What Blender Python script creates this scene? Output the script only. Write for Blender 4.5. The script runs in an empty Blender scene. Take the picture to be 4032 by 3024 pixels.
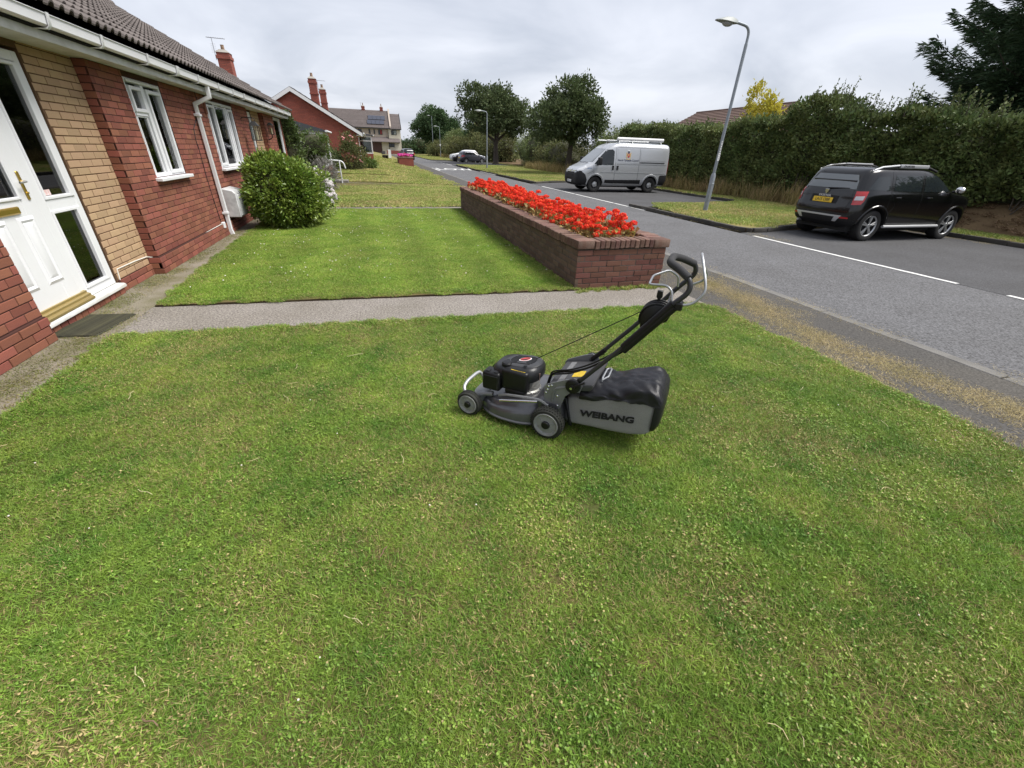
import bpy, bmesh, math, random
import numpy as np
from mathutils import Vector, Matrix, noise
from mathutils.bvhtree import BVHTree

SC = bpy.context.scene
COL = SC.collection
R = math.radians
random.seed(7)
RNG = np.random.default_rng(11)

# ------------------------------------------------------------------ camera
FPX, CX, CY, CAMH = 1637.0, 2016.0, 1512.0, 1.62
_f = Vector((-550, -935, FPX)).normalized()
_d = Vector((-101, 2925, FPX)); _d = (_d - _f * _d.dot(_f)).normalized()
_r = _d.cross(_f)
cam_d = bpy.data.cameras.new('camera'); cam = bpy.data.objects.new('camera', cam_d); COL.objects.link(cam)
cx = Vector((_r[0], _f[0], -_d[0])); cy = Vector((-_r[1], -_f[1], _d[1])); cz = Vector((-_r[2], -_f[2], _d[2]))
cam.matrix_world = Matrix(((cx[0], cy[0], cz[0], 0), (cx[1], cy[1], cz[1], 0), (cx[2], cy[2], cz[2], CAMH), (0, 0, 0, 1)))
cam_d.sensor_width = 36; cam_d.lens = FPX / 4032 * 36
cam_d.clip_start = 0.05; cam_d.clip_end = 3000
SC.camera = cam

def proj(x, y, z):
    p = Vector((x, y, z - CAMH))
    w = p.dot(-cz)
    if w < 0.05: return None
    return (CX + FPX * p.dot(cx) / w, CY - FPX * p.dot(cy) / w, w)

# ------------------------------------------------------------------ world: overcast sky
SUN_EL, SUN_AZ = R(58), R(20)          # azimuth measured from +X towards -Y
world = bpy.data.worlds.new('World'); SC.world = world; world.use_nodes = True
nt = world.node_tree; nt.nodes.clear()
out = nt.nodes.new('ShaderNodeOutputWorld'); bg = nt.nodes.new('ShaderNodeBackground')
sky = nt.nodes.new('ShaderNodeTexSky'); sky.sky_type = 'NISHITA'; sky.sun_disc = False
sky.sun_elevation = SUN_EL; sky.sun_rotation = R(90) + SUN_AZ
sky.air_density = 1.0; sky.dust_density = 3.0
tc = nt.nodes.new('ShaderNodeTexCoord')
sep = nt.nodes.new('ShaderNodeSeparateXYZ'); nt.links.new(tc.outputs['Generated'], sep.inputs[0])
# cloud deck: project the view direction on a flat layer so that clouds shrink towards the horizon
zmax = nt.nodes.new('ShaderNodeMath'); zmax.operation = 'MAXIMUM'; zmax.inputs[1].default_value = 0.0
nt.links.new(sep.outputs[2], zmax.inputs[0])
zadd = nt.nodes.new('ShaderNodeMath'); zadd.operation = 'ADD'; zadd.inputs[1].default_value = 0.22
nt.links.new(zmax.outputs[0], zadd.inputs[0])
dx = nt.nodes.new('ShaderNodeMath'); dx.operation = 'DIVIDE'; nt.links.new(sep.outputs[0], dx.inputs[0]); nt.links.new(zadd.outputs[0], dx.inputs[1])
dy = nt.nodes.new('ShaderNodeMath'); dy.operation = 'DIVIDE'; nt.links.new(sep.outputs[1], dy.inputs[0]); nt.links.new(zadd.outputs[0], dy.inputs[1])
cmb = nt.nodes.new('ShaderNodeCombineXYZ'); nt.links.new(dx.outputs[0], cmb.inputs[0]); nt.links.new(dy.outputs[0], cmb.inputs[1])
n1 = nt.nodes.new('ShaderNodeTexNoise'); n1.inputs['Scale'].default_value = 1.1; n1.inputs['Detail'].default_value = 5; n1.inputs['Roughness'].default_value = 0.5
n1.inputs['Distortion'].default_value = 0.5
nt.links.new(cmb.outputs[0], n1.inputs['Vector'])
cr = nt.nodes.new('ShaderNodeValToRGB'); nt.links.new(n1.outputs['Fac'], cr.inputs[0])
cr.color_ramp.elements[0].position = 0.30; cr.color_ramp.elements[0].color = (0.44, 0.475, 0.555, 1)
cr.color_ramp.elements[1].position = 0.66; cr.color_ramp.elements[1].color = (0.78, 0.80, 0.87, 1)
scl = nt.nodes.new('ShaderNodeVectorMath'); scl.operation = 'SCALE'; scl.inputs['Scale'].default_value = 3.1
nt.links.new(cr.outputs[0], scl.inputs[0])
mixs = nt.nodes.new('ShaderNodeMixRGB'); mixs.inputs[0].default_value = 0.93
nt.links.new(sky.outputs[0], mixs.inputs[1]); nt.links.new(scl.outputs[0], mixs.inputs[2])
nt.links.new(mixs.outputs[0], bg.inputs[0]); bg.inputs[1].default_value = 0.1
nt.links.new(bg.outputs[0], out.inputs[0])

sun_d = bpy.data.lights.new('sun', 'SUN'); sun_d.energy = 1.5; sun_d.angle = R(32); sun_d.color = (1.0, 0.965, 0.91)
sun = bpy.data.objects.new('sun', sun_d); COL.objects.link(sun)
sd = Vector((math.cos(SUN_EL) * math.cos(SUN_AZ), -math.cos(SUN_EL) * math.sin(SUN_AZ), math.sin(SUN_EL)))
sun.rotation_euler = sd.to_track_quat('Z', 'Y').to_euler()

SC.view_settings.view_transform = 'Standard'; SC.view_settings.look = 'None'
SC.view_settings.gamma = 1.0; SC.view_settings.exposure = 1.9; SC.view_settings.use_curve_mapping = False
SC.render.engine = 'CYCLES'
SC.cycles.use_denoising = True
SC.cycles.max_bounces = 8; SC.cycles.transparent_max_bounces = 12
SC.cycles.sample_clamp_indirect = 4.0

# ------------------------------------------------------------------ materials
MATS = {}
def nd(t, kind, **kw):
    n = t.nodes.new(kind)
    for k, v in kw.items():
        if k in n.inputs: n.inputs[k].default_value = v
        else: setattr(n, k, v)
    return n

def mat(name, col, rough=0.6, metal=0.0, var=0.0, vscale=6.0, col2=None, island=0.0, bump=0.0, bscale=60.0, spec=0.5, coat=0.0,
        streak=None, coords='obj', hue=0.0, trans=0.0, grain=0.0, gscale=300.0):
    """Principled material. var/col2: noise blend to col2; island: brightness spread for each piece; bump: fine relief."""
    if name in MATS: return MATS[name]
    m = bpy.data.materials.new(name); MATS[name] = m
    m.use_nodes = True; t = m.node_tree; t.nodes.clear()
    o = t.nodes.new('ShaderNodeOutputMaterial'); p = t.nodes.new('ShaderNodeBsdfPrincipled')
    p.inputs['Roughness'].default_value = rough; p.inputs['Metallic'].default_value = metal
    p.inputs['Specular IOR Level'].default_value = spec
    if coat: p.inputs['Coat Weight'].default_value = coat; p.inputs['Coat Roughness'].default_value = 0.06
    geo = t.nodes.new('ShaderNodeNewGeometry'); tcn = t.nodes.new('ShaderNodeTexCoord')
    vec = geo.outputs['Position'] if coords == 'world' else tcn.outputs['Object']
    base = t.nodes.new('ShaderNodeRGB'); base.outputs[0].default_value = (*col, 1); c = base.outputs[0]
    if col2 is not None:
        nz = nd(t, 'ShaderNodeTexNoise', Scale=vscale, Detail=6.0, Roughness=0.62); t.links.new(vec, nz.inputs['Vector'])
        mr = nd(t, 'ShaderNodeMapRange'); mr.inputs[1].default_value = 0.5 - 0.22; mr.inputs[2].default_value = 0.5 + 0.22
        mr.inputs[3].default_value = 0; mr.inputs[4].default_value = max(var, 0.001)
        t.links.new(nz.outputs['Fac'], mr.inputs[0])
        mx = t.nodes.new('ShaderNodeMixRGB'); mx.inputs[2].default_value = (*col2, 1)
        t.links.new(mr.outputs[0], mx.inputs[0]); t.links.new(c, mx.inputs[1]); c = mx.outputs[0]
    if grain:
        ng = nd(t, 'ShaderNodeTexNoise', Scale=gscale, Detail=3.0, Roughness=0.6); t.links.new(vec, ng.inputs['Vector'])
        mg = nd(t, 'ShaderNodeMapRange'); mg.inputs[1].default_value = 0.25; mg.inputs[2].default_value = 0.75
        mg.inputs[3].default_value = 1 - grain; mg.inputs[4].default_value = 1 + grain
        t.links.new(ng.outputs['Fac'], mg.inputs[0])
        hg = t.nodes.new('ShaderNodeHueSaturation'); t.links.new(mg.outputs[0], hg.inputs['Value']); t.links.new(c, hg.inputs['Color']); c = hg.outputs[0]
    if island or hue:
        oi = t.nodes.new('ShaderNodeObjectInfo')
        ad = nd(t, 'ShaderNodeMath', operation='ADD'); t.links.new(geo.outputs['Random Per Island'], ad.inputs[0]); t.links.new(oi.outputs['Random'], ad.inputs[1])
        fr = nd(t, 'ShaderNodeMath', operation='FRACT'); t.links.new(ad.outputs[0], fr.inputs[0])
        hs = t.nodes.new('ShaderNodeHueSaturation')
        mv = nd(t, 'ShaderNodeMapRange'); mv.inputs[3].default_value = 1 - island; mv.inputs[4].default_value = 1 + island
        t.links.new(fr.outputs[0], mv.inputs[0]); t.links.new(mv.outputs[0], hs.inputs['Value'])
        if hue:
            m7 = nd(t, 'ShaderNodeMath', operation='MULTIPLY'); m7.inputs[1].default_value = 7.31; t.links.new(fr.outputs[0], m7.inputs[0])
            f7 = nd(t, 'ShaderNodeMath', operation='FRACT'); t.links.new(m7.outputs[0], f7.inputs[0])
            mh = nd(t, 'ShaderNodeMapRange'); mh.inputs[3].default_value = 0.5 - hue; mh.inputs[4].default_value = 0.5 + hue
            t.links.new(f7.outputs[0], mh.inputs[0]); t.links.new(mh.outputs[0], hs.inputs['Hue'])
        t.links.new(c, hs.inputs['Color']); c = hs.outputs[0]
    t.links.new(c, p.inputs['Base Color'])
    if bump:
        nb = nd(t, 'ShaderNodeTexNoise', Scale=bscale, Detail=5.0, Roughness=0.65); t.links.new(vec, nb.inputs['Vector'])
        bp = nd(t, 'ShaderNodeBump', Strength=min(bump, 1.0), Distance=0.004); t.links.new(nb.outputs['Fac'], bp.inputs['Height'])
        t.links.new(bp.outputs[0], p.inputs['Normal'])
    sh = p.outputs[0]
    if trans:
        tr = t.nodes.new('ShaderNodeBsdfTranslucent'); t.links.new(c, tr.inputs[0])
        ms = t.nodes.new('ShaderNodeMixShader'); ms.inputs[0].default_value = trans
        t.links.new(sh, ms.inputs[1]); t.links.new(tr.outputs[0], ms.inputs[2]); sh = ms.outputs[0]
    t.links.new(sh, o.inputs[0])
    return m

def glass_mat(name, tint=(0.75, 0.8, 0.8), refl=1.0):
    """Window pane: partly clear, mirrors the sky by Fresnel."""
    if name in MATS: return MATS[name]
    m = bpy.data.materials.new(name); MATS[name] = m; m.use_nodes = True; t = m.node_tree; t.nodes.clear()
    o = t.nodes.new('ShaderNodeOutputMaterial'); tr = t.nodes.new('ShaderNodeBsdfTransparent'); tr.inputs[0].default_value = (*tint, 1)
    gl = t.nodes.new('ShaderNodeBsdfGlossy'); gl.inputs['Roughness'].default_value = 0.015
    fr = nd(t, 'ShaderNodeFresnel', IOR=1.75)
    mu = nd(t, 'ShaderNodeMath', operation='MULTIPLY'); mu.inputs[1].default_value = refl; t.links.new(fr.outputs[0], mu.inputs[0])
    ms = t.nodes.new('ShaderNodeMixShader'); t.links.new(mu.outputs[0], ms.inputs[0]); t.links.new(tr.outputs[0], ms.inputs[1]); t.links.new(gl.outputs[0], ms.inputs[2])
    t.links.new(ms.outputs[0], o.inputs[0]); return m

# ------------------------------------------------------------------ mesh helpers
class MB:
    def __init__(s): s.v = []; s.f = []; s.m = []
    def face(s, pts, m=0):
        b = len(s.v); s.v += [tuple(p) for p in pts]; s.f.append(tuple(range(b, b + len(pts)))); s.m.append(m)
    def add(s, vs, fs, m=0):
        b = len(s.v); s.v += [tuple(p) for p in vs]; s.f += [tuple(i + b for i in f) for f in fs]; s.m += [m] * len(fs)
    def box(s, x0, x1, y0, y1, z0, z1, m=0, M=None):
        vs = [Vector((x, y, z)) for x in (x0, x1) for y in (y0, y1) for z in (z0, z1)]
        if M is not None: vs = [M @ v for v in vs]
        s.add(vs, [(0, 1, 3, 2), (4, 6, 7, 5), (0, 4, 5, 1), (2, 3, 7, 6), (0, 2, 6, 4), (1, 5, 7, 3)], m)
    def prism(s, poly, a, b, fn, m=0):
        n = len(poly); vs = [fn(p[0], p[1], a) for p in poly] + [fn(p[0], p[1], b) for p in poly]
        s.add(vs, [tuple(range(n))[::-1], tuple(range(n, 2 * n))] + [(i, (i + 1) % n, n + (i + 1) % n, n + i) for i in range(n)], m)
    def tube(s, path, r, seg=8, m=0, closed=False, cap=True):
        P = [Vector(p) for p in path]; n = len(P); rings = []; up = None
        for i, p in enumerate(P):
            a = P[i - 1] if (i > 0 or closed) else p; b = P[(i + 1) % n] if (i < n - 1 or closed) else p
            t = (b - a).normalized()
            if up is None:
                up = t.orthogonal().normalized()
            else:
                up = (up - t * up.dot(t))
                up = up.normalized() if up.length > 1e-6 else t.orthogonal().normalized()
            w = t.cross(up); rr = r[i] if hasattr(r, '__len__') else r
            rings.append([p + (up * math.cos(2 * math.pi * k / seg) + w * math.sin(2 * math.pi * k / seg)) * rr for k in range(seg)])
        vs = [q for ring in rings for q in ring]; fs = []
        for i in range(n if closed else n - 1):
            j = (i + 1) % n
            fs += [(i * seg + k, i * seg + (k + 1) % seg, j * seg + (k + 1) % seg, j * seg + k) for k in range(seg)]
        if cap and not closed: fs += [tuple(range(seg))[::-1], tuple(range((n - 1) * seg, n * seg))]
        s.add(vs, fs, m)
    def lathe(s, prof, seg=24, M=None, m=0, cap=True):
        """prof: list of (radius, height) turned round local Z."""
        vs = []; fs = []; n = len(prof)
        for k in range(seg):
            a = 2 * math.pi * k / seg
            for r_, h in prof: vs.append(Vector((r_ * math.cos(a), r_ * math.sin(a), h)))
        for k in range(seg):
            j = (k + 1) % seg
            fs += [(k * n + i, j * n + i, j * n + i + 1, k * n + i + 1) for i in range(n - 1)]
        if cap:
            if prof[0][0] > 1e-6: fs.append(tuple(k * n for k in range(seg))[::-1])
            if prof[-1][0] > 1e-6: fs.append(tuple(k * n + n - 1 for k in range(seg)))
        if M is not None: vs = [M @ v for v in vs]
        s.add(vs, fs, m)
    def ball(s, c, r, seg=12, rings=8, m=0):
        rx, ry, rz = r if hasattr(r, '__len__') else (r, r, r)
        prof = [(math.sin(math.pi * i / rings), -math.cos(math.pi * i / rings)) for i in range(rings + 1)]
        s.lathe(prof, seg, Matrix.Translation(c) @ Matrix.Diagonal((rx, ry, rz, 1)), m, cap=False)
    def mesh(s, name, mats, bevel=0.0, seg=1, smooth=35.0, weld=True, recalc=True):
        me = bpy.data.meshes.new(name); me.from_pydata(s.v, [], s.f)
        mats = mats if isinstance(mats, (list, tuple)) else [mats]
        for q in mats: me.materials.append(q)
        if len(mats) > 1: me.polygons.foreach_set('material_index', s.m)
        if bevel or weld or recalc:
            b = bmesh.new(); b.from_mesh(me)
            if weld: bmesh.ops.remove_doubles(b, verts=b.verts, dist=1e-5)
            if recalc: bmesh.ops.recalc_face_normals(b, faces=b.faces)
            if bevel:
                es = [e for e in b.edges if len(e.link_faces) == 2 and e.calc_face_angle(0) > R(25)]
                bmesh.ops.bevel(b, geom=es, offset=bevel, segments=seg, profile=0.5, affect='EDGES', clamp_overlap=True)
            b.to_mesh(me); b.free()
        if smooth:
            me.polygons.foreach_set('use_smooth', [True] * len(me.polygons))
            me.set_sharp_from_angle(angle=R(smooth))
        me.update()
        return me
    def build(s, name, mats, parent=None, **kw):
        return link(name, s.mesh(name, mats, **kw), parent)

WROOT = set()        # things whose parts are modelled in world coordinates
def link(name, data, parent=None, loc=None, rz=None):
    o = bpy.data.objects.new(name, data); COL.objects.link(o)
    if parent is not None:
        o.parent = parent
        if parent.name in WROOT: o.matrix_parent_inverse = Matrix.Translation(-Vector(parent.location))
    if loc is not None: o.location = loc
    if rz is not None: o.rotation_euler = (0, 0, rz)
    return o
def tag(o, label, cat, group=None):
    o['label'] = label; o['category'] = cat
    if group: o['group'] = group
    return o
def thing(name, label, cat, loc=(0, 0, 0), rz=0.0, group=None):
    o = link(name, None, None, loc, rz); o.empty_display_size = 0.1
    return tag(o, label, cat, group)
def wthing(*a, **k):
    o = thing(*a, **k); WROOT.add(o.name); return o
def struct(o): o['kind'] = 'structure'; return o
def stuff(o): o['kind'] = 'stuff'; return o
def copy_tree(o, parent=None):
    c = o.copy(); COL.objects.link(c); c.parent = parent
    for ch in list(o.children): copy_tree(ch, c)
    return c
def boxpart(name, m, parent, x0, x1, y0, y1, z0, z1, bevel=0.0, **kw):
    b = MB(); b.box(x0, x1, y0, y1, z0, z1); return b.build(name, m, parent, bevel=bevel, **kw)
def tubepart(name, m, parent, path, r, seg=8, **kw):
    b = MB(); b.tube(path, r, seg, **kw); return b.build(name, m, parent, smooth=50)
def arc(c, r, a0, a1, n, fn):
    return [fn(c[0] + r * math.cos(R(a0 + (a1 - a0) * i / n)), c[1] + r * math.sin(R(a0 + (a1 - a0) * i / n))) for i in range(n + 1)]
def fillet(pts, r, n=4):
    """Round the inner corners of a 3-D polyline."""
    P = [Vector(p) for p in pts]; outp = [P[0]]
    for i in range(1, len(P) - 1):
        a, b, c = P[i - 1], P[i], P[i + 1]
        da = min(r, (a - b).length * .49); dc = min(r, (c - b).length * .49)
        p0 = b + (a - b).normalized() * da; p1 = b + (c - b).normalized() * dc
        for k in range(n + 1):
            t = k / n; outp.append(p0 * (1 - t) ** 2 + b * 2 * t * (1 - t) + p1 * t * t)
    return outp + [P[-1]]
def text_mesh(name, s, size, m, parent, M, extrude=0.0, shear=0.0, bold=0.0, xscale=1.0, align='CENTER'):
    cu = bpy.data.curves.new('txt', 'FONT'); cu.body = s; cu.size = size; cu.align_x = align; cu.align_y = 'CENTER'
    cu.extrude = extrude; cu.shear = shear; cu.offset = bold; cu.resolution_u = 3
    tmp = bpy.data.objects.new('txt', cu); COL.objects.link(tmp)
    dg = bpy.context.evaluated_depsgraph_get(); me = bpy.data.meshes.new_from_object(tmp.evaluated_get(dg))
    bpy.data.objects.remove(tmp); bpy.data.curves.remove(cu)
    me.name = name; me.materials.clear(); me.materials.append(m)
    me.transform(M @ Matrix.Diagonal((xscale, 1, 1, 1)))
    return link(name, me, parent)
def leaf_mesh(name, pts, dirs, size, m, aspect=0.5, fold=0.25, jit=1.0, seed=1, smooth=False):
    """One folded leaf (a diamond of two triangles) at every point, pointing roughly along dirs; numpy arrays."""
    r = np.random.default_rng(seed); n = len(pts)
    d = dirs + r.normal(0, jit, (n, 3)) * .6; d /= np.linalg.norm(d, axis=1, keepdims=True) + 1e-9
    q = r.normal(0, 1, (n, 3)); w = np.cross(d, q); w /= np.linalg.norm(w, axis=1, keepdims=True) + 1e-9
    u = np.cross(w, d)
    L = (size * (0.6 + 0.8 * r.random(n)))[:, None] if np.isscalar(size) else (size * (0.6 + 0.8 * r.random(n)))[:, None]
    a = pts; b = pts + d * L; mid = pts + d * L * .45
    c1 = mid + w * L * aspect * .5 + u * L * fold; c2 = mid - w * L * aspect * .5 + u * L * fold
    V = np.stack([a, c1, b, c2], 1).reshape(-1, 3)
    i = np.arange(n) * 4
    F = np.stack([i, i + 1, i + 2, i, i + 2, i + 3], 1).reshape(-1, 3)
    return tri_mesh(name, V, F, m, smooth)
def tri_mesh(name, V, F, m, smooth=False):
    me = bpy.data.meshes.new(name); nf = len(F); k = F.shape[1]
    me.vertices.add(len(V)); me.vertices.foreach_set('co', np.asarray(V, np.float32).ravel())
    me.loops.add(nf * k); me.loops.foreach_set('vertex_index', np.asarray(F, np.int32).ravel())
    me.polygons.add(nf); me.polygons.foreach_set('loop_start', np.arange(nf, dtype=np.int32) * k)
    me.polygons.foreach_set('loop_total', np.full(nf, k, np.int32))
    me.polygons.foreach_set('use_smooth', [bool(smooth)] * nf)
    for q in (m if isinstance(m, (list, tuple)) else [m]): me.materials.append(q)
    me.update(calc_edges=True); me.validate(); return me
def sstep(a, b, x):
    t = min(1, max(0, (x - a) / (b - a))); return t * t * (3 - 2 * t)
def pip(poly, x, y):
    """numpy point-in-polygon"""
    ins = np.zeros(len(x), bool); n = len(poly); j = n - 1
    for i in range(n):
        xi, yi = poly[i]; xj, yj = poly[j]
        c = ((yi > y) != (yj > y)) & (x < (xj - xi) * (y - yi) / (yj - yi + 1e-12) + xi)
        ins ^= c; j = i
    return ins
# ================================================================== the setting
def hL(x, y):
    """Ground rises a little towards the houses further up the street."""
    return 0.62 * sstep(19, 43, y) * sstep(3.9, -0.8, x)

m_asph = mat('road_asphalt', (0.118, 0.118, 0.123), .93, col2=(0.092, 0.091, 0.093), var=.9, vscale=.9, grain=.75, gscale=48, bump=.9, bscale=140, coords='world', spec=.3)
m_foot = mat('footway_asphalt', (0.064, 0.061, 0.058), .93, col2=(0.088, 0.08, 0.068), var=.8, vscale=1.1, grain=.6, gscale=55, bump=.8, bscale=170, coords='world', spec=.3)
m_bay = mat('bay_asphalt', (0.078, 0.078, 0.082), .95, col2=(0.055, 0.054, 0.055), var=.9, vscale=.7, grain=.6, gscale=50, bump=.8, bscale=140, coords='world', spec=.3)
m_conc = mat('path_concrete', (0.225, 0.205, 0.185), .92, col2=(0.165, 0.148, 0.125), var=.9, vscale=1.6, grain=.8, gscale=55, bump=.8, bscale=120, coords='world', spec=.25)
m_strip = mat('strip_concrete', (0.25, 0.22, 0.185), .93, col2=(0.125, 0.115, 0.06), var=1.0, vscale=2.2, grain=.4, gscale=90, bump=.7, bscale=120, coords='world', spec=.25)
m_chan = mat('edging_concrete', (0.185, 0.178, 0.165), .92, col2=(0.11, 0.106, 0.10), var=.9, vscale=5, grain=.35, gscale=120, island=.14, bump=.7, bscale=120, spec=.25)
m_kerb = mat('kerb_concrete', (0.085, 0.08, 0.072), .93, col2=(0.05, 0.046, 0.04), var=.9, vscale=4, grain=.3, gscale=90, island=.2, bump=.8, bscale=80, spec=.25)
m_soil = mat('lawn_soil', (0.05, 0.07, 0.018), .95, col2=(0.15, 0.105, 0.05), var=1, vscale=1.2, grain=.4, gscale=60, coords='world', spec=.1)
m_turfe = mat('turf_edge_soil', (0.055, 0.04, 0.025), .97, grain=.5, gscale=90, bump=1, bscale=70, coords='world', spec=.1)
m_dry = mat('verge_soil', (0.235, 0.19, 0.085), .95, col2=(0.13, 0.14, 0.04), var=1, vscale=.7, grain=.35, gscale=40, coords='world', spec=.1)
m_paint = mat('road_paint', (0.68, 0.68, 0.66), .8, col2=(0.2, 0.2, 0.2), var=.45, vscale=22, grain=.2, gscale=80, coords='world', spec=.3)
m_terr = mat('far_ground', (0.09, 0.115, 0.035), .95, col2=(0.15, 0.14, 0.05), var=1, vscale=.1, coords='world', spec=.1)

b = MB(); b.box(-700, 700, -60, 1500, -1.0, -0.32); struct(b.build('ground', m_terr, None, smooth=0))

def slab(name, poly, z1, z0, m, m_side=None, sub=0):
    b = MB(); b.prism(poly, z0, z1, lambda u, v, w: (u, v, w)); o = b.build(name, m, None, smooth=0)
    if m_side is not None:
        o.data.materials.append(m_side)
        for f in o.data.polygons:
            if abs(f.normal.z) < .5: f.material_index = 1
    return struct(o)
def sheet(name, xs, ys, hf, m, depth=.3):
    b = MB(); nx, ny = len(xs), len(ys)
    vs = [(x, y, hf(x, y)) for y in ys for x in xs] + [(x, y, hf(x, y) - depth) for y in ys for x in xs]
    N = nx * ny; fs = [(j * nx + i, j * nx + i + 1, (j + 1) * nx + i + 1, (j + 1) * nx + i) for j in range(ny - 1) for i in range(nx - 1)]
    for j in range(ny - 1):
        for i in (0, nx - 1): a = j * nx + i; fs.append((a, a + nx, N + a + nx, N + a))
    for i in range(nx - 1):
        for j in (0, ny - 1): a = j * nx + i; fs.append((a, a + 1, N + a + 1, N + a))
    b.add(vs, fs); return struct(b.build(name, m, None, smooth=60))
lin = lambda a, b, n: [a + (b - a) * i / n for i in range(n + 1)]

# road, footway, bays
slab('road', [(5.38, -14), (8.9, -14), (8.9, 190), (5.38, 190)], -.050, -.3, m_asph)
slab('footway', [(3.5, -14), (5.22, -14), (5.22, 190), (3.5, 190)], -.040, -.3, m_foot)
slab('parking_bay', [(8.9, -14), (14.72, -14), (14.72, 9.9), (8.9, 9.2)], -.046, -.3, m_bay)
slab('parking_bay', [(8.9, 13.9), (9.6, 14.8), (15.0, 15.6), (15.0, 28.3), (12.2, 28.1), (8.9, 26.4)], -.046, -.3, m_bay)
slab('parking_bay', [(8.9, 55.6), (17.5, 55.6), (17.5, 77), (8.9, 77)], -.046, -.3, m_bay)
# flush edging stones between footway and road
chan = struct(boxpart('channel_bed', m_foot, None, 5.225, 5.375, -14, 190, -.3, -.06))
em = MB(); em.box(-.072, .072, -.448, .448, -.05, 0); em = em.mesh('edging_stone', m_chan, bevel=.008)
y = -4.0; k = 0
while y < 75:
    o = link('edging_stone', em, chan, (5.3 + random.uniform(-.006, .006), y, -.036 + random.uniform(-.004, .004)), random.uniform(-.006, .006)); y += .912; k += 1
# paths
pl = lambda x: 4.518 - .0396 * (x + 2.548); pu = lambda x: 5.402 - .0573 * (x + 2.547)
slab('garden_path', [(-2.56, pl(-2.56)), (3.9, pl(3.9)), (3.9, pu(3.9)), (-2.56, pu(-2.56))], -.020, -.3, m_conc)
slab('house_strip', [(-3.6, -4), (-2.55, -4), (-2.55, 19), (-3.6, 19)], -.022, -.3, m_strip)
slab('garden_path', [(-2.55, 14.02), (3.9, 14.02), (3.9, 14.72), (-2.55, 14.72)], -.030, -.3, m_conc)
# lawns (slabs of turf, a little proud of the paths)
E1 = 3.90
def wob(pts, a=.02, step=.22, seed=0):
    """Ragged turf edge: subdivide and jitter a polygon."""
    r = random.Random(seed); q = []
    for i, p in enumerate(pts):
        n = pts[(i + 1) % len(pts)]; d = math.hypot(n[0] - p[0], n[1] - p[1]); k = max(1, int(d / step))
        for j in range(k):
            t = j / k; q.append((p[0] + (n[0] - p[0]) * t + (r.uniform(-a, a) if j else 0), p[1] + (n[1] - p[1]) * t + (r.uniform(-a, a) if j else 0)))
    return q
LAWN1 = wob([(-2.54, -3), (E1, -3), (3.88, 1.1), (3.90, 4.05), (3.72, 4.27), (3.0, pl(3.0) - .01), (-2.53, pl(-2.53) - .01)], .018, seed=1)
LAWN2 = wob([(-2.53, pu(-2.53) + .01), (2.50, pu(2.5) + .01), (2.50, 14.0), (-2.66, 14.0), (-2.66, 9.9)], .014, seed=2)
slab('lawn', LAWN1, 0, -.3, m_soil, m_turfe)
slab('lawn', LAWN2, 0, -.3, m_soil, m_turfe)
YP = [14.74, 23.6, 24.4, 28.2, 28.9, 40.2, 41.0, 47, 60, 80, 110, 185]     # lawn strips and the sunk paths between them
for i in range(0, 10, 2):
    sheet('lawn', lin(-14, 3.9, 18), lin(YP[i], YP[i + 1], max(3, int((YP[i + 1] - YP[i]) / 1.5))), lambda x, y: hL(x, y), m_dry if i > 0 else m_soil)
for i in (1, 3, 5):
    sheet('garden_path', lin(-14, 3.9, 18), [YP[i] - .02, YP[i + 1] + .02], lambda x, y: hL(x, y) - .06, m_conc)
sheet('lawn', lin(-14, 3.9, 18), lin(47.0, 185, 50), lambda x, y: hL(x, y) - .004, m_dry)
slab('back_garden', [(-60, -10), (-14, -10), (-14, 185), (-60, 185)], .3, -.3, m_terr)
# verges on the far side
VZ = .055
ISL = [(9.17, 9.30), (9.75, 9.34), (11.9, 10.05), (14.9, 10.6), (16.9, 10.6), (16.9, 16.2), (15.2, 16.4), (14.7, 15.6), (12.2, 15.35), (10.6, 15.1), (9.9, 14.5), (9.45, 13.8), (9.2, 12.5)]
VER = [(9.33, 26.6), (10.4, 27.4), (12.2, 28.15), (15.1, 28.4), (18.5, 28.4), (18.5, 55.6), (9.5, 55.6), (9.30, 53), (9.25, 40)]
BCK1 = [(14.86, -14), (19, -14), (19, 10.6), (14.86, 10.6)]
BCK2 = [(15.12, 16.3), (19, 16.1), (19, 28.4), (15.12, 28.4)]
FARV = [(8.95, 77.3), (24, 77.3), (24, 185), (8.6, 185)]
for nm, P in (('verge', ISL), ('verge', VER), ('verge', BCK1), ('verge', BCK2), ('verge', FARV)):
    slab(nm, wob(P, .02, .5, seed=5), VZ, -.3, m_dry, m_turfe)
slab('verge', [(17.5, 55.4), (30, 55.4), (30, 77.5), (17.5, 77.5)], VZ, -.3, m_dry)
slab('hedge_bank', [(16.2, -14), (32, -14), (32, 190), (18.2, 190), (18.2, 30), (16.2, 28)], .10, -.3, mat('bank_earth', (0.09, 0.062, 0.035), .97, col2=(.16, .11, .06), var=1, vscale=1.5, grain=.4, gscale=40, bump=1, bscale=20, coords='world', spec=.1))
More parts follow.
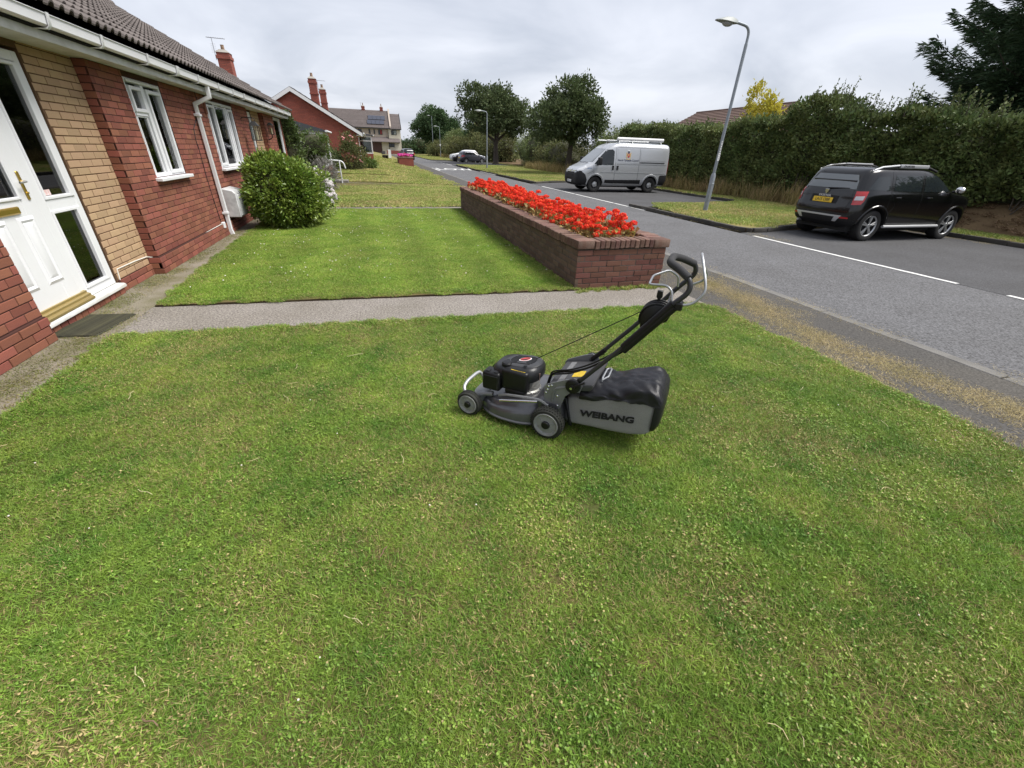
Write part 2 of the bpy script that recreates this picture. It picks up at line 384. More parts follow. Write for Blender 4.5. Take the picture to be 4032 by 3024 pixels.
# kerbs: one stone after another along each line
km = MB(); km.box(-.45, .45, -.06, .06, -.12, .0); km = km.mesh('kerb_stone', m_kerb, bevel=.018, seg=2)
def kerb(name, line, z=.062, step=.915):
    P = [Vector((p[0], p[1], 0)) for p in line]
    root = struct(boxpart(name, m_kerb, None, min(p.x for p in P), min(p.x for p in P) + .05, min(p.y for p in P), min(p.y for p in P) + .05, -.3, -.2))
    for a, c in zip(P[:-1], P[1:]):
        d = c - a; n = max(1, round(d.length / step)); an = math.atan2(d.y, d.x)
        for i in range(n):
            q = a + d * ((i + .5) / n)
            o = link('kerb_stone', km, root, (q.x + random.uniform(-.008, .008), q.y, z + random.uniform(-.012, .004)), an + random.uniform(-.012, .012)); o.scale.x = d.length / n / step
kerb('kerb', [(8.99, 14.9), (9.03, 13.2), (9.06, 11.4), (9.08, 9.6), (9.3, 9.22), (9.75, 9.24), (11.9, 9.93), (14.86, 10.5)])
kerb('kerb', [(14.80, 10.4), (14.72, -6)])
kerb('kerb', [(15.06, 16.3), (15.06, 28.3)])
kerb('kerb', [(15.06, 28.3), (12.2, 28.08), (10.4, 27.3), (9.25, 26.5), (9.18, 40), (9.24, 53), (9.4, 55.6)])
kerb('kerb', [(9.4, 55.6), (17.5, 55.6)])
kerb('kerb', [(17.5, 77.2), (8.9, 77.2), (8.9, 100), (8.6, 130)])
# painted markings
def stripe(x0, x1, y0, y1, z=-.0415, name='bay_line'):
    return slab(name, wob([(x0, y0), (x1, y0), (x1, y1), (x0, y1)], .006, .12, seed=int(y0 * 7)), z, z - .004, m_paint)
for y0, y1 in ((-1.0, 1.1), (1.7, 3.75), (4.4, 8.75), (13.75, 15.9), (16.0, 19.7), (19.8, 24.3), (56, 61), (62, 66)):
    stripe(8.86, 8.96, y0, y1)
for i, y0 in enumerate((27.0, 30.5)): pass
tm = Matrix.Translation((7.0, 44.5, -.0445)) @ Matrix.Diagonal((1.55, 5.2, 1, 1))
struct(text_mesh('road_lettering', 'SLOW', 1.0, m_paint, None, tm, extrude=.0006, bold=.012, xscale=.95))
stripe(9.0, 9.1, 35.5, 41.0, name='edge_line')
stripe(5.35, 5.5, 41, 43, name='edge_line')

# ------------------------------------------------------------------ grass
def grass_tile(name, n, rad, h, w, m, clover=0, seed=0, lean=.5, litter=0):
    r = np.random.default_rng(seed)
    a = r.random(n) * 2 * np.pi; q = np.sqrt(r.random(n)) * rad
    P = np.stack([q * np.cos(a), q * np.sin(a), np.full(n, -.004)], 1)
    t = r.random(n) * 2 * np.pi; ln = lean * (.3 + r.random(n)); hh = h * (.55 + .75 * r.random(n)); ww = w * (.7 + .6 * r.random(n))
    dv = np.stack([np.cos(t) * ln, np.sin(t) * ln, np.ones(n)], 1); sv = np.stack([-np.sin(t), np.cos(t), np.zeros(n)], 1)
    tw = r.random(n) * np.pi; sv = np.stack([np.cos(tw), np.sin(tw), np.zeros(n)], 1)
    mid = P + dv * (hh * .5)[:, None]; bend = np.stack([np.cos(t) * ln * .9, np.sin(t) * ln * .9, np.full(n, .55)], 1)
    tip = mid + bend * (hh * .62)[:, None]
    V = [P - sv * ww[:, None] / 2, P + sv * ww[:, None] / 2, mid + sv * ww[:, None] * .42, mid - sv * ww[:, None] * .42, tip]
    V = np.stack(V, 1).reshape(-1, 3); i = np.arange(n) * 5
    F = np.stack([i, i + 1, i + 2, i, i + 2, i + 3, i + 3, i + 2, i + 4], 1).reshape(-1, 3)
    if clover:
        a = r.random(clover) * 2 * np.pi; q = np.sqrt(r.random(clover)) * rad
        C = np.stack([q * np.cos(a), q * np.sin(a), h * (.5 + .5 * r.random(clover))], 1)
        for k in range(3):
            b0 = len(V); an = r.random(clover) * 6.28 + k * 2.1; s = .0034 + .0026 * r.random(clover)
            d = np.stack([np.cos(an), np.sin(an), r.normal(0, .25, clover)], 1); e = np.stack([-np.sin(an), np.cos(an), r.normal(0, .25, clover)], 1)
            Q = np.stack([C, C + d * s[:, None] + e * s[:, None] * .75, C + d * s[:, None] * 1.7, C + d * s[:, None] - e * s[:, None] * .75], 1).reshape(-1, 3)
            j = b0 + np.arange(clover) * 4
            V = np.concatenate([V, Q]); F = np.concatenate([F, np.stack([j, j + 1, j + 2, j, j + 2, j + 3], 1).reshape(-1, 3)])
    me = tri_mesh(name, V, F, m); return bpy.data.objects.new(name, me)

def grass_mat(name, A, B, DRY, dryamt=.5, dscale=.9, stripes=0.0):
    """Blade colour: lush A to paler B by patch, straw DRY in worn patches and single blades (world-space patches)."""
    m = bpy.data.materials.new(name); MATS[name] = m; m.use_nodes = True; t = m.node_tree; t.nodes.clear()
    o = t.nodes.new('ShaderNodeOutputMaterial'); p = t.nodes.new('ShaderNodeBsdfPrincipled'); p.inputs['Roughness'].default_value = .55; p.inputs['Specular IOR Level'].default_value = .35
    g = t.nodes.new('ShaderNodeNewGeometry'); pos = g.outputs['Position']
    nA = nd(t, 'ShaderNodeTexNoise', Scale=2.4, Detail=8.0, Roughness=.68); t.links.new(pos, nA.inputs['Vector'])
    nB = nd(t, 'ShaderNodeTexNoise', Scale=dscale, Detail=4.0, Roughness=.6); t.links.new(pos, nB.inputs['Vector'])
    nC = nd(t, 'ShaderNodeTexNoise', Scale=14.0, Detail=2.0); t.links.new(pos, nC.inputs['Vector'])
    mr = nd(t, 'ShaderNodeMapRange'); mr.inputs[1].default_value = .32; mr.inputs[2].default_value = .66; t.links.new(nA.outputs['Fac'], mr.inputs[0])
    mx = t.nodes.new('ShaderNodeMixRGB'); mx.inputs[1].default_value = (*A, 1); mx.inputs[2].default_value = (*B, 1); t.links.new(mr.outputs[0], mx.inputs[0])
    c = mx.outputs[0]
    # straw blades: island random against a patch threshold
    md = nd(t, 'ShaderNodeMapRange'); md.inputs[1].default_value = .42; md.inputs[2].default_value = .72; md.inputs[3].default_value = .05; md.inputs[4].default_value = dryamt
    t.links.new(nB.outputs['Fac'], md.inputs[0])
    ad = nd(t, 'ShaderNodeMath', operation='MULTIPLY_ADD'); ad.inputs[1].default_value = .35; t.links.new(nC.outputs['Fac'], ad.inputs[0]); t.links.new(g.outputs['Random Per Island'], ad.inputs[2])
    sb = nd(t, 'ShaderNodeMath', operation='SUBTRACT'); sb.inputs[1].default_value = .175; t.links.new(ad.outputs[0], sb.inputs[0])
    lt = nd(t, 'ShaderNodeMath', operation='LESS_THAN'); t.links.new(sb.outputs[0], lt.inputs[0]); t.links.new(md.outputs[0], lt.inputs[1])
    m2 = t.nodes.new('ShaderNodeMixRGB'); m2.inputs[2].default_value = (*DRY, 1); t.links.new(lt.outputs[0], m2.inputs[0]); t.links.new(c, m2.inputs[1]); c = m2.outputs[0]
    hs = t.nodes.new('ShaderNodeHueSaturation')
    f = nd(t, 'ShaderNodeMath', operation='MULTIPLY'); f.inputs[1].default_value = 17.3; t.links.new(g.outputs['Random Per Island'], f.inputs[0])
    f2 = nd(t, 'ShaderNodeMath', operation='FRACT'); t.links.new(f.outputs[0], f2.inputs[0])
    mv = nd(t, 'ShaderNodeMapRange'); mv.inputs[3].default_value = .55; mv.inputs[4].default_value = 1.45; t.links.new(f2.outputs[0], mv.inputs[0]); t.links.new(mv.outputs[0], hs.inputs['Value'])
    t.links.new(c, hs.inputs['Color']); c = hs.outputs[0]
    # broad lush and thin areas, and mown stripes running along the lawn
    nD = nd(t, 'ShaderNodeTexNoise', Scale=.55, Detail=3.0); t.links.new(pos, nD.inputs['Vector'])
    mD = nd(t, 'ShaderNodeMapRange'); mD.inputs[1].default_value = .3; mD.inputs[2].default_value = .7; mD.inputs[3].default_value = .86; mD.inputs[4].default_value = 1.16; t.links.new(nD.outputs['Fac'], mD.inputs[0])
    val = mD.outputs[0]
    if stripes:
        sx = t.nodes.new('ShaderNodeSeparateXYZ'); t.links.new(pos, sx.inputs[0])
        wb = nd(t, 'ShaderNodeMath', operation='MULTIPLY_ADD'); wb.inputs[1].default_value = .5; t.links.new(nD.outputs['Fac'], wb.inputs[0]); t.links.new(sx.outputs[0], wb.inputs[2])
        wm = nd(t, 'ShaderNodeMath', operation='MULTIPLY'); wm.inputs[1].default_value = 6.3; t.links.new(wb.outputs[0], wm.inputs[0])
        ws = nd(t, 'ShaderNodeMath', operation='SINE'); t.links.new(wm.outputs[0], ws.inputs[0])
        wa = nd(t, 'ShaderNodeMath', operation='MULTIPLY_ADD'); wa.inputs[1].default_value = stripes; wa.inputs[2].default_value = 1.0; t.links.new(ws.outputs[0], wa.inputs[0])
        wp = nd(t, 'ShaderNodeMath', operation='MULTIPLY'); t.links.new(wa.outputs[0], wp.inputs[0]); t.links.new(val, wp.inputs[1]); val = wp.outputs[0]
    h2 = t.nodes.new('ShaderNodeHueSaturation'); t.links.new(val, h2.inputs['Value']); t.links.new(c, h2.inputs['Color']); c = h2.outputs[0]
    t.links.new(c, p.inputs['Base Color'])
    tr = t.nodes.new('ShaderNodeBsdfTranslucent'); t.links.new(c, tr.inputs[0])
    ms = t.nodes.new('ShaderNodeMixShader'); ms.inputs[0].default_value = .33; t.links.new(p.outputs[0], ms.inputs[1]); t.links.new(tr.outputs[0], ms.inputs[2])
    t.links.new(ms.outputs[0], o.inputs[0]); return m

def scatter(name, label, pts, tiles, cat='grass', smin=.85, smax=1.2, seed=3):
    """A point cloud whose points carry one of the tile meshes each (geometry nodes); idx by random."""
    me = bpy.data.meshes.new(name); me.vertices.add(len(pts)); me.vertices.foreach_set('co', np.asarray(pts, np.float32).ravel()); me.update()
    for s in tiles[0].data.materials: me.materials.append(s)
    o = link(name, me); stuff(tag(o, label, cat))
    ng = bpy.data.node_groups.new(name, 'GeometryNodeTree')
    ng.interface.new_socket('Geometry', in_out='INPUT', socket_type='NodeSocketGeometry'); ng.interface.new_socket('Geometry', in_out='OUTPUT', socket_type='NodeSocketGeometry')
    gi = ng.nodes.new('NodeGroupInput'); go = ng.nodes.new('NodeGroupOutput')
    jn = ng.nodes.new('GeometryNodeJoinGeometry')
    for t in reversed(tiles):
        oi = ng.nodes.new('GeometryNodeObjectInfo'); oi.inputs['Object'].default_value = t; oi.inputs['As Instance'].default_value = True
        ng.links.new(oi.outputs['Geometry'], jn.inputs[0])
    ip = ng.nodes.new('GeometryNodeInstanceOnPoints'); ip.inputs['Pick Instance'].default_value = True
    ng.links.new(gi.outputs[0], ip.inputs['Points']); ng.links.new(jn.outputs[0], ip.inputs['Instance'])
    ri = ng.nodes.new('FunctionNodeRandomValue'); ri.data_type = 'INT'; ri.inputs[4].default_value = 0; ri.inputs[5].default_value = len(tiles) - 1; ri.inputs['Seed'].default_value = seed
    ng.links.new(ri.outputs[2], ip.inputs['Instance Index'])
    rr = ng.nodes.new('FunctionNodeRandomValue'); rr.data_type = 'FLOAT_VECTOR'; rr.inputs[0].default_value = (0, 0, 0); rr.inputs[1].default_value = (0, 0, 6.283); rr.inputs['Seed'].default_value = seed + 1
    ng.links.new(rr.outputs[0], ip.inputs['Rotation'])
    rs = ng.nodes.new('FunctionNodeRandomValue'); rs.data_type = 'FLOAT'; rs.inputs[2].default_value = smin; rs.inputs[3].default_value = smax; rs.inputs['Seed'].default_value = seed + 2
    ng.links.new(rs.outputs[1], ip.inputs['Scale'])
    ng.links.new(ip.outputs[0], go.inputs[0])
    md = o.modifiers.new('scatter', 'NODES'); md.node_group = ng
    return o
def grid_pts(poly, step, hf=lambda x, y: 0, jit=.45, margin=0.0, seed=0):
    r = np.random.default_rng(seed); P = np.array(poly); x0, y0 = P.min(0); x1, y1 = P.max(0)
    gx, gy = np.meshgrid(np.arange(x0 + step / 2, x1, step), np.arange(y0 + step / 2, y1, step)); x = gx.ravel() + r.uniform(-jit, jit, gx.size) * step; y = gy.ravel() + r.uniform(-jit, jit, gx.size) * step
    ok = pip(poly, x, y)
    if margin:
        for dx_, dy_ in ((margin, 0), (-margin, 0), (0, margin), (0, -margin)): ok &= pip(poly, x + dx_, y + dy_)
    x, y = x[ok], y[ok]
    return np.stack([x, y, np.array([hf(a, c) for a, c in zip(x, y)])], 1) if len(x) else np.zeros((0, 3))
def infront(pts, pad=700):
    keep = []
    for p in pts:
        q = proj(*p); keep.append(q is not None and -pad < q[0] < 4032 + pad and -pad < q[1] < 3024 + pad)
    return pts[np.array(keep)]

g_lush = grass_mat('grass_blades', (0.094, 0.212, 0.026), (0.270, 0.372, 0.058), (0.44, 0.35, 0.16), .48, .9)
g_lush2 = grass_mat('grass_blades_striped', (0.155, 0.285, 0.030), (0.29, 0.39, 0.064), (0.48, 0.40, 0.17), .20, .9, stripes=.08)
g_far = grass_mat('grass_blades_dry', (0.19, 0.29, 0.05), (0.36, 0.38, 0.11), (0.55, 0.43, 0.21), .75, .5)
g_verge = grass_mat('verge_blades', (0.17, 0.27, 0.05), (0.34, 0.36, 0.10), (0.52, 0.40, 0.19), .62, .45)
g_clip = grass_mat('clippings_blades', (0.30, 0.26, 0.11), (0.42, 0.34, 0.17), (0.46, 0.37, 0.20), .8, 2.0)
T1 = [grass_tile('grass_tile', 2100, .17, .023, .0029, g_lush, clover=cl, seed=40 + i, lean=1.15) for i, cl in enumerate((0, 40, 0, 0, 80))]
T1s = [grass_tile('grass_tile_striped', 1200, .17, .024, .0042, g_lush2, clover=cl, seed=45 + i, lean=1.1) for i, cl in enumerate((10, 40, 0, 20))]
T2 = [grass_tile('grass_tile_far', 420, .34, .034, .009, g_lush, seed=60 + i, lean=.8) for i in range(3)]
T3 = [grass_tile('grass_tile_dry', 420, .55, .05, .018, g_far, seed=70 + i, lean=.8) for i in range(3)]
T4 = [grass_tile('grass_tile_verge', 420, .45, .055, .014, g_verge, seed=80 + i, lean=.8) for i in range(3)]
T5 = [grass_tile('clipping_tile', 130, .20, .012, .003, g_clip, seed=90 + i, lean=2.5) for i in range(3)]
T6 = [grass_tile('tuft_tile', 90, .05, .05, .005, g_lush, seed=95 + i, lean=.7) for i in range(3)]
T1e = [grass_tile('grass_edge_tile', 150, .065, .026, .0036, g_lush, clover=4, seed=50 + i, lean=.9) for i in range(3)]
def edge_pts(poly, step, lo, hi, n=2, seed=0):
    r = random.Random(seed); out_ = []; A = sum(poly[i][0] * poly[(i + 1) % len(poly)][1] - poly[(i + 1) % len(poly)][0] * poly[i][1] for i in range(len(poly)))
    sg = 1 if A > 0 else -1
    for i, p in enumerate(poly):
        q = poly[(i + 1) % len(poly)]; d = math.hypot(q[0] - p[0], q[1] - p[1])
        if d < 1e-6: continue
        nx_, ny_ = -(q[1] - p[1]) / d * sg, (q[0] - p[0]) / d * sg
        for j in range(max(1, int(d / step))):
            for _ in range(n):
                t = (j + r.random()) * step / d; w = r.uniform(lo, hi)
                out_.append((p[0] + (q[0] - p[0]) * t + nx_ * w, p[1] + (q[1] - p[1]) * t + ny_ * w, 0))
    return np.array(out_)
scatter('lawn_grass', 'short mown green lawn grass with clover round the mower', infront(grid_pts(LAWN1, .17, margin=.155, seed=1)), T1)
scatter('lawn_edge_grass', 'ragged grass edge of the front lawn along path and footway', infront(edge_pts(LAWN1, .055, .0, .17, 3, seed=2)), T1e)
near2 = [p for p in LAWN2]
scatter('lawn_grass', 'striped green lawn grass between the house and the brick planter', infront(grid_pts(LAWN2, .17, margin=.15, seed=4)), T1s, seed=9)
scatter('lawn_edge_grass', 'ragged grass edge of the lawn beside the brick planter', infront(edge_pts(LAWN2, .07, .0, .16, 2, seed=5)), T1e, seed=11)
scatter('lawn_grass', 'patchy yellowing lawn grass beyond the second path', infront(np.concatenate([grid_pts([(-9, 14.85), (3.85, 14.85), (3.85, 23.5), (-9, 23.5)], .42, seed=6), grid_pts([(-6, 14.85), (3.85, 14.85), (3.85, 23.5), (-6, 23.5)], .5, seed=66)])), T3, seed=13)
for i, (a_, c_) in enumerate(((24.5, 28.1), (29.0, 40.1), (41.1, 70))):
    scatter('lawn_grass', ('worn strip of lawn grass before the white handrail', 'dry lawn grass in front of the rose bush', 'far dry lawn grass round the pink planter')[i],
            infront(grid_pts([(-9, a_), (3.85, a_), (3.85, c_), (-9, c_)], .5 if i < 2 else .8, hL, seed=20 + i)), T3, seed=20 + i)
vp = np.concatenate([grid_pts(q, .38, lambda x, y: VZ, margin=.2, seed=30 + k) for k, q in enumerate((ISL, VER, BCK1, BCK2))])
scatter('verge_grass', 'sun dried grass of the verges across the road', infront(vp), T4, seed=31)
scatter('verge_grass', 'far dried grass verge where the lamp posts stand', infront(grid_pts([(8.9, 77.5), (16, 77.5), (16, 130), (8.9, 130)], .8, lambda x, y: VZ)), T4, seed=33)
# dry clippings strewn along the footway, moss and litter along the house wall and paths
def band(x0, x1, y0, y1, n, z, seed, xc=None, sp=.2):
    r = np.random.default_rng(seed); y_ = r.uniform(y0, y1, n)
    x_ = r.uniform(x0, x1, n) if xc is None else xc + r.normal(0, sp, n) + .12 * np.sin(y_ * 1.7)
    return np.stack([x_, y_, np.full(n, z)], 1)
scatter('grass_clippings', 'straw coloured grass clippings drifted along the footway', infront(np.concatenate([band(0, 0, -1, 5.4, 460, -.037, 1, 4.52, .10), band(3.93, 4.04, -1, 4.2, 130, -.037, 21), band(4.3, 4.9, 3.6, 5.8, 40, -.037, 22)])), T5, cat='clippings', seed=41)
scatter('grass_clippings', 'thin straw and dry leaves caught against the kerb edging', infront(np.concatenate([band(5.2, 5.42, -1, 14, 46, -.034, 2), band(8.95, 9.3, 8, 14.5, 30, -.03, 3), band(4.0, 5.2, 4.5, 7.5, 30, -.036, 8), band(14.5, 14.75, 0, 10, 30, -.04, 9)])), T5, cat='clippings', seed=42)
scatter('grass_clippings', 'green clippings littering the concrete strip by the door', infront(np.concatenate([band(-2.95, -2.62, 2.5, 4.6, 110, -.018, 4), band(-3.04, -2.9, 4.6, 7.2, 90, -.018, 5), band(-2.98, -2.86, 7.0, 10.5, 90, -.018, 15), band(-2.9, -2.62, 4.6, 5.3, 35, -.012, 16)])),
        [grass_tile('moss_tile', 60, .16, .010, .004, grass_mat('moss_blades', (0.10, 0.13, 0.03), (0.20, 0.19, 0.06), (0.3, 0.24, 0.12), .5, 2.0), seed=97 + i, lean=2.2) for i in range(3)], cat='clippings', seed=43)
scatter('path_weeds', 'grass and weeds growing at the foot of the planter end', infront(np.concatenate([band(2.45, 3.8, 5.02, 5.13, 40, -.03, 6), band(2.38, 2.5, 5.2, 13.9, 60, 0, 7), band(-2.55, 3.5, 5.3, 5.34, 0, -.03, 8)])), T6, cat='weeds', seed=44)
# single dry straws and yellow leaves lying on the lawn
def straw_tile(nm, L, w, col, seed):
    g_ = random.Random(seed); q = MB(); q.tube([(-L / 2, 0, .022), (-L / 6, g_.uniform(-.008, .008), .026), (L / 5, g_.uniform(-.008, .008), .024), (L / 2, g_.uniform(-.01, .01), .02)], w, 4); return bpy.data.objects.new(nm, q.mesh(nm, mat('straw_' + nm, col, .8)))
r_ = np.random.default_rng(15); sp_ = np.stack([r_.uniform(-2.4, 3.8, 70), r_.uniform(.25, 4.2, 70), np.full(70, 0)], 1)
scatter('lawn_straws', 'single pale straws lying on the front lawn', sp_[pip(LAWN1, sp_[:, 0], sp_[:, 1])], [straw_tile('long_straw', .10, .0013, (.55, .48, .28), 1), straw_tile('short_straw', .055, .0012, (.50, .42, .22), 2), straw_tile('brown_twig', .05, .002, (.16, .10, .06), 3)], cat='straw', seed=52, smin=.6, smax=1.4)
# daisies and clover heads dotted over the lawn
def bloom_tile(nm, col, s):
    q = MB(); q.ball((0, 0, .03), (s, s, s * .7), 7, 4); return bpy.data.objects.new(nm, q.mesh(nm, mat(nm, col, .8)))
r_ = np.random.default_rng(5); fl = np.stack([r_.uniform(-2.4, 3.8, 60), r_.uniform(.2, 4.3, 60), np.full(60, -.008)], 1)
scatter('clover_flowers', 'tiny white clover heads dotted over the lawn', fl[pip(LAWN1, fl[:, 0], fl[:, 1])], [bloom_tile('clover_head', (0.6, 0.55, 0.5), .0042)], cat='clover', seed=50, smin=.6, smax=1.2)
fl = np.stack([r_.uniform(-2.4, 2.4, 240), r_.uniform(6, 14, 240), np.full(240, 0)], 1)
scatter('clover_flowers', 'white clover heads scattered over the lawn beside the planter', fl, [bloom_tile('clover_head_far', (0.75, 0.72, 0.66), .009)], cat='clover', seed=51, smin=.6, smax=1.2)
# ================================================================== brickwork
_BT = None
def brick_template():
    x, zt, c = .1075, .0325, .0025
    V = [(-x + c, 0, -zt + c), (x - c, 0, -zt + c), (x - c, 0, zt - c), (-x + c, 0, zt - c),
         (-x, -c, -zt), (x, -c, -zt), (x, -c, zt), (-x, -c, zt), (-x, -.045, -zt), (x, -.045, -zt), (x, -.045, zt), (-x, -.045, zt)]
    F = [(0, 1, 2, 3)] + [(i, i + 4, (i + 1) % 4 + 4, (i + 1) % 4) for i in range(4)] + [(i + 4, i + 8, (i + 1) % 4 + 8, (i + 1) % 4 + 4) for i in range(4)]
    F = [f[::-1] for f in F]
    return np.array(V), np.array(F)
BV, BF = brick_template()
_bm = {}
def brick_mesh(m):
    if m.name not in _bm: _bm[m.name] = tri_mesh('brick', BV, BF, m)
    return _bm[m.name]
class Bricks:
    """Collects the bricks of one building; the largest in the picture become objects, the rest one mesh."""
    def __init__(s): s.b = []
    def add(s, c, U, N, L, Hh, m, wall): s.b.append((Vector(c), Vector(U), Vector(N), L, Hh, m, wall))
    def wall(s, O, U, N, u0, u1, z0, z1, m, part, holes=(), L=.215, Hh=.065, j=.010, ph=0.0, jit=.0025, drop=0.0, seed=0):
        O, U, N = Vector(O), Vector(U), Vector(N); r = random.Random(seed + int(u0 * 100)); row = 0; zc = z0
        while zc + Hh <= z1 + .02:
            zt = min(zc + Hh, z1); iv = [(u0, u1)]
            for (a, b_, c, d) in holes:
                if zt > c + .004 and zc < d - .004:
                    iv = [w for (p, q) in iv for w in ((p, min(q, a)), (max(p, b_), q)) if w[1] - w[0] > .03]
            off = ph + (L + j) / 2 * (row % 2)
            for p, q in iv:
                k = math.floor((p - off) / (L + j)); x = off + k * (L + j)
                while x < q:
                    a, b_ = max(x, p), min(x + L, q)
                    if b_ - a > .035 and r.random() >= drop:
                        s.add(O + U * ((a + b_) / 2) + N * r.uniform(-jit, jit) + Vector((0, 0, (zc + zt) / 2)), U, N, b_ - a, zt - zc, m, part)
                    x += L + j
            zc += Hh + j; row += 1
    def finish(s, root, limit=300, name='brickwork'):
        sc = []
        for i, (c, U, N, L, Hh, m, w) in enumerate(s.b):
            q = proj(*c); a = 0
            if q and -40 < q[0] < 4072 and -40 < q[1] < 3064:
                v = (Vector((0, 0, CAMH)) - c); d = v.length; a = max(0, v.dot(N)) / d * L * Hh / (q[2] ** 2)
            sc.append((a, i))
        sc.sort(reverse=True); top = set(i for a, i in sc[:limit] if a > 0)
        for i in sorted(top):
            c, U, N, L, Hh, m, w = s.b[i]
            o = link('brick', brick_mesh(m), w); Z = Vector((0, 0, 1))
            M = Matrix((U, N, Z)).transposed().to_4x4(); M.translation = c
            o.matrix_local = M @ Matrix.Diagonal((L / .215, 1, Hh / .065, 1))
        rest = {}
        for i, q in enumerate(s.b):
            if i not in top: rest.setdefault((q[5].name, q[6].name), []).append(q)
        for (mn, wn), L_ in rest.items():
            V = []
            for c, U, N, L, Hh, m, w in L_:
                V.append(np.array(c) + BV[:, :1] * (L / .215) * np.array(U) + BV[:, 1:2] * np.array(N) + BV[:, 2:] * (Hh / .065) * np.array((0, 0, 1)))
            V = np.concatenate(V); F = (BF[None] + (np.arange(len(L_)) * 12)[:, None, None]).reshape(-1, 4)
            stuff(link(name, tri_mesh(name, V, F, MATS[mn]), L_[0][6]))
def wall_body(name, m, parent, fn, u0, u1, z0, z1, holes=(), th=.2, back=0.0):
    """Mortar-coloured wall body with real openings; fn(u, depth, z) -> world."""
    us = sorted({u0, u1, *[h[0] for h in holes if u0 < h[0] < u1], *[h[1] for h in holes if u0 < h[1] < u1]})
    zs = sorted({z0, z1, *[h[2] for h in holes if z0 < h[2] < z1], *[h[3] for h in holes if z0 < h[3] < z1]})
    b = MB()
    for a, c in zip(us[:-1], us[1:]):
        for d, e in zip(zs[:-1], zs[1:]):
            if any(h[0] <= (a + c) / 2 <= h[1] and h[2] <= (d + e) / 2 <= h[3] for h in holes): continue
            vs = [fn(u, w, z) for u in (a, c) for w in (back, back - th) for z in (d, e)]
            b.add(vs, [(0, 1, 3, 2), (4, 6, 7, 5), (0, 4, 5, 1), (2, 3, 7, 6), (0, 2, 6, 4), (1, 5, 7, 3)])
    return b.build(name, m, parent, smooth=0)

m_red = mat('red_brick', (0.25, 0.090, 0.057), .9, col2=(0.195, 0.078, 0.058), var=.8, vscale=9, island=.22, hue=.010, grain=.22, gscale=160, bump=.6, bscale=130, spec=.25)
m_buff = mat('buff_brick', (0.44, 0.305, 0.185), .9, col2=(0.38, 0.25, 0.15), var=.8, vscale=9, island=.11, hue=.006, grain=.16, gscale=160, bump=.55, bscale=130, spec=.25)
m_mort = mat('dark_mortar', (0.07, 0.032, 0.026), .95, grain=.3, gscale=200, bump=.6, spec=.2)
m_mort2 = mat('brown_mortar', (0.12, 0.07, 0.04), .95, grain=.3, gscale=200, bump=.6, spec=.2)
m_upvc = mat('white_upvc', (0.74, 0.75, 0.77), .32, col2=(.66, .66, .66), var=.4, vscale=3, spec=.5)
m_fasc = mat('weathered_white', (0.68, 0.68, 0.67), .5, col2=(0.30, 0.29, 0.22), var=.55, vscale=5, spec=.4)
m_tile = mat('roof_tile_concrete', (0.14, 0.122, 0.114), .93, col2=(0.105, 0.09, 0.084), var=.7, vscale=7, island=.14, grain=.25, gscale=120, bump=.7, bscale=90, spec=.25)
m_dark = mat('dark_interior', (0.012, 0.012, 0.013), .9, spec=.1)
m_curt = mat('net_curtain', (0.42, 0.46, 0.44), .9, trans=.4)
m_gold = mat('brass', (0.62, 0.43, 0.10), .32, metal=.9, col2=(.45, .3, .08), var=.4, vscale=20)
m_gold2 = mat('gold_threshold', (0.55, 0.42, 0.16), .38, metal=.75, col2=(.4, .33, .2), var=.5, vscale=30)
m_blk = mat('black_iron', (0.018, 0.018, 0.019), .5, spec=.4)
gl = glass_mat('window_glass', (0.86, 0.9, 0.88))
gl_dark = glass_mat('window_glass_dark', (0.30, 0.36, 0.35), 1.0)

# ================================================================== near bungalow terrace
H1 = wthing('brick_bungalow', 'near red and buff brick bungalow with tiled roof and white front door', 'house', (-3.2, 9.5, 0))
XR, XB = -3.0, -3.12                     # face of the red walls, face of the recessed buff panels and doors
fnR = lambda u, w, z: (XR + w, u, z); fnB = lambda u, w, z: (XB + w, u, z)
W1 = (7.775, 8.90, 1.14, 2.32); W2 = (10.88, 12.76, 1.14, 2.32); W3 = (17.5, 18.72, 1.14, 2.36)
DO = (4.40, 6.09, -.1, 2.33); D2 = (14.15, 15.06, -.1, 2.36)
wr1 = wall_body('wall', m_mort, H1, fnR, .2, 4.57, -.3, 2.40, th=.25, back=-.0045)
wr2 = wall_body('wall', m_mort, H1, fnR, 6.98, 14.12, -.3, 2.40, (W1, W2), th=.25, back=-.0045)
wr3 = wall_body('wall', m_mort, H1, fnR, 16.02, 18.95, -.3, 2.40, (W3,), th=.25, back=-.0045)
wb1 = wall_body('recessed_wall', m_mort2, H1, fnB, 4.57, 6.98, -.3, 2.42, (DO,), th=.2, back=-.0045)
wb2 = wall_body('recessed_wall', m_mort2, H1, fnB, 14.12, 16.02, -.3, 2.42, (D2,), th=.2, back=-.0045)
B1 = Bricks(); UY, NX = (0, 1, 0), (1, 0, 0)
B1.wall((XR, 0, 0), UY, NX, .2, 4.57, .215, 2.40, m_red, wr1, ph=.12)
B1.wall((XR, 0, 0), UY, NX, 6.98, 14.12, .215, 2.40, m_red, wr2, (W1, W2), ph=.08)
B1.wall((XR, 0, 0), UY, NX, 16.02, 18.95, .215, 2.40, m_red, wr3, (W3,))
B1.wall((XB, 0, 0), UY, NX, 6.10, 6.97, .125, 2.42, m_buff, wb1, ph=.05)
B1.wall((XB, 0, 0), UY, NX, 15.07, 16.01, .125, 2.42, m_buff, wb2, ph=.02)
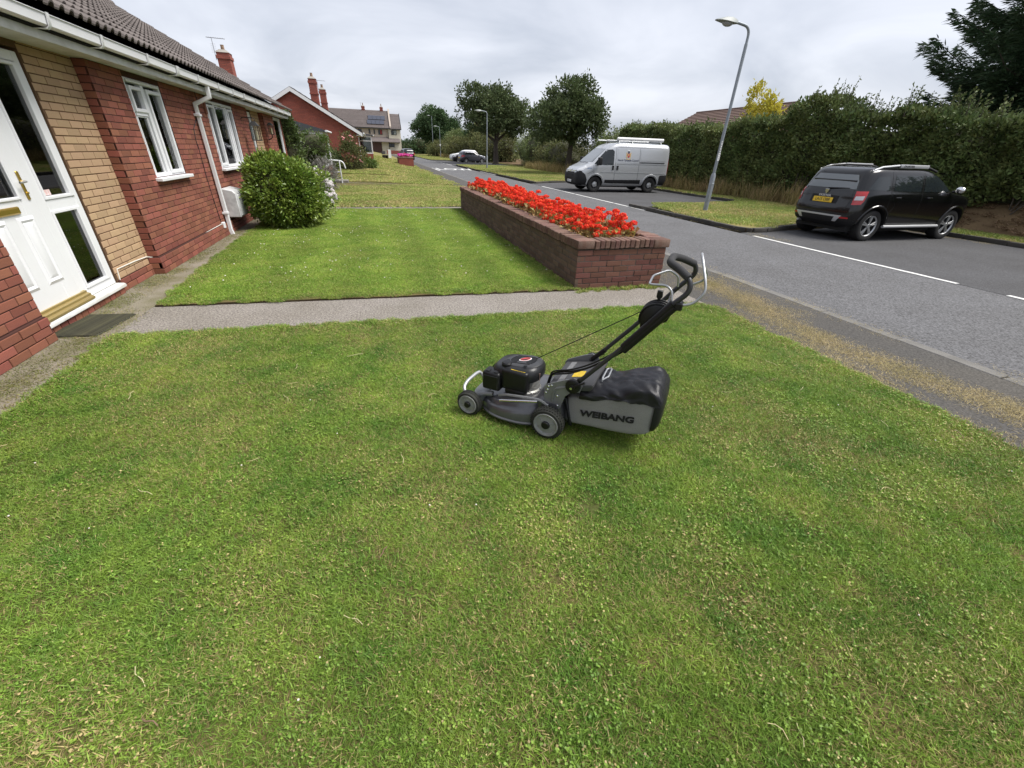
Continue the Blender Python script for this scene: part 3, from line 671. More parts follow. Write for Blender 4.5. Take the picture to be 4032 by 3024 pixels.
# plinths: two courses a little proud of the walls
for (x, a, c, w) in ((XR + .03, .2, 4.56, wr1), (XR + .03, 6.95, 14.1, wr2), (XR + .03, 16.0, 18.9, wr3), (XB + .02, 6.10, 6.95, wb1), (XB + .02, 15.07, 16.0, wb2)):
    boxpart('plinth', m_mort, H1, x - .16, x - .011, a, c, -.3, .205 if x > XB + .05 else .118)
    B1.wall((x, 0, 0), UY, NX, a, c, -.02, .205 if x > XB + .05 else .118, m_red, w, ph=.16, L=.215 if x > XB + .05 else .215)
boxpart('plinth', m_mort, H1, XB - .1, XB + .03, 4.57, 6.1, -.3, .048)
B1.wall((XB + .045, 0, 0), UY, NX, 4.60, 6.09, -.02, .045, m_red, wb1, L=.1025)
# returns of the piers, facing down the street
for yv, w in ((6.975, wr2), (16.015, wr3)):
    boxpart('pier_return', m_mort, H1, XB - .02, XR - .012, yv + .008, yv + .06, -.3, 2.40)
    B1.wall((0, yv, 0), NX, (0, -1, 0), XB - .06, XR - .002, .215, 2.40, m_red, w, L=.20, ph=.0 - .18)
    boxpart('plinth', m_mort, H1, XB - .02, XR + .018, yv - .022, yv + .05, -.3, .2)
    B1.wall((0, yv - .03, 0), NX, (0, -1, 0), XB - .03, XR + .028, -.02, .205, m_red, w, L=.20, ph=-.17)
B1.finish(H1)
# body behind the walls
boxpart('inner_walls', m_dark, H1, -11.0, -3.75, .3, 18.9, -.3, 2.5)
boxpart('gable_wall', m_mort, H1, -11.0, -3.3, 18.70, 18.93, -.3, 2.45)
EX, EZ, SL = -2.64, 2.60, .563
RX = -6.95; RZ = EZ + (EX - RX) * SL
b = MB(); b.prism([(EX - .06, EZ - .075), (RX, RZ - .06), (2 * RX - EX, EZ - .06), (2 * RX - EX, EZ - .2), (-3.1, EZ - .19), (EX - .06, EZ - .15)], .1, 18.9, lambda u, v, w: (u, w, v)); b.build('roof', m_dark, H1, smooth=0)
roof = H1.children[-1]
# double-roll concrete tiles
p_ = math.atan(SL); cs, sn = math.cos(p_), math.sin(p_)
def tile_mesh():
    TW, TL, th = .300, .405, .016
    pr = []
    for r0 in (.030, .180):
        pr += [(r0 - .028, 0)] + [(r0 + .085 * (.5 - .5 * math.cos(a)) , .040 * math.sin(a)) for a in (0, .6, 1.15, 1.57, 2.0, 2.54, math.pi)]
    pr.append((.302, 0)); n = len(pr)
    top = lambda y: [(p[0] - TW / 2, y, p[1] + th) for p in pr]; bot = [(p[0] - TW / 2, 0, p[1]) for p in pr]
    V = top(0) + top(TL) + bot; F = [(i, i + 1, n + i + 1, n + i) for i in range(n - 1)] + [(2 * n + i, 2 * n + i + 1, i + 1, i) for i in range(n - 1)]
    V += [(-TW / 2, TL, 0), (TW / 2, TL, 0)]
    F += [(2 * n, 0, n, 3 * n), (n - 1, 3 * n - 1, 3 * n + 1, 2 * n - 1)]
    return np.array(V), F
TV, TF = tile_mesh()
TF4 = np.array(TF)
tm_ = tri_mesh('roof_tile', TV, TF4, m_tile)
tilt = .085
Wd = Vector((0, 1, 0)); Sd = Vector((-cs, 0, sn)); Nd = Vector((sn, 0, cs))
Sd2 = (Sd * math.cos(tilt) - Nd * math.sin(tilt)); Nd2 = (Nd * math.cos(tilt) + Sd * math.sin(tilt))
tl = []
for r in range(15):
    for c in range(63):
        yv = .2 + .15 + c * .2985 + (0 if r % 2 == 0 else .0)
        o = Vector((EX + .045, yv + random.uniform(-.003, .003), EZ)) + Sd * (r * .332) + Nd * (.012 + random.uniform(0, .004)); tl.append(o)
sc_ = []
for i, o in enumerate(tl):
    q = proj(*(o + Sd * .2)); sc_.append((1 / q[2] ** 2 if q and -60 < q[0] < 4000 and -100 < q[1] < 3000 else 0, i))
sc_.sort(reverse=True); top = set(i for a, i in sc_[:300] if a > 0)
TR = Matrix((Wd, Sd2, Nd2)).transposed().to_4x4()
rv = []
for i, o in enumerate(tl):
    if i in top:
        q = link('roof_tile', tm_, roof); q.matrix_local = Matrix.Translation(o) @ TR
    else: rv.append(np.array(o) + TV[:, :1] * np.array(Wd) + TV[:, 1:2] * np.array(Sd2) + TV[:, 2:] * np.array(Nd2))
F_ = (TF4[None] + (np.arange(len(rv)) * len(TV))[:, None, None]).reshape(-1, 4)
stuff(link('roof_tiling', tri_mesh('roof_tiling', np.concatenate(rv), F_, m_tile), roof))
b = MB(); b.tube([(RX, .1, RZ + .02), (RX, 18.9, RZ + .02)], .12, 10); b.build('ridge', m_tile, roof)
boxpart('verge_board', m_upvc, H1, -3.0, -2.74, 18.9, 18.96, 2.38, 2.55)
# eaves
boxpart('soffit', m_fasc, H1, -3.3, -2.775, .2, 18.92, 2.388, 2.40)
boxpart('fascia', m_fasc, H1, -2.775, -2.752, .2, 18.93, 2.372, 2.565, bevel=.003)
gp = [(-2.752, 2.548), (-2.752, 2.475), (-2.735, 2.462), (-2.66, 2.462), (-2.642, 2.475), (-2.632, 2.552), (-2.622, 2.552), (-2.622, 2.558), (-2.638, 2.558), (-2.650, 2.480), (-2.664, 2.470), (-2.73, 2.470), (-2.744, 2.48), (-2.744, 2.548)]
b = MB(); b.prism(gp, .2, 18.95, lambda u, v, w: (u, w, v)); gut = b.build('gutter', m_upvc, H1, smooth=40)
for i in range(19):
    yv = .75 + i * .98 + (.1 if i % 3 else 0)
    b = MB(); b.prism([(-2.757, 2.56), (-2.757, 2.455), (-2.738, 2.450), (-2.658, 2.450), (-2.634, 2.468), (-2.622, 2.564), (-2.615, 2.564), (-2.626, 2.470), (-2.650, 2.444), (-2.757, 2.444), (-2.762, 2.56)][::-1], yv - (.02 if i % 4 else .05), yv + (.02 if i % 4 else .05), lambda u, v, w: (u, w, v)); b.build('gutter_bracket', m_upvc, gut, smooth=40)
def sq_path(name, m, parent, pts, w):
    b = MB(); P = [Vector(p) for p in pts]; rings = []
    for i, p in enumerate(P):
        t = ((P[min(i + 1, len(P) - 1)] - p).normalized() + (p - P[max(i - 1, 0)]).normalized()).normalized()
        s_ = Vector((0, 1, 0)); n_ = t.cross(s_).normalized()
        rings.append([p + s_ * a * w / 2 + n_ * c * w / 2 for a, c in ((-1, -1), (1, -1), (1, 1), (-1, 1))])
    vs = [q for r_ in rings for q in r_]; fs = [(i * 4 + k, i * 4 + (k + 1) % 4, i * 4 + 4 + (k + 1) % 4, i * 4 + 4 + k) for i in range(len(P) - 1) for k in range(4)] + [(0, 1, 2, 3), tuple(range(len(vs) - 4, len(vs)))]
    b.add(vs, fs); return b.build(name, m, parent, bevel=.006)
dp = sq_path('downpipe', m_upvc, H1, [(-2.69, 10.13, 2.47), (-2.69, 10.13, 2.30), (-2.945, 10.13, 2.19), (-2.945, 10.13, .06), (-2.925, 10.13, -.03)], .066)
for zz in (2.02, .38): boxpart('pipe_clip', m_upvc, dp, -3.0, -2.903, 10.072, 10.188, zz - .02, zz + .02, bevel=.004)

def open_room(name, m, parent, x0, x1, y0, y1, z0, z1):
    b = MB(); b.box(x0, x1, y0, y1, z0, z1); del b.f[1]; del b.m[1]
    return b.build(name, m, parent, smooth=0, recalc=False)
def window(root, X, y0, y1, z0, z1, cols, sill=True, curtain=True, name='window', glm=None):
    """cols: list of (y0, y1, [(z0, z1, opens)]) panes."""
    fr = MB(); ft = .052
    fr.box(X - .07, X, y0, y0 + ft, z0, z1); fr.box(X - .07, X, y1 - ft, y1, z0, z1)
    fr.box(X - .07, X - .0005, y0 + ft, y1 - ft, z0, z0 + ft); fr.box(X - .07, X - .0005, y0 + ft, y1 - ft, z1 - ft, z1)
    for i, (a, c, lt) in enumerate(cols):
        if i: fr.box(X - .069, X - .001, (cols[i - 1][1] + a) / 2 - .04, (cols[i - 1][1] + a) / 2 + .04, z0 + ft, z1 - ft)
        for k in range(len(lt) - 1):
            zm = (lt[k][1] + lt[k + 1][0]) / 2; fr.box(X - .068, X - .0015, a - .03, c + .03, zm - .035, zm + .035)
    w = fr.build(name, m_upvc, root, bevel=.004)
    for (a, c, lt) in cols:
        for (d, e, op) in lt:
            q = MB(); t_ = .045 if op else .018; dpz = .018 if op else -.012
            q.box(X - .05, X + dpz, a - t_, a, d - t_, e + t_); q.box(X - .05, X + dpz, c, c + t_, d - t_, e + t_)
            q.box(X - .05, X + dpz - .0006, a, c, d - t_, d); q.box(X - .05, X + dpz - .0006, a, c, e, e + t_)
            q.build('casement' if op else 'glazing_bead', m_upvc, w, bevel=.006)
            boxpart('pane', glm or gl, w, X - .040, X - .034, a - .005, c + .005, d - .005, e + .005, smooth=0)
    if sill:
        boxpart('sill', m_upvc, w, X - .05, X + .095, y0 - .05, y1 + .05, z0 - .048, z0 - .004, bevel=.006)
    boxpart('trickle_vent', m_upvc, w, X, X + .02, y0 + .06, y1 - .06, z1 - .05, z1 - .015, bevel=.004)
    open_room('room', mat('room_wall', (.16, .16, .15), .9), w, X - .75, X - .072, y0 + .002, y1 - .002, z0 + .002, z1 - .002)
    if curtain:
        b = MB(); n = 60; V = []
        for (ca, cb) in ((y0 + .07, y0 + (y1 - y0) * .38), (y1 - (y1 - y0) * .30, y1 - .07)):
            base = len(b.v); pts = [(ca + (cb - ca) * i / n) for i in range(n + 1)]
            vs = [(X - .13 + .018 * math.sin(i * 1.15) + .008 * math.sin(i * .37), p, zz) for zz in (z0 + .03, z1 - .04) for i, p in enumerate(pts)]
            b.add(vs, [(i, i + 1, n + 2 + i, n + 1 + i) for i in range(n)])
        b.build('curtain', m_curt, w, smooth=80)
    return w
window(H1, XR - .012, *W1, [(7.90, 8.185, [(1.165, 1.875, 0), (1.98, 2.19, 1)]), (8.40, 8.80, [(1.215, 2.185, 1)])])
window(H1, XR - .012, *W2, [(11.0, 11.37, [(1.225, 2.20, 1)]), (11.52, 12.18, [(1.19, 2.24, 0)]), (12.37, 12.65, [(1.225, 2.20, 1)])])
window(H1, XR - .012, *W3, [(17.62, 18.60, [(1.2, 2.28, 0)])])

# front door with sidelight
XD = -3.135
b = MB()
b.box(XD - .07, XD, 6.00, 6.075, .10, 2.30); b.box(XD - .07, XD, 5.405, 5.54, .10, 2.30); b.box(XD - .07, XD, 4.40, 4.47, .10, 2.30)
b.box(XD - .07, XD - .0006, 4.47, 5.405, 2.215, 2.30); b.box(XD - .07, XD - .0006, 5.54, 6.0, 2.215, 2.30)
b.box(XD - .07, XD - .0006, 5.54, 6.0, .10, .185); b.box(XD - .07, XD - .0006, 5.54, 6.0, .96, 1.065)
df = b.build('door_frame', m_upvc, H1, bevel=.006)
for (d, e) in ((.215, .935), (1.095, 2.18)):
    q = MB(); q.box(XD - .04, XD + .012, 5.535, 5.56, d - .03, e + .03); q.box(XD - .04, XD + .012, 5.94, 6.005, d - .03, e + .03)
    q.box(XD - .04, XD + .0113, 5.56, 5.94, d - .03, d); q.box(XD - .04, XD + .0113, 5.56, 5.94, e, e + .03); q.build('glazing_bead', m_upvc, df, bevel=.005)
    boxpart('pane', gl_dark, df, XD - .03, XD - .022, 5.55, 5.95, d - .01, e + .01, smooth=0)
boxpart('sticker', mat('sticker_white', (.7, .68, .66), .6, col2=(.6, .12, .1), var=.6, vscale=60), df, XD - .0215, XD - .0205, 5.57, 5.70, 1.10, 1.15, smooth=0)
open_room('hall', mat('hall_wall', (.06, .065, .055), .9), H1, XD - 1.4, XD - .072, 4.45, 6.05, .05, 2.32)
ld = MB(); y0, y1 = 4.47, 5.40
ld.box(XD - .05, XD + .008, y0, 4.60, .165, 2.21); ld.box(XD - .05, XD + .008, 5.20, y1, .165, 2.21)
ld.box(XD - .05, XD + .0075, 4.60, 5.20, .165, 1.12); ld.box(XD - .05, XD + .0075, 4.60, 5.20, 2.08, 2.21)
door = ld.build('door', m_upvc, H1, bevel=.005)
boxpart('pane', gl_dark, door, XD - .028, XD - .02, 4.59, 5.21, 1.11, 2.09, smooth=0)
q = MB(); q.box(XD, XD + .022, 4.575, 4.605, 1.10, 2.10); q.box(XD, XD + .022, 5.185, 5.215, 1.10, 2.10); q.box(XD, XD + .0215, 4.605, 5.185, 1.10, 1.13); q.box(XD, XD + .0215, 4.605, 5.185, 2.07, 2.10); q.build('glazing_bead', m_upvc, door, bevel=.008)
for a, c in ((4.66, 4.90), (5.03, 5.26)):
    b = MB(); X0 = XD + .008
    for (m1, m2, h0, h1_) in ((0, .028, 0, .013), (.028, .05, .013, .004), (.05, .085, .004, .016)):
        r0 = [(X0 + h0, a + m1, .36 + m1), (X0 + h0, c - m1, .36 + m1), (X0 + h0, c - m1, .965 - m1), (X0 + h0, a + m1, .965 - m1)]
        r1 = [(X0 + h1_, a + m2, .36 + m2), (X0 + h1_, c - m2, .36 + m2), (X0 + h1_, c - m2, .965 - m2), (X0 + h1_, a + m2, .965 - m2)]
        b.add(r0 + r1, [(i, (i + 1) % 4, 4 + (i + 1) % 4, 4 + i) for i in range(4)])
    b.face([(X0 + .016, a + .085, .445), (X0 + .016, c - .085, .445), (X0 + .016, c - .085, .88), (X0 + .016, a + .085, .88)])
    b.build('door_panel', m_upvc, door, smooth=20)
boxpart('letterbox', m_gold, door, XD + .008, XD + .024, 4.82, 5.12, .993, 1.055, bevel=.008)
boxpart('letter_flap', m_gold, door, XD + .024, XD + .030, 4.85, 5.09, 1.003, 1.045, bevel=.004)
hn = boxpart('door_handle', m_gold, door, XD + .008, XD + .02, 5.295, 5.33, 1.09, 1.33, bevel=.006)
tubepart('lever', mat('brushed_steel', (.6, .58, .55), .35, metal=.9), hn, fillet([(XD + .02, 5.312, 1.245), (XD + .06, 5.312, 1.245), (XD + .062, 5.21, 1.24)], .02), .009)
b = MB(); b.lathe([(.0085, 0), (.0085, .012)], 10, Matrix.Translation((XD + .02, 5.312, 1.15)) @ Matrix.Rotation(R(90), 4, 'Y')); b.build('keyhole', m_gold, hn)
b = MB(); b.prism([(XD, .19), (XD + .022, .185), (XD + .022, .165), (XD + .05, .155), (XD + .05, .135), (XD + .075, .12), (XD + .075, .102), (XD, .102)], 4.57, 5.47, lambda u, v, w: (u, w, v)); b.build('threshold', m_gold2, H1, smooth=0)
b = MB(); b.prism([(XD - .05, .098), (XD + .07, .094), (XD + .088, .085), (XD + .088, .052), (XD - .05, .052)], 4.575, 6.09, lambda u, v, w: (u, w, v)); b.build('door_sill', m_fasc, H1, bevel=.004)
# second door further along
b = MB(); b.box(XD - .06, XD, 14.16, 14.27, .05, 2.34); b.box(XD - .06, XD, 14.93, 15.05, .05, 2.34); b.box(XD - .06, XD - .001, 14.27, 14.93, 2.22, 2.34); b.box(XD - .06, XD - .001, 14.27, 14.93, .05, .45)
q = b.build('door', m_upvc, H1, bevel=.005); boxpart('pane', gl_dark, q, XD - .03, XD - .022, 14.26, 14.94, .44, 2.23, smooth=0)
open_room('hall', MATS['hall_wall'], H1, XD - .8, XD - .065, 14.15, 15.06, .05, 2.34)

# services on the wall
tubepart('cable', m_blk, H1, [(XR + .006, y_, z_) for y_, z_ in ((10.44, 2.39), (10.46, 2.3), (10.47, 2.2), (10.2, 2.0), (9.85, 1.80), (9.79, 1.62), (9.81, 1.45), (9.78, 1.03), (9.80, .6), (9.86, .22))], .006, 5)
tubepart('cable', mat('cable_white', (.7, .68, .62), .6), H1, [(XB + .006, 6.13, .10), (XB + .006, 6.16, .24), (XB + .006, 6.6, .235), (XB + .006, 6.93, .22), (XB + .06, 6.972, .20), (XR + .006, 7.03, .19), (XR + .006, 7.6, .185), (XR + .006, 8.4, .19), (XR + .006, 9.2, .205), (XR + .006, 9.85, .21)], .006, 5)
boxpart('socket_box', m_upvc, H1, XR, XR + .05, 9.84, 9.94, .13, .24, bevel=.008)
boxpart('wall_vent', m_red, H1, XR, XR + .03, 10.74, 10.83, 2.07, 2.27, bevel=.004)
mb_ = MB(); mb_.prism([(XR, .26), (XR + .24, .26), (XR + .24, .70), (XR + .19, .76), (XR, .80)], 10.40, 11.02, lambda u, v, w: (u, w, v))
mb_ = mb_.build('meter_box', mat('meter_box_white', (.66, .67, .68), .5, col2=(.06, .06, .06), var=.55, vscale=6), H1, bevel=.012)
boxpart('meter_door', mat('meter_door_white', (.70, .71, .72), .45, col2=(.08, .08, .08), var=.35, vscale=5), mb_, XR + .24, XR + .255, 10.43, 10.99, .29, .68, bevel=.006)
def aerial(parent, x, y, z, h, dirx=1, s=1.0, mm=None):
    b = MB(); b.tube([(x, y, z), (x, y, z + h)], .014 * s, 6); b.tube([(x - .25 * s, y, z + h), (x + .65 * s, y + .1, z + h)], .012 * s, 6)
    for i in range(8): xx_ = x - .2 * s + i * .11 * s; b.tube([(xx_, y - .16 * s, z + h), (xx_, y + .16 * s, z + h)], .006 * s, 5)
    for i in range(5): zz = z + h * .35 + i * .09 * s; b.tube([(x - .12 * s, y - .05, zz), (x + .12 * s, y + .05, zz + .02)], .006 * s, 5)
    return b.build('aerial', mm or mat('aerial_metal', (.16, .15, .16), .5, metal=.5), parent)
# ================================================================== long brick planter with geraniums
PX0, PX1, PY0, PY1 = 2.455, 3.80, 5.165, 13.95
PL = wthing('brick_planter', 'long raised brick planter full of red geraniums beside the footway', 'planter', (3.13, 9.5, 0))
m_pb = mat('planter_brick', (0.172, 0.084, 0.064), .92, col2=(0.12, 0.055, 0.042), var=.8, vscale=7, island=.22, hue=.012, grain=.28, gscale=140, bump=.9, bscale=90, spec=.2)
m_pw = mat('planter_brick_weathered_shaded', (0.155, 0.094, 0.070), .94, col2=(0.09, 0.075, 0.06), var=.9, vscale=6, island=.22, hue=.012, grain=.3, gscale=140, bump=.9, bscale=90, spec=.2)  # dirtier left-wall brick, with part of that side's shade painted into its colour
m_pc = mat('coping_brick', (0.135, 0.066, 0.052), .94, col2=(0.23, 0.19, 0.16), var=.5, vscale=9, island=.28, hue=.012, grain=.3, gscale=120, bump=1, bscale=60, spec=.2)
m_pm = mat('planter_mortar', (0.055, 0.045, 0.04), .95, col2=(0.20, 0.175, 0.155), var=.55, vscale=9, grain=.3, gscale=150, spec=.2)
b = MB(); b.box(PX0 + .0045, PX0 + .22, PY0 + .0045, PY1 - .005, -.3, .512); b.box(PX1 - .22, PX1 - .0045, PY0 + .0045, PY1 - .005, -.3, .512)
b.box(PX0 + .22, PX1 - .22, PY0 + .005, PY0 + .22, -.3, .511); b.box(PX0 + .22, PX1 - .22, PY1 - .22, PY1 - .0055, -.3, .511)
pw = b.build('wall', m_pm, PL, smooth=0)
BP = Bricks()
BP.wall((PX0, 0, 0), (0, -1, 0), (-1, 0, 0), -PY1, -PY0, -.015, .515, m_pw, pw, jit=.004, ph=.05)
BP.wall((0, PY0, 0), (1, 0, 0), (0, -1, 0), PX0, PX1, -.015, .515, m_pb, pw, jit=.004, ph=PX0)
BP.wall((PX1, 0, 0), (0, 1, 0), (1, 0, 0), PY0, PY1, -.015, .515, m_pb, pw, jit=.004)
BP.wall((0, PY1, 0), (-1, 0, 0), (0, 1, 0), -PX1, -PX0, -.015, .515, m_pb, pw)
BP.finish(PL, 300)
boxpart('soil', mat('planter_soil', (0.075, 0.05, 0.032), .97, col2=(.3, .22, .12), var=.6, vscale=9, grain=.4, gscale=60, bump=1, bscale=40), PL, PX0 + .2, PX1 - .2, PY0 + .2, PY1 - .2, .3, .545, smooth=0)
cmesh = MB(); cmesh.box(-.1225, .1225, -.0325, .0325, 0, .108); cmesh = cmesh.mesh('coping_brick', m_pc, bevel=.008)
cor = MB(); cor.box(-.1225, .1225, -.105, .105, 0, .110); cor = cor.mesh('coping_corner', m_pc, bevel=.014, seg=2)
def cope(me, x, y, rz): link('coping_brick', me, PL, (x, y, .521 + random.uniform(-.009, .005)), rz + random.uniform(-.035, .035))
for x in (PX0 + .095, PX1 - .095):
    cope(cor, x, PY0 + .075, 0); cope(cor, x, PY1 - .075, 0)
    y = PY0 + .075 + .105 + .045
    while y < PY1 - .2: cope(cmesh, x, y, 0); y += .0747
x = PX0 + .095 + .1225 + .044
while x < PX1 - .24: cope(cmesh, x, PY0 + .09, R(90)); cope(cmesh, x, PY1 - .09, R(90)); x += .0745
# geranium plants: leaves, stems and flower heads
m_ger = mat('geranium_red', (0.80, 0.07, 0.028), .6, island=.30, hue=.014, trans=.25, spec=.2)
m_glf = mat('geranium_leaf', (0.17, 0.20, 0.045), .65, col2=(0.42, 0.20, 0.09), var=1, vscale=9, island=.35, hue=.03, trans=.25)
m_gst = mat('geranium_stem', (0.40, 0.30, 0.12), .7)
def petals(name, P, nrm, s, m, seed):
    """Flat petals lying on a rounded head, facing outwards with some tilt."""
    g_ = np.random.default_rng(seed); n = len(P); q = nrm + g_.normal(0, .35, nrm.shape); q /= np.linalg.norm(q, axis=1, keepdims=True)
    t = np.cross(q, g_.normal(0, 1, (n, 3))); t /= np.linalg.norm(t, axis=1, keepdims=True); w = np.cross(q, t); L = (s * (.7 + .6 * g_.random(n)))[:, None]
    V = np.stack([P - t * L * .5, P + w * L * .42 + q * L * .12, P + t * L * .5, P - w * L * .42 + q * L * .12], 1).reshape(-1, 3); i = np.arange(n) * 4
    return tri_mesh(name, V, np.stack([i, i + 1, i + 2, i, i + 2, i + 3], 1).reshape(-1, 3), m)
def head_mesh(seed, r=.036, m=None, n=110):
    g_ = np.random.default_rng(seed); u = g_.random(n) * 2 * np.pi; v = 1 - 1.45 * g_.random(n); s = np.sqrt(np.maximum(0, 1 - v * v))
    d = np.stack([s * np.cos(u), s * np.sin(u), v], 1); P = d * r * np.array([1, 1, .72]) * (.82 + .25 * g_.random(n))[:, None]
    return petals('flower_head', P, d, r * .5, m or m_ger, seed)
HEADS = [head_mesh(i, .034 + .005 * (i % 3)) for i in range(5)]
def plant_mesh(seed, m=None):
    g = np.random.default_rng(seed); n = 46
    u = g.random(n) * 6.283; q = .02 + .13 * np.sqrt(g.random(n)); P = np.stack([q * np.cos(u), q * np.sin(u), .02 + .15 * g.random(n)], 1)
    d = np.stack([np.cos(u), np.sin(u), .5 * np.ones(n)], 1)
    return leaf_mesh('foliage', P, d, .055, m or m_glf, aspect=1.0, fold=.15, jit=.7, seed=seed)
FOL = [plant_mesh(100 + i) for i in range(4)]
def stems_mesh(tips):
    b = MB()
    for t in tips: b.tube([(t[0] * .2, t[1] * .2, 0), (t[0] * .6, t[1] * .6, t[2] * .6), t], .0035, 4, cap=False)
    return b.mesh('stems', m_gst, weld=False, recalc=False, smooth=60)
GP = []
for k in range(5):
    g = random.Random(200 + k); nh = (8, 9, 7, 6, 9)[k]
    tips = [(g.uniform(-.14, .14), g.uniform(-.14, .14), g.uniform(.11, .30)) for _ in range(nh)]
    GP.append((FOL[k % 4], stems_mesh(tips), tips))
glab = 'red flowering geranium plant among its neighbours in the long brick planter'
def geranium(x, y, k, s, rz, zb=.535, lab=glab, grp='geraniums in the long brick planter', heads=HEADS, rn=random):
    t = thing('geranium', lab, 'flower', (x, y, zb), rz, grp); t.scale = (s, s, s)
    fol, st, tips = GP[k]; link('foliage', fol, t); link('stems', st, t)
    for p in tips:
        h = link('flower_head', rn.choice(heads), t, p, rn.uniform(0, 6)); sc = rn.uniform(.85, 1.25); h.scale = (sc, sc, sc)
g = random.Random(5); ys = PY0 + .36; n_g = 0
while ys < PY1 - .25:
    for j in range(4):
        xg = PX0 + .36 + j * .19 + g.uniform(-.07, .07); yg = ys + g.uniform(-.1, .1)
        dens = 1.0 if ys > 6.4 else .9
        if g.random() < dens and PX0 + .27 < xg < PX1 - .27: geranium(xg, yg, g.randrange(5), g.uniform(.8, 1.2), g.uniform(0, 6.28), rn=g); n_g += 1
    ys += .215
# ================================================================== lawn mower (local x = forward, y = its left side, which faces us)
MW = thing('lawn_mower', 'grey petrol lawn mower with black engine and grey grass bag on the front lawn', 'lawn mower', (1.06, 2.231, .004), math.atan2(.660, -.751))
Q = lambda b_, l, z: (-b_, l, z)
m_deck = mat('mower_deck_paint', (0.10, 0.10, 0.107), .28, metal=.35, col2=(.06, .06, .062), var=.5, vscale=12, grain=.12, gscale=300, coat=.25)
m_mg = mat('mower_grey_paint', (0.20, 0.205, 0.21), .4, metal=.25, col2=(.12, .12, .12), var=.4, vscale=14)
m_tube = mat('handle_tube', (0.05, 0.051, 0.054), .42, metal=.5)
m_bp = mat('black_plastic', (0.006, 0.006, 0.0065), .40, spec=.35, col2=(.014, .014, .014), var=.4, vscale=30)
m_cowl = mat('engine_cowl', (0.012, 0.0125, 0.014), .36, spec=.4, col2=(.022, .022, .022), var=.5, vscale=22)
m_rub = mat('tyre_rubber', (0.009, 0.009, 0.0095), .8, col2=(.05, .055, .03), var=.35, vscale=40, bump=.4, bscale=80)
m_rim = mat('wheel_plastic_grey', (0.27, 0.275, 0.27), .5, col2=(.15, .15, .13), var=.5, vscale=18)
m_alu = mat('cast_aluminium', (0.45, 0.45, 0.44), .45, metal=.85, col2=(.25, .24, .2), var=.6, vscale=25)
m_chr = mat('chrome', (0.75, 0.75, 0.77), .14, metal=1.0)
m_sil = mat('silver_tube', (0.42, 0.43, 0.44), .35, metal=.6)
m_foam = mat('grip_foam', (0.028, 0.028, 0.030), .9, bump=.5, bscale=250)
m_bagg = mat('bag_mesh_grey', (0.25, 0.246, 0.236), .95, col2=(.19, .188, .178), var=.5, vscale=9, grain=.25, gscale=420, bump=.5, bscale=500, spec=.2)
m_bagb = mat('bag_nylon_black', (0.008, 0.008, 0.0105), .42, spec=.4, bump=.25, bscale=400)
m_yel = mat('warning_yellow', (0.72, 0.50, 0.02), .5, col2=(.15, .1, .02), var=.55, vscale=55)
m_red2 = mat('badge_red', (0.5, 0.03, 0.03), .4); m_wht = mat('badge_white', (.75, .75, .75), .4)
m_lite = mat('label_print', (0.35, 0.12, 0.07), .5, col2=(.6, .6, .58), var=.8, vscale=60)

def loft(rings, cap0=True, cap1=True):
    b = MB(); n = len(rings[0]); vs = [p for r_ in rings for p in r_]
    fs = [(i * n + k, i * n + (k + 1) % n, (i + 1) * n + (k + 1) % n, (i + 1) * n + k) for i in range(len(rings) - 1) for k in range(n)]
    if cap0: fs.append(tuple(range(n))[::-1])
    if cap1: fs.append(tuple(range((len(rings) - 1) * n, len(rings) * n)))
    b.add(vs, fs); return b
def sup(cb, cl, rx, ry, z, n=40, e=2.6, tilt=0.0, pin=None):
    r_ = []
    for k in range(n):
        a = 2 * math.pi * k / n; c, s_ = math.cos(a), math.sin(a)
        x = cb + rx * math.copysign(abs(c) ** (2 / e), c); y = cl + ry * math.copysign(abs(s_) ** (2 / e), s_)
        r_.append(Q(x, y, z + tilt * (x - cb)))
    return r_
# deck: round blade housing with a shoulder, open underneath
rg = []
for (rx, ry, z, tl, e) in ((.292, .282, .040, 0, 2.3), (.298, .288, .043, 0, 2.3), (.298, .288, .052, 0, 2.3), (.290, .278, .058, 0, 2.3), (.284, .272, .105, .05, 2.3), (.276, .262, .125, .10, 2.35), (.262, .248, .132, .13, 2.4), (.256, .240, .150, .15, 2.5), (.246, .228, .168, .16, 2.6), (.20, .19, .176, .16, 2.6), (.05, .05, .178, .16, 2.3)):
    rg.append(sup(-.285, .0, rx, ry, z, e=e, tilt=tl))
deck = loft(rg, cap0=False).build('deck', m_deck, MW, smooth=45)
loft([sup(-.285, 0, .28, .268, .05), sup(-.285, 0, .24, .23, .13)], cap0=False).build('deck_underside', m_bp, deck, smooth=45)
# front nose and rear body of the deck
loft([sup(-.56, 0, .055, .19, .075, e=4), sup(-.56, 0, .058, .2, .10, e=4), sup(-.555, 0, .052, .19, .135, e=4), sup(-.55, 0, .03, .16, .145, e=4)]).build('deck_nose', m_mg, deck, smooth=45)
loft([sup(-.02, 0, .10, .215, .06, e=5), sup(-.03, 0, .10, .215, .16, e=5), sup(-.04, 0, .095, .21, .22, e=5), sup(-.045, 0, .07, .18, .235, e=5)]).build('deck_rear', m_deck, deck, smooth=45)
b = MB(); b.tube([Q(-.585, -.25, .092), Q(-.585, .25, .092)], .014, 10); b.tube([Q(0, -.25, .11), Q(0, .25, .11)], .014, 10); b.build('axle', m_mg, MW)
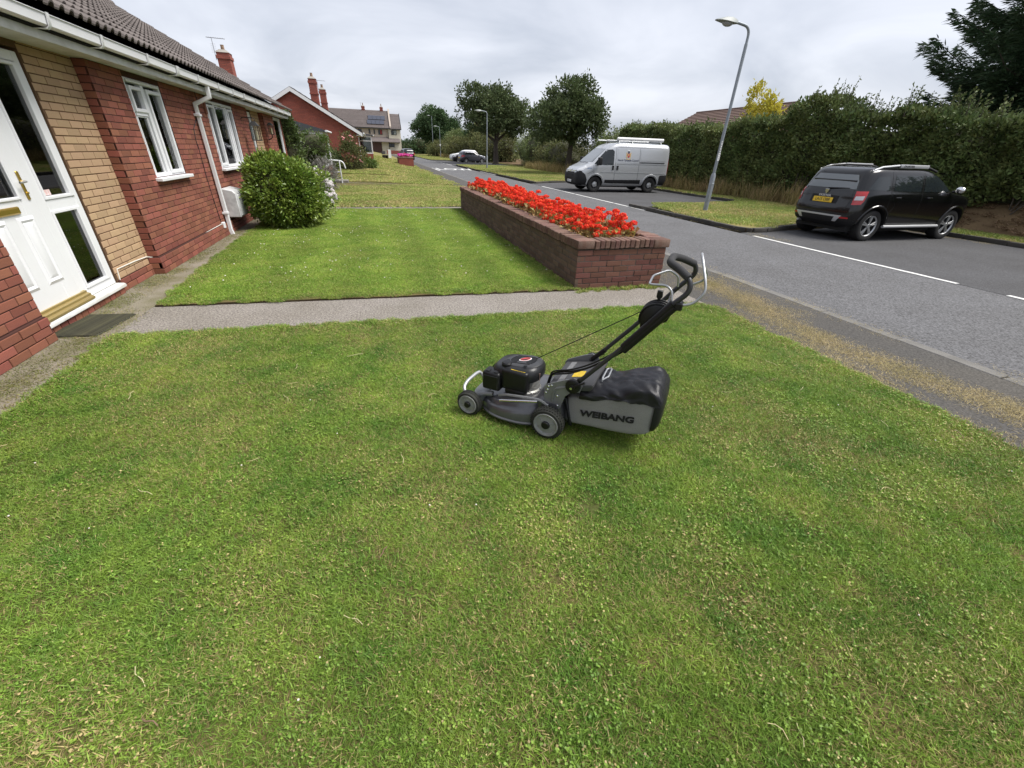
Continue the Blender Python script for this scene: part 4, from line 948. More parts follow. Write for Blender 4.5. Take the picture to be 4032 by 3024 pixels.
# front arm from deck to wheel
for s_ in (1, -1):
    tubepart('front_arm', m_mg, MW, fillet([Q(-.44, s_ * .19, .165), Q(-.52, s_ * .2, .155), Q(-.585, s_ * .215, .10)], .04), [.018] * 2 + [.02] * 3 + [.022] * 2 if False else .02, 8)
def wheel(nm, b_, l, z, r_, w, sgn, spokes):
    M = Matrix.Translation(Q(b_, l, z)) @ Matrix.Rotation(R(-90) * sgn, 4, 'X')      # local +z = outwards
    h = MB(); h.lathe([(.0, .008), (r_ * .22, .008), (r_ * .26, .004), (r_ * .60, .000), (r_ * .68, .006), (r_ * .70, .012), (r_ * .76, .012), (r_ * .78, 0), (r_ * .78, -w), (0, -w)], 36, M)
    wh = h.build('wheel', m_rim, MW, smooth=30)
    t = MB(); t.lathe([(r_ * .775, .004), (r_ * .80, .008), (r_ * .92, .006), (r_ * .985, -.006), (r_, -w * .3), (r_, -w * .7), (r_ * .985, -w + .006), (r_ * .9, -w), (r_ * .77, -w)], 44, M, cap=False)
    t.build('tyre', m_rub, wh, smooth=50)
    if spokes:
        tr = MB()
        for k in range(36):
            a = 2 * math.pi * k / 36
            for off in (0, 1):
                A = M @ Matrix.Rotation(a + off * .087, 4, 'Z'); tr.box(r_ * .985, r_ * 1.03, -.0045, .0045, -w * (.52 + .46 * off), -w * (.04 + .46 * off), M=A)
        tr.build('tread', m_rub, wh, smooth=0)
    c = MB(); c.lathe([(r_ * .26, 0), (r_ * .26, .014), (r_ * .22, .02), (0, .02)], 20, M); c.build('hub_cap', m_bp, wh, smooth=30)
    rb = MB()
    for k in range(6 if spokes else 5):
        rb.box(r_ * .27, r_ * .62, -.0016, .0016, .0, .0055, M=M @ Matrix.Rotation(2 * math.pi * k / (6 if spokes else 5) + .4, 4, 'Z'))
    rb.build('rim_ribs', m_rim, wh, smooth=0)
    if not spokes:
        gr = MB()
        for zz in (.25, .5, .75): gr.lathe([(r_ * 1.0, -w * zz - .002), (r_ * 1.025, -w * zz - .002), (r_ * 1.025, -w * zz + .002), (r_ * 1.0, -w * zz + .002)], 36, M, cap=False)
        gr.build('tread', m_rub, wh, smooth=0)
wheel('front', -.585, .282, .090, .088, .048, 1, False); wheel('front', -.585, -.282, .090, .088, .048, -1, False)
wheel('rear', -.01, .290, .108, .106, .054, 1, True); wheel('rear', -.01, -.290, .108, .106, .054, -1, True)
tubepart('carry_bar', m_sil, MW, fillet([Q(-.60, .235, .10), Q(-.655, .225, .165), Q(-.662, .16, .19), Q(-.655, .02, .198), Q(-.645, -.01, .19), Q(-.60, -.015, .12)], .045, 5), .0125, 10)
# engine
b = MB(); b.box(-.12, .12, -.10, .11, .19, .30); o = b.build('engine_block', m_alu, MW, bevel=.02, seg=2); o.location = Q(-.31, .03, 0)
b = MB(); b.lathe([(.115, .185), (.115, .205), (.105, .215), (.10, .235), (0, .235)], 28, Matrix.Translation(Q(-.265, .05, 0))); eb = b.build('engine_flange', m_alu, MW, smooth=30)
for k in range(8):
    a = k * .785; b = MB(); b.lathe([(.008, 0), (.008, .008), (0, .008)], 6, Matrix.Translation(Q(-.265 + .108 * math.cos(a), .05 + .108 * math.sin(a), .205))); b.build('bolt', m_chr, eb)
cr = [(.155, .125, .275), (.168, .138, .282), (.172, .142, .31), (.170, .140, .338), (.160, .130, .362), (.146, .118, .374), (.138, .110, .378)]
cow = loft([sup(-.315, .042, a, c, z, e=3.2, tilt=.10) for a, c, z in cr]).build('engine_cowl', m_cowl, MW, smooth=40)
loft([sup(-.285, .038, .130, .103, .379, e=2.4, tilt=.10), sup(-.285, .038, .124, .097, .388, e=2.4, tilt=.10), sup(-.285, .038, .108, .085, .392, e=2.4, tilt=.10)]).build('cowl_lid', mat('cowl_lid_grey', (.035, .036, .039), .5), cow, smooth=30)
for k in range(7):
    yk = .038 + (k - 3) * .019; hw = .088 * math.sqrt(max(.05, 1 - ((k - 3) * .019 / .086) ** 2))
    for (x0, x1) in ((-hw, -.034), (.034, hw)) if abs(k - 3) < 3 else ((-hw, hw),):
        b = MB(); M = Matrix.Translation(Q(-.285, yk, .3935)) @ Matrix.Rotation(math.atan(.10), 4, 'Y')
        b.box(min(-x0, -x1), max(-x0, -x1), -.0045, .0045, -.004, .0015, M=M); b.build('grille_slot', m_bp, cow, smooth=0)
M = Matrix.Translation(Q(-.275, .035, .3955)) @ Matrix.Rotation(math.atan(.10), 4, 'Y') @ Matrix.Rotation(R(38), 4, 'Z')
for (nm, s_, zz, mm) in (('badge_rim', 1.0, 0, m_wht), ('badge', .84, .002, m_red2)):
    b = MB(); pts = [(.044 * s_ * math.copysign(abs(math.cos(a)) ** 1.25, math.cos(a)), .024 * s_ * math.copysign(abs(math.sin(a)) ** 1.0, math.sin(a))) for a in [i * math.pi / 10 for i in range(20)]]
    b.prism(pts, zz, zz + .003, lambda u, v, w: tuple(M @ Vector((u, v, w)))); b.build(nm, mm, cow, smooth=0)
b = MB(); b.prism([(-.034, -.003), (0, -.019), (.034, -.003), (.034, .001), (0, -.001), (-.034, 0)], .0052, .0066, lambda u, v, w: tuple(M @ Vector((u, -v, w)))); b.build('badge', mat('badge_black', (.02, .02, .02), .4), cow, smooth=0)
for bb, ll in ((-.385, .075), (-.235, .13)):
    b = MB(); b.lathe([(.012, .0), (.012, .003), (0, .003)], 14, Matrix.Translation(Q(bb, ll, .3925 + .1 * (bb + .3)))); b.build('screw_recess', m_bp, cow)
b = MB(); b.box(-.066, .066, -.05, .052, -.056, .078); af = b.build('air_filter', m_bp, MW, bevel=.018, seg=3); af.location = Q(-.452, .155, .252)
b = MB(); b.box(-.055, .055, 0, .006, -.042, .058); q = b.build('filter_cover', m_bp, af, bevel=.005); q.location = (0, .0515, 0)
for k in (-1, 1): b = MB(); b.box(-.014, .014, -.02, .02, 0, .008); q = b.build('filter_clip', m_bp, af, bevel=.003); q.location = (k * .03, .02, .076)
b = MB(); b.box(-.095, .095, -.055, .058, -.060, .088); tk = b.build('fuel_tank', m_bp, MW, bevel=.02, seg=3); tk.location = Q(-.29, .13, .282)
b = MB(); b.box(-.075, .075, -.04, .04, -.045, .0); q = b.build('tank_base', m_bp, tk, bevel=.016, seg=2); q.location = (-.008, .02, -.045)
b = MB(); b.lathe([(.032, 0), (.034, .006), (.034, .026), (.028, .034), (.010, .036), (0, .036)], 22); q = b.build('fuel_cap', m_bp, tk, smooth=35); q.location = (.082, -.008, .078)
b = MB(); b.box(-.05, .05, -.011, .011, 0, .0012); q = b.build('warning_label', m_yel, tk, smooth=0); q.location = (-.02, .028, .0882)
b = MB(); b.box(-.024, .024, -.022, .022, 0, .002); q = b.build('engine_label', m_lite, cow, smooth=0); q.matrix_local = Matrix.Translation(Q(-.150, .085, .325)) @ Matrix.Rotation(R(-90), 4, 'Y') @ Matrix.Rotation(R(25), 4, 'X')
# chrome spring and links over the deck
tubepart('spring_rod', m_chr, MW, [Q(-.36, .248, .166), Q(-.345, .247, .17), Q(-.12, .243, .222), Q(-.095, .242, .228)], .0085, 10)
b = MB(); b.tube(fillet([Q(-.385, .21, .175), Q(-.335, .222, .204), Q(-.2, .222, .222), Q(-.085, .222, .234), Q(-.03, .222, .205)], .03), .009, 6); b.build('height_link', m_mg, MW)
# side plates carrying the handle
pp_ = [(-.068, .20), (-.066, .33), (-.05, .352), (.06, .408), (.12, .432), (.165, .415), (.172, .39), (.16, .345), (.10, .325), (.072, .294), (.045, .192), (-.03, .205)]
for s_ in (1, -1):
    b = MB(); b.prism(pp_, s_ * .198, s_ * .206, lambda u, v, w: Q(u, w, v)); spl = b.build('handle_bracket', m_mg, MW, bevel=.002)
    tubepart('bracket_rib', m_mg, spl, fillet([Q(-.01, s_ * .207, .24), Q(.0, s_ * .207, .335), Q(.10, s_ * .207, .372)], .03), .008, 6)
    for (bb, zz) in ((-.045, .315), (-.04, .34), (-.02, .35), (.022, .285), (-.035, .205), (.028, .215), (-.055, .29)):
        q = MB(); q.lathe([(.0075, 0), (.0075, .004), (.004, .007), (0, .007)], 8, Matrix.Translation(Q(bb, s_ * .206, zz)) @ Matrix.Rotation(R(-90) * s_, 4, 'X')); q.build('bolt', m_chr, spl)
    q = MB(); q.lathe([(.046, -.004), (.048, .004), (.046, .018), (.036, .022), (.015, .022), (.014, .03), (0, .03)], 26, Matrix.Translation(Q(.117, s_ * .207, .384)) @ Matrix.Rotation(R(-90) * s_, 4, 'X')); kb = q.build('pivot_knob', m_bp, spl, smooth=35)
    q = MB(); q.lathe([(.008, .03), (.008, .038), (0, .038)], 8, Matrix.Translation(Q(.112, s_ * .207, .380)) @ Matrix.Rotation(R(-90) * s_, 4, 'X')); q.build('bolt', m_chr, kb)
    tubepart('quick_lever', m_bp, kb, [Q(.125, s_ * .236, .392), Q(.19, s_ * .236, .435)], .007, 6)
# rear flap over the chute
b = MB(); b.prism([(-.062, .300), (-.05, .338), (.0, .352), (.23, .408), (.235, .39), (.22, .36), (.03, .32), (-.03, .29)], -.19, .19, lambda u, v, w: Q(u, w, v)); flap = b.build('rear_flap', mat('flap_plastic', (.05, .05, .052), .5, spec=.4), MW, bevel=.006, seg=2)
nrm = Matrix.Rotation(-math.atan(.056 / .23) * -1, 4, 'Y')
def on_flap(bb, ll, rot=0): return Matrix.Translation(Q(bb, ll, .352 + (bb) * .2435 + .0012)) @ Matrix.Rotation(math.atan(.2435), 4, 'Y') @ Matrix.Rotation(rot, 4, 'Z')
b = MB(); b.box(-.036, .036, -.045, .045, 0, .0012, M=on_flap(.10, .03)); b.build('warning_label', m_yel, flap, smooth=0)
b = MB(); b.box(-.018, .018, -.16, .16, 0, .004, M=on_flap(.012, 0)); b.build('name_strip', mat('strip_grey', (.12, .12, .12), .5, col2=(.2, .2, .2), var=.7, vscale=60), flap, smooth=0)
# grass bag
def bag_ring(bb, w, z0, z1, e=11, n=60, amp=.0, ph=0.0):
    r_ = []; zc, hz = (z0 + z1) / 2, (z1 - z0) / 2
    for k in range(n):
        a = 2 * math.pi * k / n; c, s_ = math.cos(a), math.sin(a)
        y = w * math.copysign(abs(c) ** (2 / e), c); z = zc + hz * math.copysign(abs(s_) ** (2 / e), s_)
        nz = noise.noise(Vector((bb * 9 + ph, y * 9, z * 9))) * amp
        r_.append(Q(bb, y * (1 + nz * 2), z + nz))
    return r_
st = [(.07, .150, .085, .262), (.10, .172, .078, .285), (.17, .178, .086, .305), (.25, .180, .094, .33), (.33, .181, .098, .352), (.41, .181, .104, .378), (.48, .181, .115, .40), (.54, .180, .128, .412), (.58, .176, .145, .412), (.605, .165, .17, .40), (.615, .14, .2, .38)]
bag = loft([bag_ring(*q, amp=.008) for q in st]).build('grass_bag', m_bagg, MW, smooth=60)
b = MB(); b.prism([(.058, .27), (.075, .27), (.128, .075), (.108, .07)], .165, .184, lambda u, v, w: Q(u, w, v)); b.build('bag_frame', m_bp, bag, bevel=.004)
# black cover: a shell over the top, draped down the sides, creased
def cover_pt(u, v):
    """u 0..1 front to rear, v 0..1 from the near hem over the top to the far hem"""
    bb = .155 + u * .475
    top = .335 + .115 * min(1, u / .85) ** .8 + .012 * math.sin(u * 9 + 1) - (.035 * max(0, (u - .9) / .1) ** 2)
    hem = .298 + .036 * math.sin(min(1, u / .5) * math.pi / 2) + .05 * max(0, u - .5) * 1.3
    if u < .45: hem -= .012 * math.sin(u / .45 * math.pi)
    w = .187 + .004 * math.sin(u * 14); s_ = v * 2 - 1
    t = abs(s_)
    if t > .62:
        k = (t - .62) / .38; y = w * (1 - .06 * (1 - k) ** 2); z = top - .02 + (hem - top + .02) * k
    else:
        k = t / .62; y = w * .94 * k; z = top - .02 * k ** 4 + .012 * (1 - k * k)
    nz = noise.noise(Vector((bb * 11, s_ * 3.2, 4.1))) * .014 + (abs(noise.noise(Vector((bb * 15 + s_ * 3, s_ * 5, 1.3)))) - .2) * .020
    return Q(bb, -math.copysign(y, s_) * (1 + nz * 1.2), z + nz)
b = MB(); nu, nv = 46, 48; b.add([cover_pt(i / nu, j / nv) for i in range(nu + 1) for j in range(nv + 1)], [(i * (nv + 1) + j, i * (nv + 1) + j + 1, (i + 1) * (nv + 1) + j + 1, (i + 1) * (nv + 1) + j) for i in range(nu) for j in range(nv)])
cov = b.build('bag_cover', m_bagb, bag, smooth=80)
rr = [bag_ring(.600, .180, .15, .425, e=5, amp=.012, ph=3), bag_ring(.622, .182, .155, .435, e=4.5, amp=.016, ph=3), bag_ring(.642, .160, .19, .41, e=4, amp=.02, ph=3), bag_ring(.650, .10, .24, .36, e=3, amp=.02, ph=3)]
loft(rr, cap0=False).build('bag_rear_panel', m_bagb, bag, smooth=70)
b = MB(); b.tube(fillet([Q(.262, .09, .395), Q(.262, .085, .415), Q(.262, -.04, .425), Q(.29, -.045, .43), Q(.292, .055, .42), Q(.262, .09, .405)], .012), .005, 6); b.build('bag_handle', m_sil, bag)
tx = Matrix(((-1, 0, 0, -.337), (0, 0, 1, .1855), (0, 1, 0, .212), (0, 0, 0, 1))) @ Matrix.Rotation(math.atan(.135), 4, 'Z')
text_mesh('bag_lettering', 'WEIBANG', .058, mat('letter_black', (.01, .01, .01), .8), bag, tx, extrude=.0015, shear=-.12 + .25, bold=.0026, xscale=1.26)
# handle bars
for s_ in (1, -1):
    pts = [Q(.108, s_ * .2, .378), Q(.147, s_ * .2, .417), Q(.362, s_ * .2, .684), Q(.57, s_ * .2, .969), Q(.640, s_ * .2, 1.045), Q(.622, s_ * .19, 1.105), Q(.575, s_ * .15, 1.125)]
    hb = tubepart('handle_bar', m_tube, MW, fillet(pts, .05, 5), .0135, 10)
    tubepart('bar_end', m_bp, hb, [Q(.12, s_ * .2, .392), Q(.20, s_ * .2, .478)] if s_ < 0 else [Q(.12, s_ * .2, .392), Q(.155, s_ * .2, .43)], .0165, 8)
tubepart('grip', m_foam, MW, fillet([Q(.620, .192, 1.105), Q(.56, .13, 1.132), Q(.508, .075, 1.145), Q(.508, -.075, 1.150), Q(.56, -.13, 1.132), Q(.618, -.192, 1.10)], .03, 5), .019, 12)
b = MB(); b.tube([Q(.368, .2, .692), Q(.575, .2, .975)], .021, 12); b.tube([Q(.372, .2, .672), Q(.583, .2, .957)], .021, 12); b.build('clutch_cover', m_bp, MW, smooth=50)
tubepart('blade_lever', m_sil, MW, fillet([Q(.561, .15, .965), Q(.553, .14, 1.02), Q(.52, .13, 1.043), Q(.432, .12, 1.032), Q(.430, -.03, 1.045), Q(.50, -.13, 1.063), Q(.555, -.15, 1.03), Q(.56, -.16, .97)], .025, 4), .0062, 8)
tubepart('drive_lever', m_sil, MW, fillet([Q(.598, .2, .970), Q(.665, .2, .985), Q(.708, .195, 1.05), Q(.690, .17, 1.11), Q(.652, .08, 1.195), Q(.645, .02, 1.20), Q(.662, -.06, 1.14), Q(.698, -.18, 1.05), Q(.683, -.2, 1.008), Q(.61, -.2, .975)], .035, 4), .0068, 8)
# throttle housing with lever, bracket
b = MB(); b.prism([(.43, .80)] + [(.505 + .082 * math.cos(a), .862 + .082 * math.sin(a)) for a in [R(200 - i * 13) for i in range(14)]] + [(.56, .86)], .075, .165, lambda u, v, w: Q(u, w, v)); th = b.build('throttle_housing', m_bp, MW, bevel=.008, seg=2)
for ww in (.085, .12, .155): tubepart('housing_rib', m_bp, th, [Q(.505 + .086 * math.cos(a), ww, .862 + .086 * math.sin(a)) for a in [R(200 - i * 13) for i in range(14)]], .006, 6)
b = MB(); b.prism([(.485, .93), (.505, .93), (.502, .962), (.510, .968), (.508, 1.004), (.480, 1.004), (.479, .968), (.487, .962)], .09, .112, lambda u, v, w: Q(u, w, v)); b.build('throttle_lever', m_bp, th, bevel=.003)
b = MB(); b.box(-.02, .02, -.03, .03, -.02, .02); q = b.build('handle_clamp', m_bp, MW, bevel=.006); q.location = Q(.60, .185, .965)
tubepart('cross_brace', m_tube, MW, [Q(.54, -.2, .928), Q(.54, .2, .928)], .009, 8)
# cables and starter cord
for k, (l0, dz) in enumerate(((.185, 0), (.165, .012), (.15, -.014))):
    tubepart('control_cable', m_bp, MW, fillet([Q(.40, .195, .705 + dz), Q(.30, l0, .60 + dz), Q(.17, l0 - .03, .49 + dz), Q(.06, .12, .425 + dz), Q(-.03, .105, .395 + dz), Q(-.075, .10 - k * .02, .36 + dz), Q(-.088, .10 - k * .02, .27)], .06, 4), .0055, 6)
tubepart('starter_cord', m_bp, MW, [Q(-.225, .0, .392), Q(.43, .03, .868)], .0028, 5)
# ================================================================== vehicles (local x = forward, y = left, z up from the ground)
def interp_rows(rows, sub=2):
    """Catmull-Rom through the profile rows for a smoother skin."""
    A = np.array([[r[0][0], r[0][1], r[1][0], r[1][1], r[2]] for r in rows], float); out_ = []
    n = len(A)
    for i in range(n - 1):
        p0, p1, p2, p3 = A[max(i - 1, 0)], A[i], A[i + 1], A[min(i + 2, n - 1)]
        for k in range(sub):
            t = k / sub
            out_.append(.5 * ((2 * p1) + (-p0 + p2) * t + (2 * p0 - 5 * p1 + 4 * p2 - p3) * t * t + (-p0 + 3 * p1 - 3 * p2 + p3) * t ** 3))
    return out_ + [A[-1]]
def car_rings(rows, e, n=64, crown=.0):
    rg = []
    for (xr, zr, xf, zf, W) in interp_rows(rows):
        xm, a = (xr + xf) / 2, (xf - xr) / 2; ring = []
        for k in range(n):
            th = 2 * math.pi * (k + .5) / n; c, s_ = math.cos(th), math.sin(th)
            # spread the points more evenly along the long sides
            x = a * math.copysign(abs(c) ** (2 / e), c); y = W * math.copysign(abs(s_) ** (2 / e), s_)
            ring.append((xm + x, y, zr + (zf - zr) * (x + a) / (2 * a)))
        rg.append(ring)
    return rg
def bool_cut(me, cutters):
    o = bpy.data.objects.new('tmp', me); COL.objects.link(o); cs_ = []
    for cm in cutters:
        c = bpy.data.objects.new('cut', cm); COL.objects.link(c); cs_.append(c)
        md = o.modifiers.new('b', 'BOOLEAN'); md.operation = 'DIFFERENCE'; md.object = c; md.solver = 'EXACT'
    dg = bpy.context.evaluated_depsgraph_get(); r_ = bpy.data.meshes.new_from_object(o.evaluated_get(dg))
    for q in [o] + cs_: bpy.data.objects.remove(q)
    return r_
def bvh_of(me):
    return BVHTree.FromPolygons([v.co.copy() for v in me.vertices], [tuple(p.vertices) for p in me.polygons])
def skin_patch(name, m, parent, bvh, poly, axis, off=.004, cuts=5, thick=.0, far=5.0):
    """Polygon (2-D) projected along an axis onto the body and laid just proud of it, with rim walls."""
    ax = {'+y': (lambda u, v: (Vector((u, far, v)), Vector((0, -1, 0)))), '-y': (lambda u, v: (Vector((u, -far, v)), Vector((0, 1, 0)))),
          '-x': (lambda u, v: (Vector((-far, u, v)), Vector((1, 0, 0)))), '+x': (lambda u, v: (Vector((far, u, v)), Vector((-1, 0, 0)))), '+z': (lambda u, v: (Vector((u, v, far)), Vector((0, 0, -1))))}.get(axis if isinstance(axis, str) else None)
    if ax is None:
        _, s0, cx0, cy0 = axis; o0 = Vector((-1, s0, 0)).normalized(); e0 = Vector((-1, -s0, 0)).normalized()
        ax = lambda u, v: (Vector((cx0, s0 * cy0, 0)) + e0 * u + o0 * 3 + Vector((0, 0, v)), -o0)
    bm = bmesh.new(); vs = [bm.verts.new((p[0], p[1], 0)) for p in poly]; f = bm.faces.new(vs)
    bmesh.ops.triangulate(bm, faces=[f])
    for _ in range(cuts):
        es = [e for e in bm.edges if e.calc_length() > .09]
        if not es: break
        bmesh.ops.subdivide_edges(bm, edges=es, cuts=1); bmesh.ops.triangulate(bm, faces=bm.faces[:])
    bad = []; inner = {}
    for v in bm.verts:
        o, d = ax(v.co.x, v.co.y); h = bvh.ray_cast(o, d)
        if h[0] is None: bad.append(v); continue
        nn = h[1]
        if nn.dot(d) > 0: nn = -nn
        v.co = h[0] + nn * off
    if bad: bmesh.ops.delete(bm, geom=bad, context='VERTS')
    # rim going into the body
    be = [e for e in bm.edges if len(e.link_faces) == 1]
    if be:
        ex = bmesh.ops.extrude_edge_only(bm, edges=be); _, d = ax(0, 0)
        for g_ in ex['geom']:
            if isinstance(g_, bmesh.types.BMVert): g_.co += d * (off + .008)
    bmesh.ops.recalc_face_normals(bm, faces=bm.faces)
    me = bpy.data.meshes.new(name); bm.to_mesh(me); bm.free(); me.materials.append(m)
    me.polygons.foreach_set('use_smooth', [True] * len(me.polygons)); me.set_sharp_from_angle(angle=R(40))
    return link(name, me, parent)
def skin_line(name, m, parent, bvh, pts, axis, r_=.004):
    ax = {'+y': (lambda u, v: (Vector((u, 5, v)), Vector((0, -1, 0)))), '-y': (lambda u, v: (Vector((u, -5, v)), Vector((0, 1, 0)))), '-x': (lambda u, v: (Vector((-5, u, v)), Vector((1, 0, 0)))), '+x': (lambda u, v: (Vector((5, u, v)), Vector((-1, 0, 0))))}[axis]
    P = []
    for a, c in zip(pts[:-1], pts[1:]):
        k = max(1, int(math.hypot(c[0] - a[0], c[1] - a[1]) / .08))
        for i in range(k + (1 if c is pts[-1] else 0)):
            t = i / k; o, d = ax(a[0] + (c[0] - a[0]) * t, a[1] + (c[1] - a[1]) * t); h = bvh.ray_cast(o, d)
            if h[0] is not None: P.append(h[0])
    if len(P) > 1: return tubepart(name, m, parent, P, r_, 4)
m_cg = mat('car_glass', (0.014, 0.018, 0.02), .03, spec=.6)
m_cgl = mat('car_glass_pale', (0.11, 0.125, 0.13), .05, spec=.9, coat=.6)
m_tyre = mat('car_tyre', (0.011, 0.011, 0.0115), .85, col2=(.026, .025, .023), var=.5, vscale=10)
m_alloy = mat('alloy', (0.42, 0.43, 0.44), .35, metal=.7)
m_trim = mat('dark_trim', (0.014, 0.014, 0.0155), .6, spec=.3)
m_seam = mat('panel_gap', (0.004, 0.004, 0.004), .8)
m_lampr = mat('lamp_red', (0.42, 0.010, 0.012), .15, spec=.7, coat=.5); m_lampw = mat('lamp_clear', (0.55, 0.56, 0.58), .12, spec=.8, coat=.6)
m_skid = mat('skid_silver', (0.55, 0.56, 0.57), .45, metal=.5)
m_plate = mat('plate_yellow', (0.72, 0.47, 0.02), .45); m_platew = mat('plate_white', (.72, .72, .7), .45); m_ink = mat('plate_ink', (.012, .012, .012), .5)
def car_wheel(root, x, y, r_, w, sgn, style, m_r=None):
    M = Matrix.Translation((x, y, r_)) @ Matrix.Rotation(R(-90) * sgn, 4, 'X')
    t = MB(); rr = r_ * (.66 if style != 'steel' else .58)
    t.lathe([(rr, -.03), (rr, .0), (rr + .02, .012), (r_ * .93, .012), (r_ * .985, .0), (r_, -.03), (r_, -w + .03), (r_ * .96, -w), (rr, -w)], 40, M, cap=False); wh = t.build('wheel', m_tyre, root, smooth=45)
    d = MB(); d.lathe([(0, -.05), (rr, -.05), (rr, -.06), (0, -.06)], 28, M); d.build('wheel_back', m_seam, wh)
    if style == 'alloy':
        q = MB(); q.lathe([(rr - .018, -.02), (rr - .002, .004), (rr + .006, .004), (rr + .006, -.03)], 40, M, cap=False)
        for k in range(5):
            for o_ in (-.13, .13):
                A = M @ Matrix.Rotation(2 * math.pi * k / 5 + o_ + .3, 4, 'Z'); q.box(.03, rr - .006, -.015, .015, -.03, -.004, M=A)
        q.lathe([(.055, -.03), (.055, .0), (.03, .006), (0, .006)], 16, M); q.build('rim', m_r or m_alloy, wh, bevel=.003)
    else:
        q = MB(); q.lathe([(rr, -.012), (rr - .012, .002), (rr * .86, -.012), (rr * .80, -.02), (rr * .55, -.012), (rr * .45, .012), (0, .014)], 28, M); q.build('rim', m_trim if style == 'steel' else (m_r or m_alloy), wh, smooth=40)
        if style == 'steel':
            q = MB()
            for k in range(5): q.lathe([(.030, -.012), (.030, .018), (0, .018)], 10, M @ Matrix.Rotation(2 * math.pi * k / 5, 4, 'Z') @ Matrix.Translation((rr * .52, 0, 0)))
            q.lathe([(rr * .62, -.012), (rr * .55, .012), (rr * .28, .028), (0, .028)], 20, M); q.build('hub_cap', m_alloy, wh, smooth=40)
def car(name, label, loc, rz, rows, e, paint, axles, wr, ww, track, style, group=None, cat='car', clad=None):
    """Body with cut wheel arches; returns root, body object, bvh."""
    root = thing(name, label, cat, loc, rz, group)
    me = loft(car_rings(rows, e)).mesh('body', [paint], smooth=0)
    cut = []
    for x in axles:
        for s_ in (1, -1):
            c = MB(); c.lathe([(wr + .055, 0), (wr + .055, .6)], 32, Matrix.Translation((x, s_ * (track - .30), wr + .01)) @ Matrix.Rotation(R(-90) * s_, 4, 'X')); cut.append(c.mesh('c', m_seam, smooth=0))
    me = bool_cut(me, cut)
    me.materials.clear(); me.materials.append(paint); me.materials.append(m_seam); me.materials.append(m_trim)
    for p in me.polygons:
        c = p.center; near = min(math.hypot(c.x - x, c.z - wr - .01) for x in axles)
        p.material_index = 1 if (near < wr + .058 and abs(c.y) < track + .1 and near < wr + .058 and not (abs(p.normal.y) > .8 and near > wr + .03 and abs(c.y) > track - .25)) else (2 if clad is not None and c.z < clad(c.x) else 0)
    me.polygons.foreach_set('use_smooth', [True] * len(me.polygons)); me.set_sharp_from_angle(angle=R(32))
    body = link('body', me, root)
    for x in axles:
        for s_ in (1, -1): car_wheel(root, x, s_ * track, wr, ww, s_, style)
    return root, body, bvh_of(me)
def plate(root, M, s, w, h, bg_, sz=.085):
    b = MB(); b.box(-w / 2, w / 2, -h / 2, h / 2, 0, .012, M=M); p = b.build('number_plate', bg_, root, bevel=.003)
    if s: text_mesh('plate_lettering', s, sz, m_ink, p, M @ Matrix.Translation((0, 0, .0135)), extrude=.0008, bold=.0012, xscale=.92)

# ------------------------------------------------------------------ black SUV, nose to the hedge
SUVR = [((-1.90, .30), (1.88, .28), .80), ((-2.00, .40), (1.97, .38), .885), ((-2.045, .54), (2.01, .54), .912), ((-2.04, .72), (2.00, .70), .918), ((-2.0, .88), (1.97, .86), .915), ((-1.985, 1.0), (1.90, .96), .908),
        ((-1.965, 1.06), (1.66, 1.04), .892), ((-1.94, 1.10), (1.20, 1.10), .872), ((-1.90, 1.22), (.97, 1.24), .832), ((-1.845, 1.36), (.72, 1.38), .785), ((-1.79, 1.475), (.50, 1.495), .742), ((-1.69, 1.552), (.25, 1.565), .69), ((-1.5, 1.592), (-.05, 1.598), .57), ((-1.0, 1.607), (-.4, 1.61), .26)]
m_bpaint = mat('black_car_paint', (0.0035, 0.0035, 0.004), .18, spec=.45, coat=.35)
S, body, bv = car('suv', 'black compact SUV with silver roof rails parked nose to the hedge', (12.63, 8.62, -.046), R(-.5), SUVR, 7, m_bpaint, (-1.336, 1.336), .348, .225, .86, 'alloy', clad=lambda x: .50 if abs(x) > 1.75 else .36)
